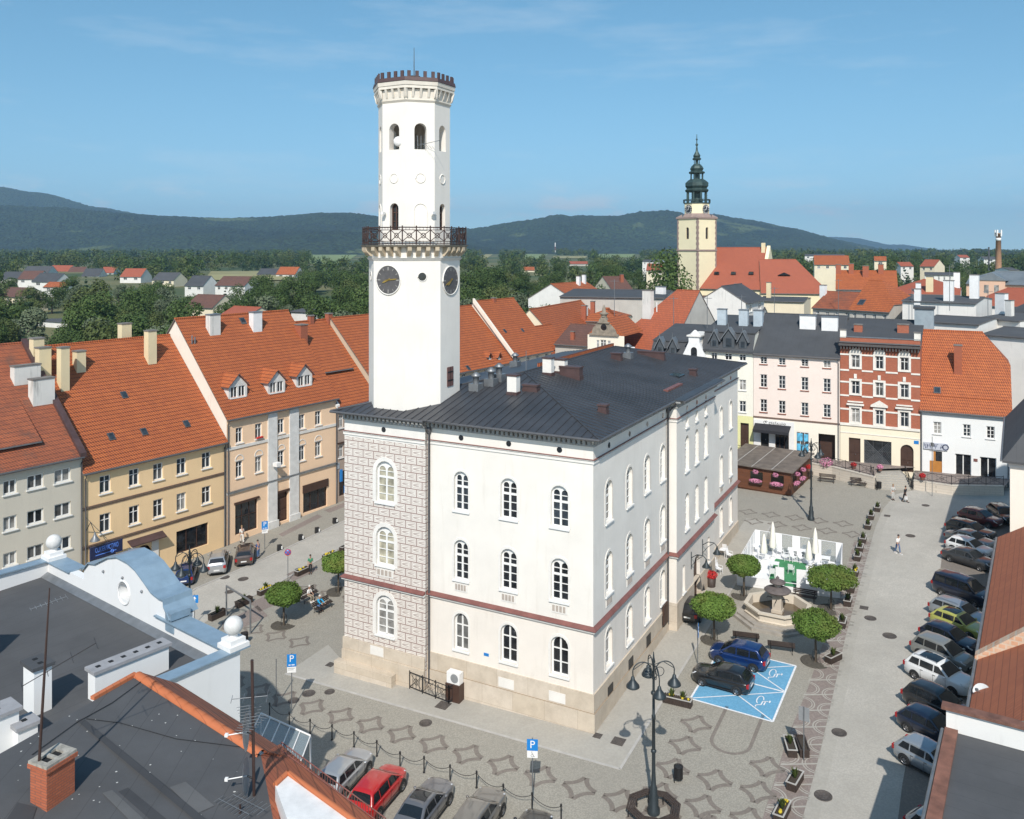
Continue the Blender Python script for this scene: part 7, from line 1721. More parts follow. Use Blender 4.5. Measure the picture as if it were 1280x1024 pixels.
#  kind: length, width, height, belt, cowl x, screen top x, roof rear x, rear base x (fractions from the rear), hood height, deck height
KINDS = {'hatch': (4.1, 1.76, 1.48, .63, .755, .54, .15, .03, .60, .62), 'estate': (4.6, 1.8, 1.49, .63, .745, .55, .12, .02, .59, .62), 'suv': (4.45, 1.85, 1.68, .62, .76, .56, .13, .03, .60, .61),
         'sedan': (4.6, 1.8, 1.44, .63, .735, .55, .30, .11, .59, .64), 'mpv': (4.15, 1.76, 1.62, .59, .82, .58, .14, .03, .56, .58), 'van': (4.7, 1.86, 1.88, .57, .82, .64, .06, .02, .54, .55)}
def car(kind, pm, label, pos, hd, s=.97, group=None, roof_glass=False, bars=False):
 L, W, Hh, belt, xc, xs, xr, xb, hood, deck = KINDS[kind]; L *= s; W *= s; Hh *= s; w = W/2
 t = thing('parked_car', label, 'car', pos, math.atan2(hd[1], hd[0]), group, True)
 X = lambda f: (f-.5)*L; zb = belt*Hh
 m = MB(); rows = []
 def top(f):
  if f < xb: return deck*Hh*(.93+.07*f/max(xb, .01))
  if f < xc: return zb+0
  q = (f-xc)/(1-xc); return (zb-(belt-hood)*Hh*sm(0, .9, q))-.13*Hh*max(0, q-.75)**2*16*.45
 for f, wf, zl in ((0, .74, .36), (.01, .84, .28), (.04, .93, .22), (.10, .985, .2), (.2, 1, .19), (.4, 1, .19), (.6, 1, .19), (.76, 1, .19), (.86, .98, .2), (.92, .93, .21), (.96, .85, .23), (.985, .74, .26), (1, .58, .32)):
  z1 = top(f); ww = w*wf; zm = zl+(z1-zl)*.55
  half = [(ww*.86, zl), (ww*.975, zl+.07), (ww, zm), (ww*.985, z1-.10), (ww*.95, z1-.035), (ww*.84, z1+.0), (ww*.45, z1+.025)]
  rows.append([(X(f), -y, z) for y, z in half[::-1]][::-1]+[(X(f), y, z) for y, z in half[::-1]])
 # closed sections
 m.grid(rows, 0, True); m.poly(rows[0][::-1], 0, True); m.poly(rows[-1], 0, True)
 wb, wr = w*.93, w*.72
 pf = [(X(xb), zb-.02), (X(xr), Hh*.955), (X((xr+xs)/2), Hh), (X(xs), Hh*.965), (X(xc), zb-.02)]
 def shell(f):
  # smooth roof line through the five profile points, shoulders rounded off
  k = min(3, int(f*4)); q = f*4-k; x0, z0 = pf[k]; x1, z1 = pf[k+1]; x = x0+(x1-x0)*q; z = z0+(z1-z0)*q
  e = min(1, f*4, (1-f)*4); y = wb+(wr-wb)*e; rd = .07*e
  return [Vector((x, sy_*yy, z+dz)) for sy_, yy, dz in ((-1, wb+(wr-wb)*max(0, e-.12), z*0-(z-zb)*min(.12, e)), (-1, y, -rd*.35), (-1, y-rd*.9, rd*.12), (-1, y*.5, .022), (1, 0, .03), (1, y*.5, .022), (1, y-rd*.9, rd*.12), (1, y, -rd*.35), (1, wb+(wr-wb)*max(0, e-.12), z*0-(z-zb)*min(.12, e)))]
 m.grid([shell(k/16) for k in range(17)], 0, False, True)
 for sd in (0, -1): m.poly([shell(k/16)[sd] for k in range(17)], 0)
 for sy in (-1, 1):     # arches, sills, handles
  for fx_ in (.20, .805):
   c = (X(fx_), sy*(w+.004), .31); m.poly([(c[0]+.375*math.cos(a), c[1], max(.19, c[2]+.375*math.sin(a))) for a in [math.pi*k/12 for k in range(-1, 14)]], 1)
  m.box(X(.25), sy*w-.02 if sy > 0 else -w-.006, .2, X(.74), w+.006 if sy > 0 else -w+.02, .27, 1)
  for fx_ in (.32, .52): m.box(X(fx_)-.09, sy*w*.99-.012, zb-.16, X(fx_)+.09, sy*w*.99+.022*0+.012, zb-.13, 1)
  for fx_ in (.30, .50, .70): m.box(X(fx_)-.006, sy*(w+.001)-.004, .3, X(fx_)+.006, sy*(w+.001)+.004, zb-.12, 1)
 m.box(X(.985), -w*.55, .34, X(1.004), w*.55, .50, 1); m.box(X(-.004), -w*.6, .30, X(.02), w*.6, .40, 1)
 if bars:
  for sy in (-1, 1): m.tube([(X(xr)+.15, sy*wr*.92, Hh*.955+.02), (X(xr)+.2, sy*wr*.92, Hh+.05), (X(xs)-.2, sy*wr*.92, Hh+.05), (X(xs)-.1, sy*wr*.92, Hh*.97+.01)], .018, 2, 5)
 m.build('body', [pm, M['trim'], M['rim']], t)
 def curved(name, f0, f1, k, off):
  off = Vector(off); g = MB(); rows = []
  for q in range(5): rows.append([Vector((p.x, p.y*k, p.z))+off for p in shell(f0+(f1-f0)*q/4)[2:7]])
  g.grid(rows, 0, False, True); g.build(name, M['car_glass'], t)
 curved('windscreen', .775, .965, .95, (.012, 0, .012)); curved('rear_window', .075, .22, .92, (-.014, 0, .008))
 if roof_glass: curved('roof_window', .36, .71, .86, (0, 0, .014))
 lim = lambda t_: (X(xb)+(X(xr)-X(xb))*t_, X(xc)+(X(xs)-X(xc))*t_)
 for sy in (-1, 1):
  def sp(x, t_): return Vector((x, sy*(wb+(wr-wb)*t_*.88+.014), zb-.02+(Hh*.962-zb)*t_))
  r0, f0_ = lim(.13); r1_, f1_ = lim(.86); B = X(.50); C_ = X(.27) if kind not in ('sedan',) else X(.31)
  for x0, x1, y0, y1 in ((B+.04, f0_-.16, B+.04, f1_-.06), (C_+.04, B-.04, C_+.04, B-.04)) + (((r0+.22, C_-.03, r1_+.12, C_-.03),) if C_-r0 > .5 else ()):
   g = MB(); g.poly([sp(x0, .13), sp(x1, .13), sp(y1, .86), sp(y0, .86)]); g.build('side_window', M['car_glass'], t)
  for fx_ in (.20, .805):
   wh = MB(); Rm = Matrix.Translation((X(fx_), sy*(w-.085), .31)) @ Matrix.Rotation(rad(90), 4, 'X')
   pr = [(.20, -.1), (.29, -.105), (.312, -.07), (.312, .07), (.29, .105), (.20, .1)]
   wh.grid([[Rm @ Vector((r*math.cos(q), r*math.sin(q), z)) for q in [2*math.pi*j/20 for j in range(20)]] for r, z in pr], 0, True); o = wh.build('wheel', M['black'], t)
   rm_ = MB(); ro = lambda r, q, z: Vector((X(fx_)+r*math.cos(q), sy*(w-.085+z), .31+r*math.sin(q)))
   rm_.grid([[ro(r, 2*math.pi*j/20, z) for j in range(20)] for r, z in ((.205, .1), (.185, .09), (.185, .04))], 0, True); rm_.poly([ro(.186, 2*math.pi*j/20, .04) for j in range(20)], 1)
   for k in range(5): q = 2*math.pi*k/5+.3; rm_.poly([ro(.03, q-1.2, .095), ro(.19, q-.16, .085), ro(.19, q+.16, .085), ro(.03, q+1.2, .095)], 0)
   rm_.build('rim', [M['rim'], M['trim']], o)
  g = MB(); g.lathe([(max(.01, .16*math.sin(math.pi*k/6)), -.09*math.cos(math.pi*k/6)) for k in range(7)], (0, 0, 0), 10, 0, True, False, 0, 1.5, .7); o = g.build('headlight', M['head'], t); o.location = (X(.945), sy*w*.74, top(.95)-.12); o.rotation_euler = (0, rad(28), sy*rad(-22))
  g = MB(); zt_ = zb-.02 if kind != 'sedan' else zb-.12; g.box(X(-.002), min(sy*w*.66, sy*w*.91), zt_-.28, X(.035), max(sy*w*.66, sy*w*.91), zt_-.03); g.build('tail_light', M['tail'], t)
  g = MB(); g.ball((0, 0, 0), .095, 0, 10, 6, .75); o = g.build('wing_mirror', pm, t); o.location = (X(xc)-.28, sy*(w+.09), zb+.05)
 for f in (1.004, -.004): g = MB(); g.box(X(f)-.008, -.26, .36 if f > 0.5 else .52, X(f)+.008, .26, .47 if f > .5 else .63); g.build('number_plate', M['plate'], t)
 return t
pc = lambda u, v: G(u, v)
hEY = EY.copy()
CP = {k: paint(k, c, mt) for k, c, mt in (('silver', (.42, .43, .44), .5), ('red', (.42, .012, .012), 0), ('grey', (.16, .16, .17), .4), ('taupe', (.20, .185, .165), .4), ('black', (.010, .010, .011), 0), ('blue', (.006, .028, .12), .2), ('navy', (.008, .014, .035), .2), ('brown', (.10, .075, .065), .4), ('white', (.72, .72, .71), 0), ('darkgrey', (.045, .047, .05), .3), ('yellow', (.42, .42, .10), .1), ('lightblue', (.36, .39, .42), .5), ('darkred', (.10, .012, .014), .2), ('pewter', (.28, .28, .26), .4))}
h_ = Vector((.40, .916))
for u, v, k, p, lab in ((431, 978, 'hatch', 'silver', 'silver hatchback half in shade, leftmost in the front parking row'), (473, 1002, 'mpv', 'red', 'bright red car between the silver and grey cars at the bottom'), (530, 1022, 'sedan', 'grey', 'grey car with large dark glass roof right of the red car'), (597, 1036, 'estate', 'taupe', 'dusty taupe car cut by the bottom edge beside the grey one'), (659, 1064, 'hatch', 'black', 'black car barely in view under the accessible parking sign')):
 car(k, CP[p], lab, pc(u, v), h_, group='cars in the front parking row', roof_glass=(p == 'grey'))
h_ = Vector((-.25, .97))
for u, v, k, p, lab, b in ((233, 724, 'hatch', 'blue', 'blue hatchback under the lamp by the ochre house', 0), (273.5, 710, 'suv', 'silver', 'silver car with roof bars before the ochre house shop window', 1), (306.5, 699, 'estate', 'brown', 'brown grey estate car with open door at the peach house', 1)):
 car(k, CP[p], lab, pc(u, v), h_, group='cars on the left street', bars=b)
for (f, r, k, p, lab) in (((894, 829), (947, 842), 'mpv', 'blue', 'dark blue compact van parked on the far accessible bay'), ((872, 856.5), (926, 871), 'hatch', 'black', 'black hatchback parked on the near blue accessible bay')):
 a, b = pc(*f), pc(*r); hd = (a-b).normalized(); car(k, CP[p], lab, (a+b)/2+Vector((-hd.y, hd.x, 0))*-1*(.84 if True else 0), hd, group='cars beside the hall')
car('hatch', CP['black'], 'black car tucked behind a round tree at the hall entrance', pc(868, 768), EY, group='cars beside the hall')
h_ = Vector((.55, -.835)); lf = Vector((.835, .55))
ROW = [(1196, 650, 'hatch', 'darkred', 'dark red car, farthest of the slanted row on the right', 0, 0), (1180, 665, 'estate', 'black', 'black estate car beside the dark red one in the slanted row', 0, 0), (1179, 676, 'sedan', 'pewter', 'pewter grey saloon between the black estate and a white hatchback', 0, 0), (1180, 687, 'hatch', 'white', 'white hatchback in the shaded slanted row between two grey cars', 0, 0), (1175, 699, 'sedan', 'darkgrey', 'dark grey saloon next to the white hatchback in the slanted row', 0, 0), (1163, 740, 'van', 'navy', 'dark blue black van alone above the silver estate', 0, 0), (1159, 767, 'estate', 'lightblue', 'silver blue estate car between the van and the yellow car', 0, 1), (1160, 781, 'hatch', 'yellow', 'yellow green car with dark roof panel in the slanted row', 1, 0), (1147, 799, 'hatch', 'navy', 'very dark blue car between the yellow and the pewter ones', 0, 0), (1136, 817, 'mpv', 'pewter', 'pewter silver car just beyond the white sunroof car', 0, 0), (1128, 843, 'suv', 'white', 'white car with a dark glass sunroof in the slanted row', 1, 1), (1125, 879, 'mpv', 'black', 'black compact van right in front of the white sunroof car', 0, 0), (1118, 908, 'hatch', 'navy', 'small dark navy car between the black van and pale hatchback', 0, 0), (1114, 948, 'hatch', 'lightblue', 'pale silver hatchback beside the white parapet corner', 0, 0), (1128, 1042, 'hatch', 'silver', 'silver car at the bottom edge below the brown parapet cap', 0, 0)]
for u, v, k, p, lab, rg, br in ROW:
 L, W = KINDS[k][0]*.97, KINDS[k][1]*.97; q = pc(u, v).xy+h_*L/2+lf*W/2
 car(k, CP[p], lab, gp(q.x, q.y), h_, group='slanted row of parked cars on the right', roof_glass=rg, bars=br)
car('hatch', CP['black'], 'black car facing the camera alone by the far right wall', pc(1254, 650), Vector((-.1, -1)), group='slanted row of parked cars on the right')
# ================= street furniture
LI = M['lamp_iron']
def street_lamp(label, p, rz=.3):
 t = thing('street_lamp', label, 'street lamp', p, rz, 'four-armed street lamps')
 m = MB(); m.lathe([(.34, -.1), (.34, .25), (.26, .35), (.26, .9), (.2, 1.0), (.2, 1.35), (.14, 1.45), (.10, 2.2), (.085, 5.0), (.11, 5.02), (.11, 5.2), (.075, 5.25), (.06, 8.0), (.10, 8.05), (.05, 8.3), (.02, 8.6)], (0, 0, 0), 14); m.build('pole', LI, t)
 for z in (3.2, 6.3): m = MB(); m.lathe([(.1, z), (.15, z+.06), (.15, z+.14), (.1, z+.2)], (0, 0, 0), 12); m.build('collar', LI, t)
 for k in range(4):
  a = k*math.pi/2+.35; d = Vector((math.cos(a), math.sin(a), 0)); u = Vector((0, 0, 1)); z0 = 7.55
  m = MB(); m.torus(d*.62+u*z0, .52, .03, d, u, 0, 22, 6, rad(-20), rad(200)); m.torus(d*.33+u*(z0-.02), .24, .02, d, u, 0, 16, 5); m.tube([u*(z0+.35), d*.5+u*(z0+.52), d*1.13+u*(z0+.12)], .022, 0, 5); m.tube([u*(z0-.5), d*.18+u*(z0-.2), d*.12+u*z0], .025, 0, 5); m.tube([d*1.13+u*(z0+.1), d*1.13+u*(z0-.25)], .03, 0, 6)
  ar = m.build('arm', LI, t)
  m = MB(); m.lathe([(.04, .05), (.09, .0), (.12, -.14), (.16, -.2), (.34, -.42), (.36, -.48), (.36, -.52)], d*1.13+u*(z0-.25), 16); sh = m.build('lamp_shade', LI, ar)
  m = MB(); m.lathe([(.30, -.5), (.27, -.58), (.12, -.66), (.01, -.68)], d*1.13+u*(z0-.25), 14); m.build('lamp_glass', M['lamp_glass'], sh)
 return t
lp0 = street_lamp('tall four-armed street lamp standing at the bottom of the view', G(817, 1016), -.25)
copy_thing(lp0, G(1014, 650), -.1, 'four-armed street lamp on the empty square beyond the café')
copy_thing(lp0, G(237, 826), -.5, 'four-armed street lamp behind the blue gable on the left street')
# octagonal bench round the first lamp
t = thing('ring_bench', 'octagonal dark wooden bench around the foot of the nearest street lamp', 'bench', G(817, 1019), 0)
for k in range(8):
 a0, a1 = k*math.pi/4+.1, (k+1)*math.pi/4+.1; m = MB()
 for r in (1.0, 1.13, 1.26, 1.39):
  P = [Vector((rr*math.cos(a), rr*math.sin(a), .45)) for a, rr in ((a0, r), (a1, r), (a1, r+.1), (a0, r+.1))]; m.prism(P, (0, 0, .05))
 s_ = m.build('seat', M['bench_wood'], t)
 m = MB(); c = Vector((1.2*math.cos(a0), 1.2*math.sin(a0), 0)); d = c.normalized(); m.tube([c-d*.18+Vector((0, 0, 0)), c-d*.18+Vector((0, 0, .45))], .03, 0, 5); m.tube([c+d*.18, c+d*.18+Vector((0, 0, .45))], .03, 0, 5); m.tube([c+d*.2+Vector((0, 0, .42)), c-d*.22+Vector((0, 0, .42))], .03, 0, 5); m.build('leg', M['iron'], t)
# signs
def handi(mb, cx, cz, s, y):
 """wheelchair pictogram drawn with thin bars on the plane y"""
 T = lambda x, z: Vector((cx+x*s, y, cz+z*s))
 mb.torus(T(-.05, -.25), .33*s, .045*s, (1, 0, 0), (0, 0, 1), 0, 16, 4, rad(110), rad(350))
 for pts in (((-.12, .55), (-.02, -.02), (.3, -.05), (.45, -.5), (.6, -.45)), ((-.1, .25), (.25, .22))): mb.tube([T(*p) for p in pts], .05*s, 0, 4)
 mb.ball(T(-.15, .75), .11*s, 0, 8, 5)
def sign(label, u, v, vtop, kind, rz=0.0, name='road_sign', w=.6):
 p = G(u, v); h = (v-vtop)/F*p.y; t = thing(name, label, 'sign', p, rz); m = MB(); m.tube([(0, .05, -.1), (0, .05, h)], .032, 0, 8); m.build('pole', M['zinc'], t)
 def plate(z0, z1, mat, wd=w):
  m = MB(); m.box(-wd/2, -.012, z0, wd/2, .012, z1); return m.build('plate', [mat], t)
 if kind in ('P', 'PH'):
  hb = .82 if kind == 'P' else .62; pl_ = plate(h-hb-.05, h-.05, M['sign_blue']); b = MB(); b.box(-w/2+.02, .013, h-hb-.03, w/2-.02, .016, h-.07); b.build('sign_back', M['sign_grey'], pl_)
  textmesh('letter', 'P', .62 if kind == 'P' else .58, M['white'], pl_, (0, -.016, h-.05-(.30 if kind == 'P' else .30)), (rad(90), 0, 0))
  if kind == 'P':
   g = MB(); g.box(-.2, -.017, h-.78, -.06, -.0125, h-.72); g.box(-.01, -.017, h-.78, .2, -.0125, h-.72); g.build('car_symbol', M['white'], pl_)
  p2 = plate(h-hb-.44, h-hb-.07, M['white'], w*.96)
  if kind == 'PH': g = MB(); handi(g, 0, h-hb-.27, .2, -.016); g.build('wheelchair_symbol', M['trim'], p2)
  else: g = MB(); [g.box(-.22, -.017, h-hb-.17-.1*k, .2-.08*k, -.0125, h-hb-.14-.1*k) for k in range(2)]; g.build('small_print', M['sign_grey'], p2)
 elif kind == 'nostop':
  m = MB(); c = Vector((0, 0, h-.3)); m.grid([[c+Vector((r*math.cos(q), y, r*math.sin(q))) for q in [2*math.pi*j/24 for j in range(24)]] for r, y in ((.3, .012), (.3, -.012), (.01, -.012))], 0, True); pl_ = m.build('plate', M['sign_blue'], t)
  red = plain('red_sign_band', (.55, .02, .02), .4); m = MB(); m.torus(c+Vector((0, -.014, 0)), .27, .03, (1, 0, 0), (0, 0, 1), 0, 24, 4)
  for s_ in (-1, 1): m.tube([c+Vector((-.19*s_, -.014, -.19)), c+Vector((.19*s_, -.014, .19))], .03, 0, 4)
  m.build('red_cross', red, pl_)
 elif kind == 'arrow':
  pl_ = plate(h-.7, h-.05, M['sign_blue'], .6); m = MB(); m.poly([(x, -.016, h-.38+z) for x, z in ((-.06, -.24), (.06, -.24), (.06, .04), (.16, .04), (0, .25), (-.16, .04), (-.06, .04))]); m.build('arrow', M['white'], pl_)
 elif kind == 'back':
  plate(h-.85, h-.05, M['sign_grey'], .6)
 elif kind == 'edge':
  pl_ = plate(h-.95, h-.1, M['sign_blue'], .6); m = MB(); handi(m, 0, h-.5, .3, -.016); m.build('wheelchair_symbol', M['white'], pl_)
 return t
sign('blue parking sign with white panel left of the hall bench', 364.5, 889.5, 817, 'P', rad(8)); sign('bare grey signpost just left of the blue parking sign', 345, 884, 824, 'none', name='signpost')
sign('blue parking sign with wheelchair panel near the bottom middle', 665.5, 1006, 923, 'PH', rad(-5)); sign('blue parking sign beside the brown estate car', 331, 687, 651, 'P', rad(25)); sign('blue parking sign at the taupe house shopfront', 433, 630, 606.5, 'P', rad(25))
sign('round blue no-stopping sign with red cross by the planters', 359.8, 727, 686.5, 'nostop', rad(10)); sign('square blue one-way arrow sign behind the white ball finial', 243, 781, 743.5, 'arrow', rad(15)); sign('grey-backed sign standing over the pair of planters', 1005, 950, 883, 'back', rad(150)); sign('blue wheelchair sign seen nearly edge-on before the round tree', 873, 831, 779, 'edge', rad(75))
t = sign('tall thin pole at the foot of the white house', 1165.5, 620.5, 546, 'none', name='flag_pole'); m = MB(); m.box(-.1, -.2, 5.6, .1, .2, 6.0); m.build('pole_lamp', M['zinc'], t)
p = G(313, 792); t = thing('metal_frame', 'grey steel portal frame standing among the planters on the left', 'frame', p); q = G(283, 770)-p
m = MB(); m.tube([(0, 0, 0), (0, 0, 2.6)], .07, 0, 6); m.build('post', M['zinc'], t); m = MB(); m.tube([q, q+Vector((0, 0, 2.5))], .07, 0, 6); m.build('post', M['zinc'], t); m = MB(); m.tube([(0, 0, 2.6), q+Vector((0, 0, 2.5))], .08, 0, 6); m.build('beam', M['zinc'], t)
# chained posts
BP = [(337, 897), (361.6, 908.5), (387.6, 918), (415, 925), (442.4, 934), (471, 945.5), (500, 960), (530, 966), (562.5, 977), (595.7, 985), (629, 1002), (665, 1013), (701.4, 1028)]
WHO = ['beside the bare signpost', 'under the parking sign', 'in the shade right of the canopy', 'at the edge of the shade', 'ahead of the silver hatchback', 'between the silver and red cars', 'at the nose of the red car', 'ahead of the grey glass-roofed car', 'between the grey and taupe cars', 'ahead of the taupe car', 'right of the taupe car', 'at the foot of the wheelchair parking sign', 'at the right end of the chain']
pts_ = []
for (u, v), wtxt in zip(BP, WHO):
 p = G(u, v); pts_.append(p); t = thing('chain_post', 'dark iron chain post '+wtxt, 'bollard', p, 0, 'chained posts along the parking row'); m = MB(); m.lathe([(.07, -.1), (.07, .05), (.04, .08), (.035, .86), (.055, .88), (.055, .95), (.01, 1.0)], (0, 0, 0), 10); m.build('shaft', M['iron'], t); m = MB(); m.torus((0, 0, .84), .06, .012, (1, 0, 0), (0, 1, 0), 0, 10, 4); m.build('ring', M['iron'], t)
for k in range(len(pts_)-1):
 a, b = pts_[k], pts_[k+1]; m = MB(); n = 14
 m.tube([a+(b-a)*j/n+Vector((0, 0, .84-.30*(1-(2*j/n-1)**2))) for j in range(n+1)], .016, 0, 5); o = m.build('chain', M['iron']); tag(o, 'sagging dark chain from the post '+WHO[k]+', running right', 'chain', 'chains along the parking row')
for u, v, l in ((418.6, 654, 'below the taupe house'), (396.5, 666, 'second from the taupe house'), (376, 675, 'third from the taupe house'), (349.5, 688, 'nearest the brown estate car')):
 t = thing('kerb_bollard', 'squat black and white kerb bollard '+l, 'bollard', G(u, v), .5, 'squat kerb bollards on the left street'); m = MB(); m.prism([(-.25, -.2, 0), (.25, -.2, 0), (.2, -.16, .55), (-.2, -.16, .55)], (0, .36, 0)); m.build('block', M['trim'], t); m = MB(); m.box(.12, -.21, .15, .24, .17, .45); m.build('white_face', M['plate'], t)
# planters
GR = [leafmat('grass_tuft', (.06, .09, .02), (.10, .13, .03), (.08, .11, .03)), plain('yellow_flowers', (.55, .42, .03), .8), plain('pink_flowers', (.62, .25, .38), .8, var=.35, scale=12), plain('red_flowers', (.45, .02, .02), .8, var=.3, scale=12)]
def tuft(c, h, w, n=36, rng=np.random.default_rng(3)):
 V = []
 for _k in range(n):
  a = rng.uniform(0, 6.28); r = w*rng.uniform(.1, 1); b = Vector((c[0]+.06*math.cos(a)*r/w, c[1]+.06*math.sin(a)*r/w, c[2])); tp = Vector((c[0]+r*math.cos(a), c[1]+r*math.sin(a), c[2]+h*rng.uniform(.6, 1))); s_ = Vector((-math.sin(a), math.cos(a), 0))*.03; md = (b+tp)/2+Vector((0, 0, h*.15))
  V += [b-s_*.6, md-s_, tp, md+s_]
 return np.array([tuple(p) for p in V])
def planter(label, u, v, L_=1.25, rz=None, tufts=1, flow=None, h=.45, grp='wooden planters'):
 p = G(u, v); t = thing('planter', label, 'planter', p, rz if rz is not None else math.atan2(EY.y, EY.x), grp, True); m = MB(); w = .27
 for k in range(int(L_/.12)):
  x = -L_/2+(k+.5)*L_/int(L_/.12)
  for y in (-w, w-.03): m.box(x-.045, y, .02, x+.045, y+.03, h)
 for x in (-L_/2, L_/2-.03):
  for k in range(4): y = -w+.03+(k+.5)*(2*w-.06)/4; m.box(x, y-.055, .02, x+.03, y+.055, h)
 m.box(-L_/2+.03, -w+.03, .03, L_/2-.03, w-.03, h-.1)
 b = m.build('box', M['bench_wood'], t); m = MB()
 for x0, x1, y0, y1 in ((-L_/2-.03, L_/2+.03, -w-.03, -w+.05), (-L_/2-.03, L_/2+.03, w-.05, w+.03), (-L_/2-.03, -L_/2+.05, -w+.051, w-.051), (L_/2-.05, L_/2+.03, -w+.051, w-.051)): m.box(x0, y0, h+.002, x1, y1, h+.04)
 m.build('rim', M['kerb'] if flow != 'dark' else M['bench_wood'], t)
 m = MB(); m.box(-L_/2+.06, -w+.06, h-.099, L_/2-.06, w-.06, h-.05); m.build('soil', plain('dark_soil', (.05, .038, .028), .95), t)
 for k in range(tufts):
  x = (k+.5)/tufts*L_*.8-L_*.4; o = bpy.data.objects.new('plant', quadmesh('plant', tuft((x, 0, h-.08), .62, .34, 60), GR[0])); COL.objects.link(o); o.parent = t
 if flow and flow != 'dark':
  for k in range(7): m = MB(); m.ball((R.uniform(-L_*.42, L_*.42), R.uniform(-.15, .15), h+.05), .09, 0, 7, 5); m.build('flower', GR[1], t)
 return t
RZP = math.atan2(EY.y, EY.x)
PL = [(847, 880, 1.9, math.atan2(-EX.y, -EX.x), 2, 'y', 'long planter with two grasses by the near blue parking bay'), (988, 938, 1.5, RZP+.35, 1, None, 'left planter of the pair standing under the grey-backed sign'), (1003, 938, 1.5, RZP+.35, 0, 'dark', 'right planter of the pair standing under the grey-backed sign'), (994, 981, 1.4, RZP-.15, 1, None, 'planter with tall grass just below the planter pair'), (978, 1020, 1.5, RZP-.1, 1, 'y', 'planter with yellow flowers at the bottom edge by the street'),
      (1042, 826, 1.3, RZP-.5, 1, None, 'planter in front of the nearest round tree by the street'), (1053, 782, 1.2, RZP, 1, None, 'planter right of the fountain at the street edge'), (1060, 755, 1.2, RZP, 1, None, 'planter below the café corner, third above the nearest tree'), (1064, 738, 1.2, RZP, 1, 'y', 'planter with yellow flowers behind the café side tree'), (1069, 718, 1.2, RZP, 1, 'y', 'planter with yellow flowers level with the café right side'), (1072, 699, 1.2, RZP, 1, None, 'lowest of the close planter cluster beyond the café'), (1075, 688, 1.2, RZP, 1, None, 'second of the close planter cluster beyond the café'), (1079, 677, 1.2, RZP, 1, None, 'third of the close planter cluster beyond the café'), (1085, 660, 1.2, RZP, 1, None, 'planter just beyond the pinkish strip end'), (1089, 648, 1.2, RZP, 1, None, 'second last planter toward the steps'), (1097, 638, 1.2, RZP, 1, None, 'farthest planter, close to the stone steps')]
for u, v, l, rz, n, fl, lab in PL: planter(lab, u, v, l, rz, n, fl)
RZL = LF.rz
for u, v, n, fl, lab in ((272, 772, 1, 'dark', 'dark planter with grass nearest the blue gable'), (305, 756, 1, 'dark', 'dark planter with grass behind the steel portal frame'), (332, 741, 1, 'y', 'planter with pale flowers behind the left round tree'), (378, 717, 0, 'y', 'low planter at the feet of the green-shirted person'), (412, 697, 0, 'y', 'flat planter behind the second left round tree'), (433, 687, 0, None, 'small planter next to the decorated hall corner')): planter(lab, u, v, 1.5, RZL, n, fl)
# benches, bins
def bench(label, u, v, rz, L_=1.9):
 t = thing('park_bench', label, 'bench', G(u, v), rz, 'slatted benches', True)
 for nm, rows in (('seat', [(-.22+.12*k, .44) for k in range(4)]), ('backrest', [(.27+.03*k, .56+.13*k) for k in range(3)])):
  m = MB()
  for y, z in rows: m.box(-L_/2, y-.05 if nm == 'seat' else y-.018, z, L_/2, y+.05 if nm == 'seat' else y+.018, z+(.035 if nm == 'seat' else .10))
  m.build(nm, M['bench_wood'], t)
 for x in (-L_/2+.2, L_/2-.2): m = MB(); m.tube([(x, -.24, 0), (x, -.22, .43), (x, .2, .43)], .028, 0, 6); m.tube([(x, .3, 0), (x, .24, .43), (x, .35, .92)], .028, 0, 6); m.tube([(x, -.24, .64), (x, .27, .64)], .025, 0, 6); m.tube([(x, -.23, .43), (x, -.24, .64)], .02, 0, 6); m.build('leg', M['iron'], t)
 return t
rzf = math.atan2(-EX.y, -EX.x); rzw = math.atan2(EX.y, EX.x)
for u, v, rz, l in ((933, 803, rzf+.15, 'bench left of the fountain with its back to the blue cars'), (977, 815, rzf+.15, 'bench in front of the fountain beside the near round tree'), (1006, 752, rzw, 'bench in tree shade along the café front wall'), (1034, 603, rzw, 'bench at the retaining wall, middle of three'), (1073, 608, rzw, 'bench at the retaining wall nearest the steps'), (1006, 599, rzw, 'bench at the retaining wall half hidden by the wooden pavilion'), (404, 763, RZL+.05, 'dark bench beside the blue-shirted person on the left'), (386, 750, RZL+.05, 'dark bench under the white-haired person on the left')): bench(l, u, v, rz)
def bin_(label, u, v):
 t = thing('litter_bin', label, 'litter bin', G(u, v), .4, 'slatted litter bins'); m = MB()
 for k in range(16): a = k*math.pi/8; m.box(-.03, -.012, .2, .03, .012, .85, 0, Matrix.Rotation(a, 4, 'Z') @ Matrix.Translation((0, .24, 0)))
 m.lathe([(.215, .2), (.215, .84)], (0, 0, 0), 14); m.build('basket', M['trim'], t)
 m = MB(); m.tube([(-.27, 0, 0), (-.27, 0, .95)], .03, 0, 6); m.build('post', M['iron'], t)
 m = MB(); m.torus((0, 0, .86), .25, .02, (1, 0, 0), (0, 1, 0), 0, 18, 5); m.build('rim', M['iron'], t)
bin_('slatted dark litter bin alone on the cobbles right of the lamp', 848, 977); bin_('dark litter bin behind the white ball finial', 306, 805); bin_('dark litter bin at the end of the retaining wall', 1099, 612)
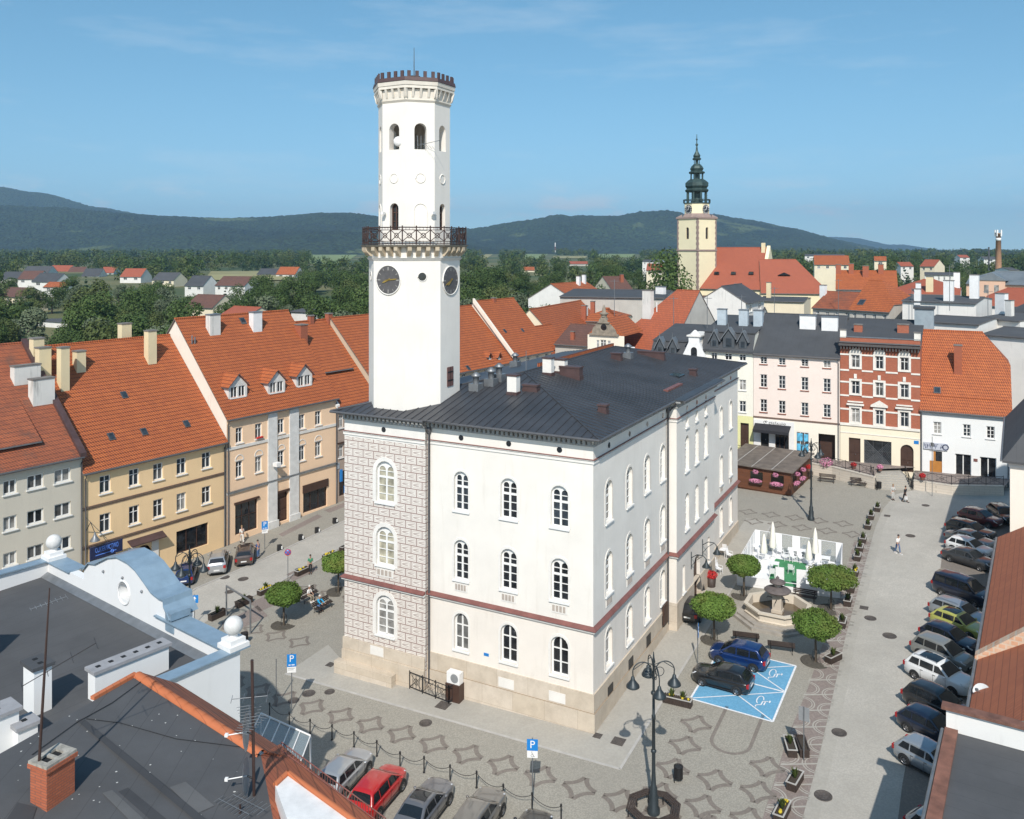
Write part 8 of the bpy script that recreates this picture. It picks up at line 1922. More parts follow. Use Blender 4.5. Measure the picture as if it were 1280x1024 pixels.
# ---- round clipped trees with grates
PROTO['clip'] = None
def clipped(label, u, v, w, zc, h):
 p = G(u, v); t = thing('clipped_tree', label, 'tree', p, R.uniform(0, 6), 'round clipped trees'); rng = np.random.default_rng(int(u)); bl = [(0, 0, zc, w*.45, h/w*1.05)]*3
 for k in range(22): a = rng.uniform(0, 6.28); e = rng.uniform(-.75, .95); rr = math.sqrt(max(0, 1-e*e))*.38; bl.append((w*rr*math.cos(a), w*rr*math.sin(a), zc+h*.33*e, w*rng.uniform(.10, .15), .8))
 o = bpy.data.objects.new('crown', quadmesh('crown', leafquads(rng, 13000, bl, .07), LM[4])); COL.objects.link(o); o.parent = t
 m = MB(); m.tube([(0, 0, -.1), (.03, 0, zc*.5), (0, .02, zc)], [.1, .075, .06], 0, 8)
 for k in range(6): a = k*1.05; m.tube([(0, 0, zc-h*.45), (w*.22*math.cos(a), w*.22*math.sin(a), zc-h*.1)], [.05, .02], 0, 5)
 m.build('trunk', BK, t)
 m = MB(); [m.tube([(.28*math.cos(a), .28*math.sin(a), 0), (.22*math.cos(a), .22*math.sin(a), .75)], .014, 0, 5) for a in [k*math.pi/3 for k in range(6)]]; m.torus((0, 0, .75), .22, .014, (1, 0, 0), (0, 1, 0), 0, 14, 4); m.build('guard', M['iron'], t)
 m = MB()
 for r0, r1 in ((.3, .55), (.58, .8), (.83, 1.02)): m.grid([[(r*math.cos(q), r*math.sin(q), .02+GA*0) for q in [2*math.pi*j/28 for j in range(28)]] for r in (r0, r1)], 0, True)
 m.lathe([(1.05, -.05), (1.05, .012), (.01, .012)], (0, 0, 0), 28); o = m.build('tree_grate', plain('dark_tree_pit', (.085, .075, .06), .95, var=.3, scale=5), t); o.rotation_mode = 'QUATERNION'; o.rotation_quaternion = Vector((0, 0, 1)).rotation_difference(GN)
LM.append(leafmat('clipped_leaves', (.10, .18, .03), (.17, .26, .05), (.19, .205, .05)))
for u, v, w, zc, h, l in ((893, 800, 3.6, 2.55, 1.75, 'round clipped tree in front of the hall entrance, left of the fountain'), (930, 745, 3.1, 2.6, 1.7, 'round clipped tree at the left front corner of the café'), (1039, 762, 4.1, 2.6, 1.75, 'wide round clipped tree at the right front corner of the café'), (1020, 827, 3.6, 2.65, 1.75, 'round clipped tree between the fountain and the street'), (355, 781, 3.2, 2.5, 1.8, 'round clipped tree left of the seated people'), (423, 740, 3.1, 2.6, 1.8, 'round clipped tree partly hidden by the decorated hall corner')): clipped(l, u, v, w, zc, h)
# ---- fountain
p = G(972, 771); t = thing('fountain', 'octagonal stone fountain with a mushroom-shaped dark cap', 'fountain', p, rad(-28)); st = M['stone']
def o8(mb, r0, z0, r1, z1, mi=0): mb.lathe([(r0, z0), (r1, z1)], (0, 0, 0), 8, mi, False, True, rad(22.5))
m = MB(); o8(m, 3.5, -.4, 3.5, .12); o8(m, 3.15, .121, 3.15, .28); m.build('step', plain('fountain_steps', (.33, .30, .26), .9, var=.2), t)
m = MB(); m.lathe([(2.55, .28), (2.6, .4), (2.45, .45), (2.45, .85), (2.65, .92), (2.65, 1.05), (2.3, 1.05), (2.25, .35), (.05, .35)], (0, 0, 0), 8, 0, False, False, rad(22.5)); m.build('basin', stucco('fountain_stone', (.60, .53, .43), .08, .3), t)
m = MB(); m.poly([(2.24*math.cos(rad(22.5+45*k)), 2.24*math.sin(rad(22.5+45*k)), .40) for k in range(8)]); m.build('water', plain('brown_shallow_water', (.12, .085, .05), .15), t)
m = MB(); m.box(-.42, -.42, .35, .42, .42, .62); m.box(-.35, -.35, .62, .35, .35, 1.75); m.box(-.42, -.42, 1.75, .42, .42, 1.9); m.build('pillar', st, t)
dk = plain('dark_fountain_stone', (.12, .10, .095), .8, var=.25, scale=3)
m = MB(); m.lathe([(.3, 1.9), (.95, 2.02), (1.05, 2.12), (.95, 2.2), (.45, 2.4), (.3, 2.42)], (0, 0, 0), 16); m.build('bowl', dk, t)
m = MB(); m.lathe([(.25, 2.42), (.25, 2.65)], (0, 0, 0), 12); m.build('neck', st, t); m = MB(); m.lathe([(.2, 2.65), (.62, 2.72), (.62, 2.8), (.25, 2.95), (.1, 3.0), (.14, 3.1), (.02, 3.25)], (0, 0, 0), 14); m.build('cap', dk, t)
for k in range(4): a = k*math.pi/2; m = MB(); m.tube([(.35*math.cos(a), .35*math.sin(a), 1.45), (.75*math.cos(a), .75*math.sin(a), 1.5), (.85*math.cos(a), .85*math.sin(a), 1.38)], .03, 0, 6); m.build('spout', M['iron'], t)
# ---- café terrace
FLc, FRc, BRc, BLc = G(921, 731.5), G(1050, 748), G(1053, 707), G(944, 688.5)
cf = thing('cafe_terrace', 'white panelled café terrace with green carpet in front of the hall', 'terrace', FLc, 0); q4 = [c-FLc for c in (FLc, FRc, BRc, BLc)]; up = Vector((0, 0, 1))
m = MB(); m.prism([c-up*.3 for c in q4], up*.5); m.build('deck', M['cafe_white'], cf)
cen = sum(q4, Vector())/4; m = MB(); Lp = lambda a, b: (q4[0]+(q4[1]-q4[0])*a)*(1-b)+(q4[3]+(q4[2]-q4[3])*a)*b; m.prism([Lp(.3, .03)+up*.202, Lp(.66, .03)+up*.202, Lp(.62, .8)+up*.202, Lp(.27, .8)+up*.202], up*.02); m.build('carpet', M['green_carpet'], cf)
cglass = NT('clear_panel'); cglass.bs.inputs['Alpha'].default_value = .18; M['clear'] = cglass.done((.6, .65, .65), .05)
def panelrow(a, b, items, h=2.0):
 for f0, f1, z1, mat in items:
  A, B = a+(b-a)*f0, a+(b-a)*f1; n = (b-a).cross(up).normalized()*.03; m = MB(); m.prism([A+up*.2, B+up*.2, B+up*z1, A+up*z1], n); m.build('panel' if mat is not M['clear'] else 'glass_panel', mat, cf)
 m = MB(); m.tube([a+up*h, b+up*h], .03, 0, 6)
 for f in [x for it in items for x in it[:2]]: c = a+(b-a)*f; m.tube([c+up*.2, c+up*h], .03, 0, 6)
 m.build('panel_frame', M['cafe_white'], cf)
Wp, Cl = M['cafe_white'], M['clear']
panelrow(q4[3], q4[2], [(0, .06, 2, Wp), (.06, .22, 2, Cl), (.22, .32, 2, Wp), (.32, .44, 2, Cl), (.44, .53, 2, Wp), (.53, .70, 2, Cl), (.70, .77, 2, Wp), (.77, .93, 2, Cl), (.93, 1, 2, Wp)])
panelrow(q4[2], q4[1], [(0, .12, 2, Wp), (.14, .26, 2, Wp), (.29, .40, 2, Wp), (.42, .7, .9, Wp), (.7, 1, .7, Wp)])
panelrow(q4[0], q4[3], [(.0, .3, .75, Wp), (.34, .5, 1.8, Wp), (.54, .68, 1.9, Wp), (.72, .84, 2, Wp), (.88, 1, 2, Wp)])
panelrow(q4[0], q4[1], [(0, .38, .85, Wp), (.385, .47, 2, Wp), (.47, .59, .45, Wp), (.59, .68, 2, Wp), (.68, 1, .85, Wp)], .75)
for u, v, h, l in ((966, 698, 3.4, 'tall closed cream parasol at the café back left'), (955, 701, 2.5, 'short closed cream parasol at the café left side'), (1019, 705, 3.3, 'tall closed cream parasol at the café back right'), (1011, 709, 2.4, 'short closed cream parasol right of the café middle')):
 p = G(u, v, .22); t = thing('parasol', l, 'parasol', p, 0, 'closed parasols'); m = MB(); rows = []
 for z, r in ((h*.30, .24), (h*.38, .27), (h*.6, .21), (h*.85, .14), (h*.96, .06), (h, .015)): rows.append([(r*(1+.22*(j % 2))*math.cos(2*math.pi*j/16), r*(1+.22*(j % 2))*math.sin(2*math.pi*j/16), z) for j in range(16)])
 m.grid(rows, 0, True); m.build('canopy', M['cream_cloth'], t); m = MB(); m.tube([(0, 0, 0), (0, 0, h*.9)], .025, 0, 6); m.build('pole', M['white'], t); m = MB(); m.lathe([(.3, 0), (.3, .06), (.05, .1)], (0, 0, 0), 14); m.build('base', M['white'], t)
def chair(name, label, p, rz):
 t = thing('cafe_chair', label, 'chair', p, rz, 'white café chairs'); m = MB(); m.box(-.22, -.22, .42, .22, .22, .455); m.build('seat', M['cafe_white'], t); m = MB(); m.prism([(-.22, .2, .47), (.22, .2, .47), (.22, .30, .92), (-.22, .30, .92)], (0, .03, 0)); m.build('backrest', M['cafe_white'], t)
 for x, y in ((-.2, -.2), (.2, -.2), (-.2, .2), (.2, .2)): m = MB(); m.tube([(x, y, .42), (x*1.15, y*1.15, 0)], .02, 0, 6); m.build('leg', M['cafe_white'], t)
 for x in (-.24, .24): m = MB(); m.tube([(x, .24, .66), (x, -.2, .66), (x, -.2, .44)], .018, 0, 6); m.build('armrest', M['cafe_white'], t)
 return t
def table(label, p, rz, L_=.8):
 t = thing('cafe_table', label, 'table', p, rz, 'white café tables'); m = MB(); m.box(-L_/2, -.4, .71, L_/2, .4, .745); m.build('tabletop', M['cafe_white'], t)
 for x, y in ((-1, -1), (1, -1), (-1, 1), (1, 1)): m = MB(); m.tube([(x*(L_/2-.06), y*.34, .71), (x*(L_/2-.06), y*.34, 0)], .025, 0, 6); m.build('leg', M['cafe_white'], t)
 return t
c0 = None
CH = [(965, 722, 2.9, .22, 'white chair alone at the café front left on the green carpet'), (989, 717, 2.6, .22, 'white chair at the café front middle behind the glass gap'), (991.5, 702, .3, .22, 'white chair in front of the long café table, left one'), (1001, 703, .2, .22, 'white chair in front of the long café table, right one'), (1034, 698, 3.3, .22, 'white chair in the café right back corner'), (958, 685, 3.2, .22, 'white chair at the café back left behind the short parasol'), (984, 701, 1.2, .22, 'white chair left of the long café table'), (1005, 692, 3.1, .22, 'white chair beyond the long café table'), (1026, 712, .6, .22, 'white chair in front of the café right corner table'),
      (975, 694, .9, .22, 'white chair between the two café parasols on the left'), (1012, 727, 2.2, .22, 'white chair behind the right front café panel'), (1040, 716, 3.0, .22, 'white chair by the café right side panels'), (940, 708, 2.4, .22, 'white chair on the café left side by the round tree'), (952, 700, .7, .22, 'white chair beside the café left back table'), (1018, 695, 2.9, .22, 'white chair at the foot of the right tall parasol'),
      (906, 691, 2.7, 0, 'white chair at the far table along the hall wall, wall end'), (912, 699, .8, 0, 'white chair at the far table along the hall wall, outer side'), (893, 707, 2.7, 0, 'white chair at the near table along the hall wall, far side'), (899, 717, .8, 0, 'white chair at the near table along the hall wall, outer side')]
for u, v, rz, dz, l in CH:
 p = G(u, v, dz)
 if c0 is None: c0 = chair('cafe_chair', l, p, rz)
 else: copy_thing(c0, p, rz, l)
for u, v, L_, dz, l in ((996, 697, 1.6, .22, 'long white café table in the terrace middle'), (1032, 707, .8, .22, 'small white table at the café right corner'), (947, 692, .8, .22, 'small white table at the café left back corner'), (968, 714, .8, .22, 'small white table behind the lone front left café chair'), (1020, 722, .8, .22, 'small white table at the café front right'), (944, 712, .8, .22, 'small white table behind the café left tree'), (902, 696, .8, 0, 'white table by the hall wall, farther of two'), (889, 712, .8, 0, 'white table by the hall wall, nearer the entrance')): table(l, G(u, v, dz), rzw+.1, L_)
def bloom(name, mat, n, w, h, size): return quadmesh(name, leafquads(np.random.default_rng(n), n, [(0, 0, 0, w, h/w)], size), mat)
p = G(889, 733); t = thing('flower_tub', 'dark tub of red flowers beside the hall entrance', 'flower tub', p); m = MB(); m.lathe([(.36, 0), (.42, .8), (.38, .8), (.36, .7), (.01, .7)], (0, 0, 0), 14); m.build('tub', M['bench_wood'], t); o = bpy.data.objects.new('flowers', bloom('red_blooms', GR[3], 500, .55, .35, .07)); COL.objects.link(o); o.parent = t; o.location = (0, 0, 1.0)
p = G(876, 742); t = thing('menu_board', 'small folding dark menu board near the hall entrance', 'board', p, .8); m = MB(); m.prism([(-.3, -.3, 0), (.3, -.3, 0), (.3, -.05, 1.0), (-.3, -.05, 1.0)], (0, .03, 0)); m.build('front_board', M['trim'], t); m = MB(); m.prism([(-.3, .3, 0), (.3, .3, 0), (.3, .0, 1.0), (-.3, .0, 1.0)], (0, .03, 0)); m.build('back_board', M['trim'], t)
# ---- wooden pavilion with flower boxes
C1, C2, C3 = G(988.5, 620.5), G(905, 607.5), G(1003, 606.5); pv_ = thing('wooden_pavilion', 'brown wooden summer pavilion with a flat dark roof and pink flowers', 'pavilion', C1, 0)
a, b = C2-C1, C3-C1; b = b.normalized()*8.5; b.z = 0; a.z = 0; hgt = 2.7; wd_ = brickmat('brown_boards', (.17, .062, .028), (.13, .048, .022), (.06, .025, .012), 30, .16, .008, .6, .3)
AL, BL = a.length, b.length; da, db = a/AL, b/BL
def pvwall(o, d, L_, holes):
 m = MB(); n = Vector((-d.y, d.x, 0)); n = n if n.dot(cenp-o) > 0 else -n
 wall_panel(m, lambda s, dd, z: o+d*s+n*dd+Vector((0, 0, z)), 0, L_, -.5, hgt, holes, .08); m.build('wall', wd_, pv_)
cenp = (a+b)/2
pvwall(Vector(), da, AL, [(.8+2.45*k, 2.3+2.45*k, 1.25, 2.2, False) for k in range(int((AL-1)/2.45))]); pvwall(Vector(), db, BL, [(.8, 2.2, 1.25, 2.2, False), (3.2, 4.8, 1.25, 2.2, False)])
m = MB(); m.prism([cenp+(c-cenp)*1.0+Vector((0, 0, -.2)) for c in (Vector(), a, a+b, b)], (0, 0, .3)); m.prism([(Vector()+c*.97+cenp*.03)+Vector((0, 0, .11)) for c in (b, a+b)]+[a+b+Vector((0, 0, hgt)), b+Vector((0, 0, hgt))], db*.05) if False else None; m.build('floor', M['dark_wood'], pv_)
m = MB(); ro = [cenp+(c-cenp)*1.09 for c in (Vector(), a, a+b, b)]; m.prism([ro[0]+up*hgt, ro[1]+up*hgt, ro[2]+up*(hgt+.45), ro[3]+up*(hgt+.45)], up*.1); rp_ = m.build('roof', plain('brown_grey_roof_sheet', (.14, .115, .095), .7, var=.35, scale=1.2), pv_)
m = MB()
for k in (.28, .55, .8): A = ro[0]+(ro[1]-ro[0])*k+up*(hgt+.102); B = ro[3]+(ro[2]-ro[3])*k+up*(hgt+.552); m.prism([A, A+da*.08, B+da*.08, B], up*.015)
m.build('roof_batten', M['kerb'], rp_)
k = 0
for o_, d_, ss in ((C1, da, [1.55+2.45*i for i in range(int((AL-1)/2.45))]), (C1, db, [1.5, 4.0])):
 n_ = Vector((-d_.y, d_.x, 0)); n_ = -n_ if n_.dot(cenp) > 0 else n_
 for i, s in enumerate(ss):
  side = 'front' if d_ is da else 'right side'; o1 = ['nearest the corner', 'second from the corner', 'third from the corner', 'fourth from the corner'][i]
  p = o_+d_*s+n_*.25+up*1.0; t = thing('flower_box', f'box of pink flowers on the pavilion {side}, {o1}', 'flower box', p, math.atan2(d_.y, d_.x), 'pink flower boxes'); m = MB(); m.box(-.75, -.13, -.15, .75, .13, .12); m.build('box', M['bench_wood'], t); me = bloom('pink_blooms', GR[2], 420, .62, .26, .07); ob = bpy.data.objects.new('flowers', me); COL.objects.link(ob); ob.parent = t; ob.location = (0, 0, .18); ob.scale = (1.3, .6, 1)
  p = o_+d_*(s+(.0 if i % 2 else .1))+n_*.3+up*2.25; t = thing('hanging_basket', f'hanging pale pink flower basket under the pavilion {side} eaves, {o1}', 'hanging basket', p, 0, 'hanging flower baskets'); ob = bpy.data.objects.new('flowers', bloom('pale_blooms', GR[2], 260, .36, .28, .06)); COL.objects.link(ob); ob.parent = t; m = MB(); m.tube([(0, 0, 0), (0, 0, .6)], .01, 0, 4); m.lathe([(.05, -.2), (.22, .0)], (0, 0, 0), 10); m.build('basket', M['iron'], t)
for u, v, l, mt in ((926, 574, 'pot of pink flowers by the cream house door', 2), (1011, 583, 'row of red flowers below the blue posters', 3), (1033, 577, 'large pale pink flower mass on the terrace by the passage', 2), (1067, 580, 'red flowers at the brick house door', 3), (1100, 583, 'pale flowers behind the railing near the steps', 2), (1153, 594, 'orange pot with flowers at the white house corner', 3)):
 p = G(u, v+ 6, 1.3); t = thing('flower_pot', l, 'flower pot', p, 0, 'flower pots on the terrace'); m = MB(); m.lathe([(.2, 0), (.3, .4), (.26, .4), (.01, .35)], (0, 0, 0), 10); m.build('pot', M['tile_brown'], t); s_ = 1.0 if u == 1033 else .45; ob = bpy.data.objects.new('flowers', bloom('pot_blooms', GR[mt], 300, s_*.8, s_*.6, .08)); COL.objects.link(ob); ob.parent = t; ob.location = (0, 0, .5)
# ---- cellar stair railing, air conditioner, cabinet at the hall front
r0, r1, r2 = G(512, 861), G(561, 880), G(579, 872)
railing('cellar_railing', 'low wrought iron railing round the cellar stairs at the hall front', [r0, r1, r2], 1.15, mat=M['iron'], pitch=1.3)
p = hl(BAYS[0][0]+.35, -.45); t = thing('cellar_door_housing', 'dark cellar entrance box with a white cooling unit on top', 'cellar entrance', (p[0], p[1], gz(*p)), hall.rotation_euler[2]); m = MB(); m.box(-.55, -.35, -.2, .55, .35, 1.15); m.build('box', M['dark_wood'], t); m = MB(); m.box(-.5, -.25, 1.152, .5, .25, 1.9); ac_ = m.build('cooling_unit', M['white'], t); m = MB(); m.lathe([(.3, 0), (.01, .02)], (0, 0, 0), 16); o = m.build('fan', M['sign_grey'], ac_); o.location = (.1, -.255, 1.53); o.rotation_euler = (rad(90), 0, 0)
p = G(599, 876); t = thing('utility_cabinet', 'small white utility cabinet at the foot of the hall front', 'cabinet', p, hall.rotation_euler[2]); m = MB(); m.box(-.3, -.2, -.1, .3, .2, 1.05); m.build('case', M['white'], t); m = MB(); m.prism([(-.34, -.25, 1.052), (.34, -.25, 1.052), (.34, .2, 1.15), (-.34, .2, 1.15)], (0, 0, .05)); m.build('lid', M['kerb'], t); m = MB(); m.box(.2, -.215, .45, .24, -.2, .6); m.build('handle', M['steel'], t)
for u, v, l in ((1207, 641, 'thin dark post by the dark red parked car'), (1217, 640, 'thin dark post left of the far black car'), (1233, 640, 'thin dark post nearest the far black car')): pass
# ================= people
SK = plain('skin', (.45, .26, .18), .6);
def skinned(name, pts, edges, radii, mat, parent, sub=1):
 me = bpy.data.meshes.new(name); me.from_pydata([tuple(p) for p in pts], edges, []); o = bpy.data.objects.new(name, me); COL.objects.link(o)
 o.modifiers.new('s', 'SKIN'); sv_ = me.skin_vertices[0].data
 for k, r in enumerate(radii): sv_[k].radius = r if isinstance(r, tuple) else (r, r); sv_[k].use_root = k == 0
 mo = o.modifiers.new('d', 'SUBSURF'); mo.levels = mo.render_levels = sub
 dg = bpy.context.evaluated_depsgraph_get(); m2 = bpy.data.meshes.new_from_object(o.evaluated_get(dg)); bpy.data.objects.remove(o); m2.name = name
 m2.materials.clear(); m2.materials.append(mat)
 for pl_ in m2.polygons: pl_.use_smooth = True
 o = bpy.data.objects.new(name, m2); COL.objects.link(o); o.parent = parent; return o
def person(label, pos, rz, shirt, legs, hair, pose='walk', sleeves=.5, hold=None, sk=SK, skirt=False, s=1.0):
 t = thing('person', label, 'person', pos, rz); t.scale = (s, s, s); V = Vector      # faces +x
 sit = pose in ('sit', 'lean'); hz_ = .52 if sit else .93; ln = .28 if pose == 'lean' else .06
 pel = V((0, 0, hz_)); wa = pel+V((ln*.3, 0, .16)); chs = pel+V((ln*.9, 0, .38)); nk = pel+V((ln*1.2, 0, .55)); hd = nk+V((.03, 0, .17))
 P = [pel, wa, chs, nk, hd, hd+V((.0, 0, .10))]; E = [(0, 1), (1, 2), (2, 3), (3, 4), (4, 5)]; Rr = [(.13, .10), (.125, .095), (.15, .105), .05, .088, .06]
 hips, sh = [], []; LEG = {}; ARM = {}
 for sy in (-1, 1):
  st = {'walk': .24*sy, 'stand': .02, 'sit': 0, 'lean': 0}[pose]
  h = pel+V((0, .09*sy, -.03))
  if sit: kn, an, to = V((.45, .12*sy, .50)), V((.44, .12*sy, .09)), V((.62, .13*sy, .04))
  else: kn, an = V((st*.55+.03, .09*sy, .49)), V((st-.02, .09*sy, .09)); to = an+V((.18, .02*sy, -.05))
  i = len(P); P += [h, kn, an, to]; E += [(0, i), (i, i+1), (i+1, i+2), (i+2, i+3)]; Rr += [.085, .056, .038, .035]; LEG[sy] = (h, kn, an, to)
  s0 = nk+V((-.01, .17*sy, -.09)); sw = -.16*sy if pose == 'walk' else .05
  if pose == 'sit': el, wr_ = s0+V((.08, .05*sy, -.27)), s0+V((.32, -.02*sy, -.32))
  elif pose == 'lean': el, wr_ = s0+V((.22, .03*sy, -.16)), s0+V((.42, 0, -.22))
  elif pose == 'stand' and sy > 0: el, wr_ = s0+V((.03, .06, -.27)), s0+V((.26, .02, -.22))
  else: el, wr_ = s0+V((sw*.5, .05*sy, -.28)), s0+V((sw+.06, .05*sy, -.52))
  dh = (wr_-el).normalized(); pa = wr_+dh*.07; i = len(P); P += [s0, el, wr_, pa]; E += [(2, i), (i, i+1), (i+1, i+2), (i+2, i+3)]; Rr += [.06, .043, .028, (.036, .02)]; ARM[sy] = (s0, el, wr_, pa, dh)
  sd = dh.cross(V((0, 0, 1))); sd = sd.normalized() if sd.length > .1 else V((0, 1, 0)); dn_ = sd.cross(dh).normalized()
  for k, l in enumerate((.066, .076, .07, .054)):     # four fingers, slightly curled, and a thumb from the side of the palm
   b = pa+sd*(.026-.017*k)+dh*.015; j = len(P); P += [b+dh*l*.55+dn_*-.004, b+dh*l*.95-dn_*.018]; E += [(i+3, j), (j, j+1)]; Rr += [.0085, .0075]
  j = len(P); P += [wr_+dh*.03+sd*.04, wr_+dh*.075+sd*.055-dn_*.01]; E += [(i+3, j), (j, j+1)]; Rr += [.010, .009]
 body = skinned('body', P, E, Rr, sk, t)
 # face: brow, nose, ears, eyes, mouth joined to the head
 bm = bmesh.new(); bm.from_mesh(body.data)
 def ell(c, r, mi):
  n0 = len(bm.faces); ret = bmesh.ops.create_icosphere(bm, subdivisions=2, radius=1, matrix=Matrix.Translation(c) @ Matrix.Diagonal((*r, 1)))
  for f in {f for v in ret['verts'] for f in v.link_faces}: f.material_index = mi; f.smooth = True
 c = hd+V((.015, 0, .035)); ell(c, (.098, .076, .118), 0); ell(c+V((.100, 0, -.008)), (.02, .013, .024), 0)
 for sy in (-1, 1): ell(c+V((.0, .078*sy, -.005)), (.018, .008, .03), 0); ell(c+V((.087, .032*sy, .016)), (.010, .012, .008), 1)
 ell(c+V((.086, 0, -.055)), (.010, .024, .006), 2); bm.to_mesh(body.data); bm.free()
 body.data.materials.append(M['trim']); body.data.materials.append(plain('lips', (.36, .13, .11), .6))
 m = MB(); m.lathe([(max(.002, .105*math.sin(a)), .105*math.cos(a)*-1.0) for a in [math.pi*(.42+.58*k/8) for k in range(9)]], (0, 0, 0), 14); h_ = m.build('hair', hair, t); h_.location = c+V((-.016, 0, .030)); h_.scale = (1.02, .86, 1.1)
 # clothes follow the body a little outside it
 Pp = [wa+V((0, 0, -.06)), wa, chs, nk+V((0, 0, -.05))]; Ee = [(0, 1), (1, 2), (2, 3)]; Rp = [(.145, .115), (.14, .11), (.165, .12), .075]
 for sy in (-1, 1):
  s0, el = ARM[sy][:2]; e2 = s0+(el-s0)*min(1, sleeves*2); i = len(Pp); Pp += [s0, e2]; Ee += [(2, i), (i, i+1)]; Rp += [.075, .058]
  if sleeves > .5: Pp.append(ARM[sy][2]); Ee.append((i+1, i+2)); Rp.append(.04)
 skinned('shirt', Pp, Ee, Rp, shirt, t)
 Pp = [pel+V((0, 0, .08)), pel]; Ee = [(0, 1)]; Rp = [(.14, .11), (.145, .12)]
 for sy in (-1, 1): h, kn, an, to = LEG[sy]; i = len(Pp); Pp += [h, kn, an+(kn-an)*.1]; Ee += [(1, i), (i, i+1), (i+1, i+2)]; Rp += [.10, .072, .058]
 skinned('trousers', Pp, Ee, Rp, legs, t)
 for sy in (-1, 1):
  h, kn, an, to = LEG[sy]; m = MB(); m.box(an.x-.07, an.y-.05, to.z-.045, to.x+.07, an.y+.05, to.z+.035); m.box(an.x-.06, an.y-.045, to.z+.035, an.x+.07, an.y+.045, to.z+.075); m.build('shoe', M['plate'] if shirt is M['white'] else M['trim'], t)
 if hold: m = MB(); pa = ARM[-1][3]; m.prism([(pa.x-.14, pa.y-.06, pa.z-.42), (pa.x+.14, pa.y-.06, pa.z-.42), (pa.x+.11, pa.y-.06, pa.z-.08), (pa.x-.11, pa.y-.06, pa.z-.08)], (0, .11, 0)); m.torus((pa.x, pa.y, pa.z-.06), .06, .008, (1, 0, 0), (0, 0, 1), 0, 10, 4); o = m.build('shopping_bag', hold, t)
 return t
cl = lambda n, c: plain('cloth_'+n, c, .85, 0, .12, 6)
dkh, gyh, blo = plain('dark_hair', (.03, .02, .015), .7), plain('white_hair', (.55, .53, .50), .7), plain('fair_hair', (.28, .18, .09), .7)
jn = cl('blue_denim', (.07, .13, .26)); kh = cl('khaki', (.30, .26, .19)); bk = cl('black', (.018, .018, .02)); gr = cl('pale_grey', (.50, .50, .48))
def feet(u, v): return G(u, v)
person('man in white t-shirt and blue jeans walking alone in the street', feet(1122, 692), rad(-70), M['white'], jn, dkh, 'walk', s=1.0)
person('person in pale grey clothes standing before the stone steps', feet(1116, 625), rad(-95), gr, gr, blo, 'stand', .9)
person('person in black carrying a white bag at the foot of the steps', feet(1131, 627.5), rad(-60), bk, bk, dkh, 'walk', .9, M['white'])
person('woman in white walking past the peach house shop window', feet(302.5, 679), rad(120), cl('cream_white', (.66, .63, .58)), cl('cream_white', (.66, .63, .58)), blo, 'walk', .5)
person('person in blue shirt leaning at the brown estate car door', feet(323, 698), rad(150), cl('royal_blue', (.03, .10, .30)), jn, dkh, 'stand', .5)
person('person in green t-shirt and dark trousers beside a low planter', feet(388, 717), rad(-80), cl('green', (.04, .22, .12)), bk, dkh, 'stand', .4)
p = feet(386, 751); person('white-haired person in a white shirt sitting on the left bench', p+Vector((0, -.05, .0)), RZL-rad(90), M['white'], kh, gyh, 'sit', .5)
p = feet(396, 763); person('person in bright blue shirt leaning forward on a bench', p, RZL-rad(90), cl('sky_blue', (.02, .32, .58)), jn, gyh, 'lean', .6)
# ================= camera and light
cam = bpy.data.objects.new('camera', bpy.data.cameras.new('camera')); COL.objects.link(cam)
cam.location = (0, 0, H); cam.rotation_euler = (rad(90), 0, 0); cd = cam.data
cd.sensor_width = 36; cd.sensor_fit = 'HORIZONTAL'; cd.lens = F/1280*36; cd.shift_y = (VH-512)/1280; cd.clip_start = .5; cd.clip_end = 30000
SC.camera = cam
SUN_EL, SUN_AZ = rad(42.5), math.atan2(-.075, -1)       # azimuth vector towards the sun (x, y)
sv = Vector((-.075*math.cos(SUN_EL), -math.cos(SUN_EL), math.sin(SUN_EL))).normalized()
sun = bpy.data.objects.new('sun', bpy.data.lights.new('sun', 'SUN')); COL.objects.link(sun)
sun.rotation_euler = sv.to_track_quat('Z', 'Y').to_euler(); sun.data.energy = SUN_E; sun.data.angle = rad(.5); sun.data.color = (1, .949, .875)
w = bpy.data.worlds.new('World'); SC.world = w; w.use_nodes = True; nt = w.node_tree; nt.nodes.clear()
sky = nt.nodes.new('ShaderNodeTexSky'); sky.sky_type = 'NISHITA'; sky.sun_disc = False; sky.sun_elevation = SUN_EL
sky.sun_rotation = math.atan2(sv.x, sv.y); sky.altitude = 300; sky.air_density = 1.0; sky.dust_density = DUST; sky.ozone_density = 1.5
bg = nt.nodes.new('ShaderNodeBackground'); bg.inputs[1].default_value = SKY_E; out = nt.nodes.new('ShaderNodeOutputWorld')
tc = nt.nodes.new('ShaderNodeTexCoord'); mp = nt.nodes.new('ShaderNodeMapping'); mp.inputs['Scale'].default_value = (1, 1, .9); mp.inputs['Location'].default_value = (0, 0, LIFT)
nt.links.new(tc.outputs['Generated'], mp.inputs['Vector']); nt.links.new(mp.outputs[0], sky.inputs['Vector'])
hs = nt.nodes.new('ShaderNodeHueSaturation'); hs.inputs['Saturation'].default_value = SAT; hs.inputs['Hue'].default_value = HUE; hs.inputs['Value'].default_value = 1.0; nt.links.new(sky.outputs[0], hs.inputs['Color'])
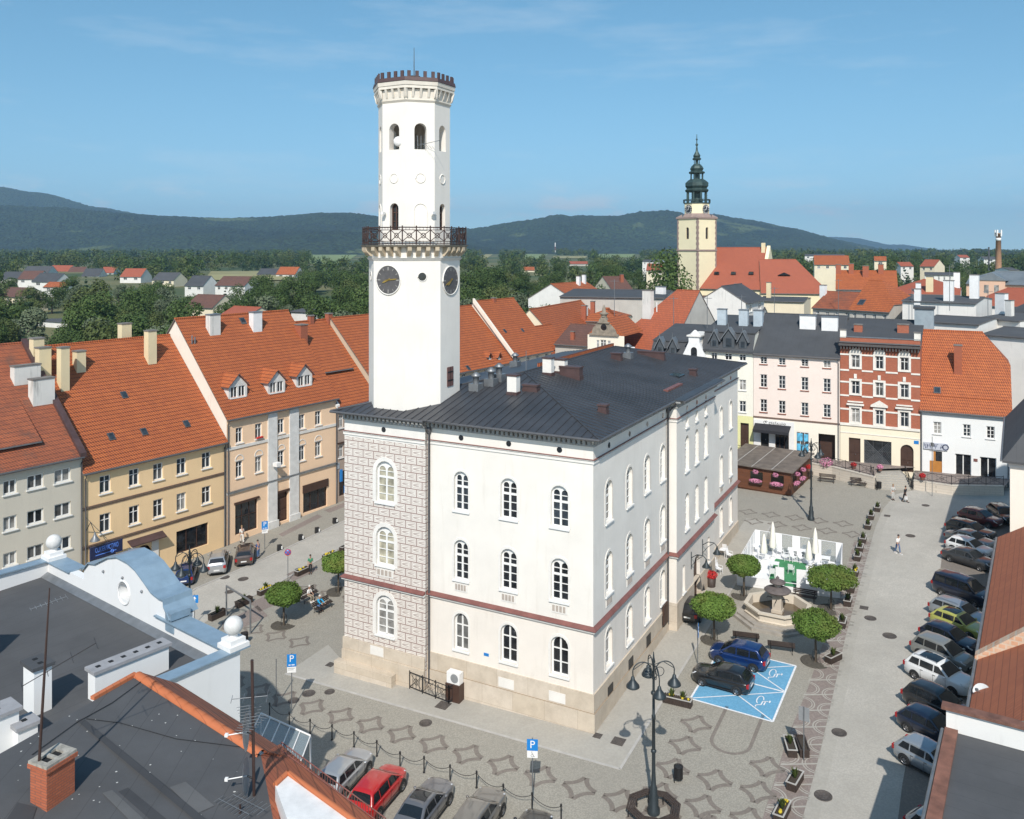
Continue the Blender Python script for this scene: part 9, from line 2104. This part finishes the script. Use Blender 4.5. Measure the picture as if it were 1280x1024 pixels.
# thin high cloud and a few small heaps above the hills
def wn(t): return nt.nodes.new(t)
m2 = wn('ShaderNodeMapping'); m2.inputs['Scale'].default_value = (1.6, 1.6, 9); nt.links.new(tc.outputs['Generated'], m2.inputs['Vector'])
n1 = wn('ShaderNodeTexNoise'); n1.inputs['Scale'].default_value = 2.4; n1.inputs['Detail'].default_value = 7; n1.inputs['Roughness'].default_value = .62; nt.links.new(m2.outputs[0], n1.inputs['Vector'])
r1 = wn('ShaderNodeMapRange'); r1.inputs[1].default_value = .52; r1.inputs[2].default_value = .85; r1.inputs[4].default_value = .35; nt.links.new(n1.outputs[0], r1.inputs[0])
m3 = wn('ShaderNodeMapping'); m3.inputs['Scale'].default_value = (1, 1, 3.2); nt.links.new(tc.outputs['Generated'], m3.inputs['Vector'])
n2 = wn('ShaderNodeTexNoise'); n2.inputs['Scale'].default_value = 9; n2.inputs['Detail'].default_value = 8; n2.inputs['Roughness'].default_value = .6; nt.links.new(m3.outputs[0], n2.inputs['Vector'])
sp = wn('ShaderNodeSeparateXYZ'); nt.links.new(tc.outputs['Generated'], sp.inputs[0])
b0 = wn('ShaderNodeMapRange'); b0.inputs[1].default_value = .085; b0.inputs[2].default_value = .04; nt.links.new(sp.outputs[2], b0.inputs[0])
r2 = wn('ShaderNodeMapRange'); r2.inputs[1].default_value = .53; r2.inputs[2].default_value = .66; nt.links.new(n2.outputs[0], r2.inputs[0])
ml = wn('ShaderNodeMath'); ml.operation = 'MULTIPLY'; nt.links.new(b0.outputs[0], ml.inputs[0]); nt.links.new(r2.outputs[0], ml.inputs[1])
mxx = wn('ShaderNodeMath'); mxx.operation = 'MAXIMUM'; nt.links.new(ml.outputs[0], mxx.inputs[0]); nt.links.new(r1.outputs[0], mxx.inputs[1])
mc = wn('ShaderNodeMix'); mc.data_type = 'RGBA'; nt.links.new(mxx.outputs[0], mc.inputs[0]); nt.links.new(hs.outputs[0], mc.inputs[6]); mc.inputs[7].default_value = (*CLOUD, 1)
nt.links.new(mc.outputs[2], bg.inputs[0]); nt.links.new(bg.outputs[0], out.inputs[0])
SC.view_settings.view_transform = 'Standard'; SC.view_settings.look = 'None'; SC.view_settings.gamma = 1; SC.view_settings.exposure = EXPO
cy = SC.cycles; cy.max_bounces = 5; cy.diffuse_bounces = 3; cy.glossy_bounces = 2; cy.transmission_bounces = 2; cy.volume_bounces = 0; cy.transparent_max_bounces = 4
cy.use_adaptive_sampling = True; cy.use_denoising = True; cy.caustics_reflective = False; cy.caustics_refractive = False
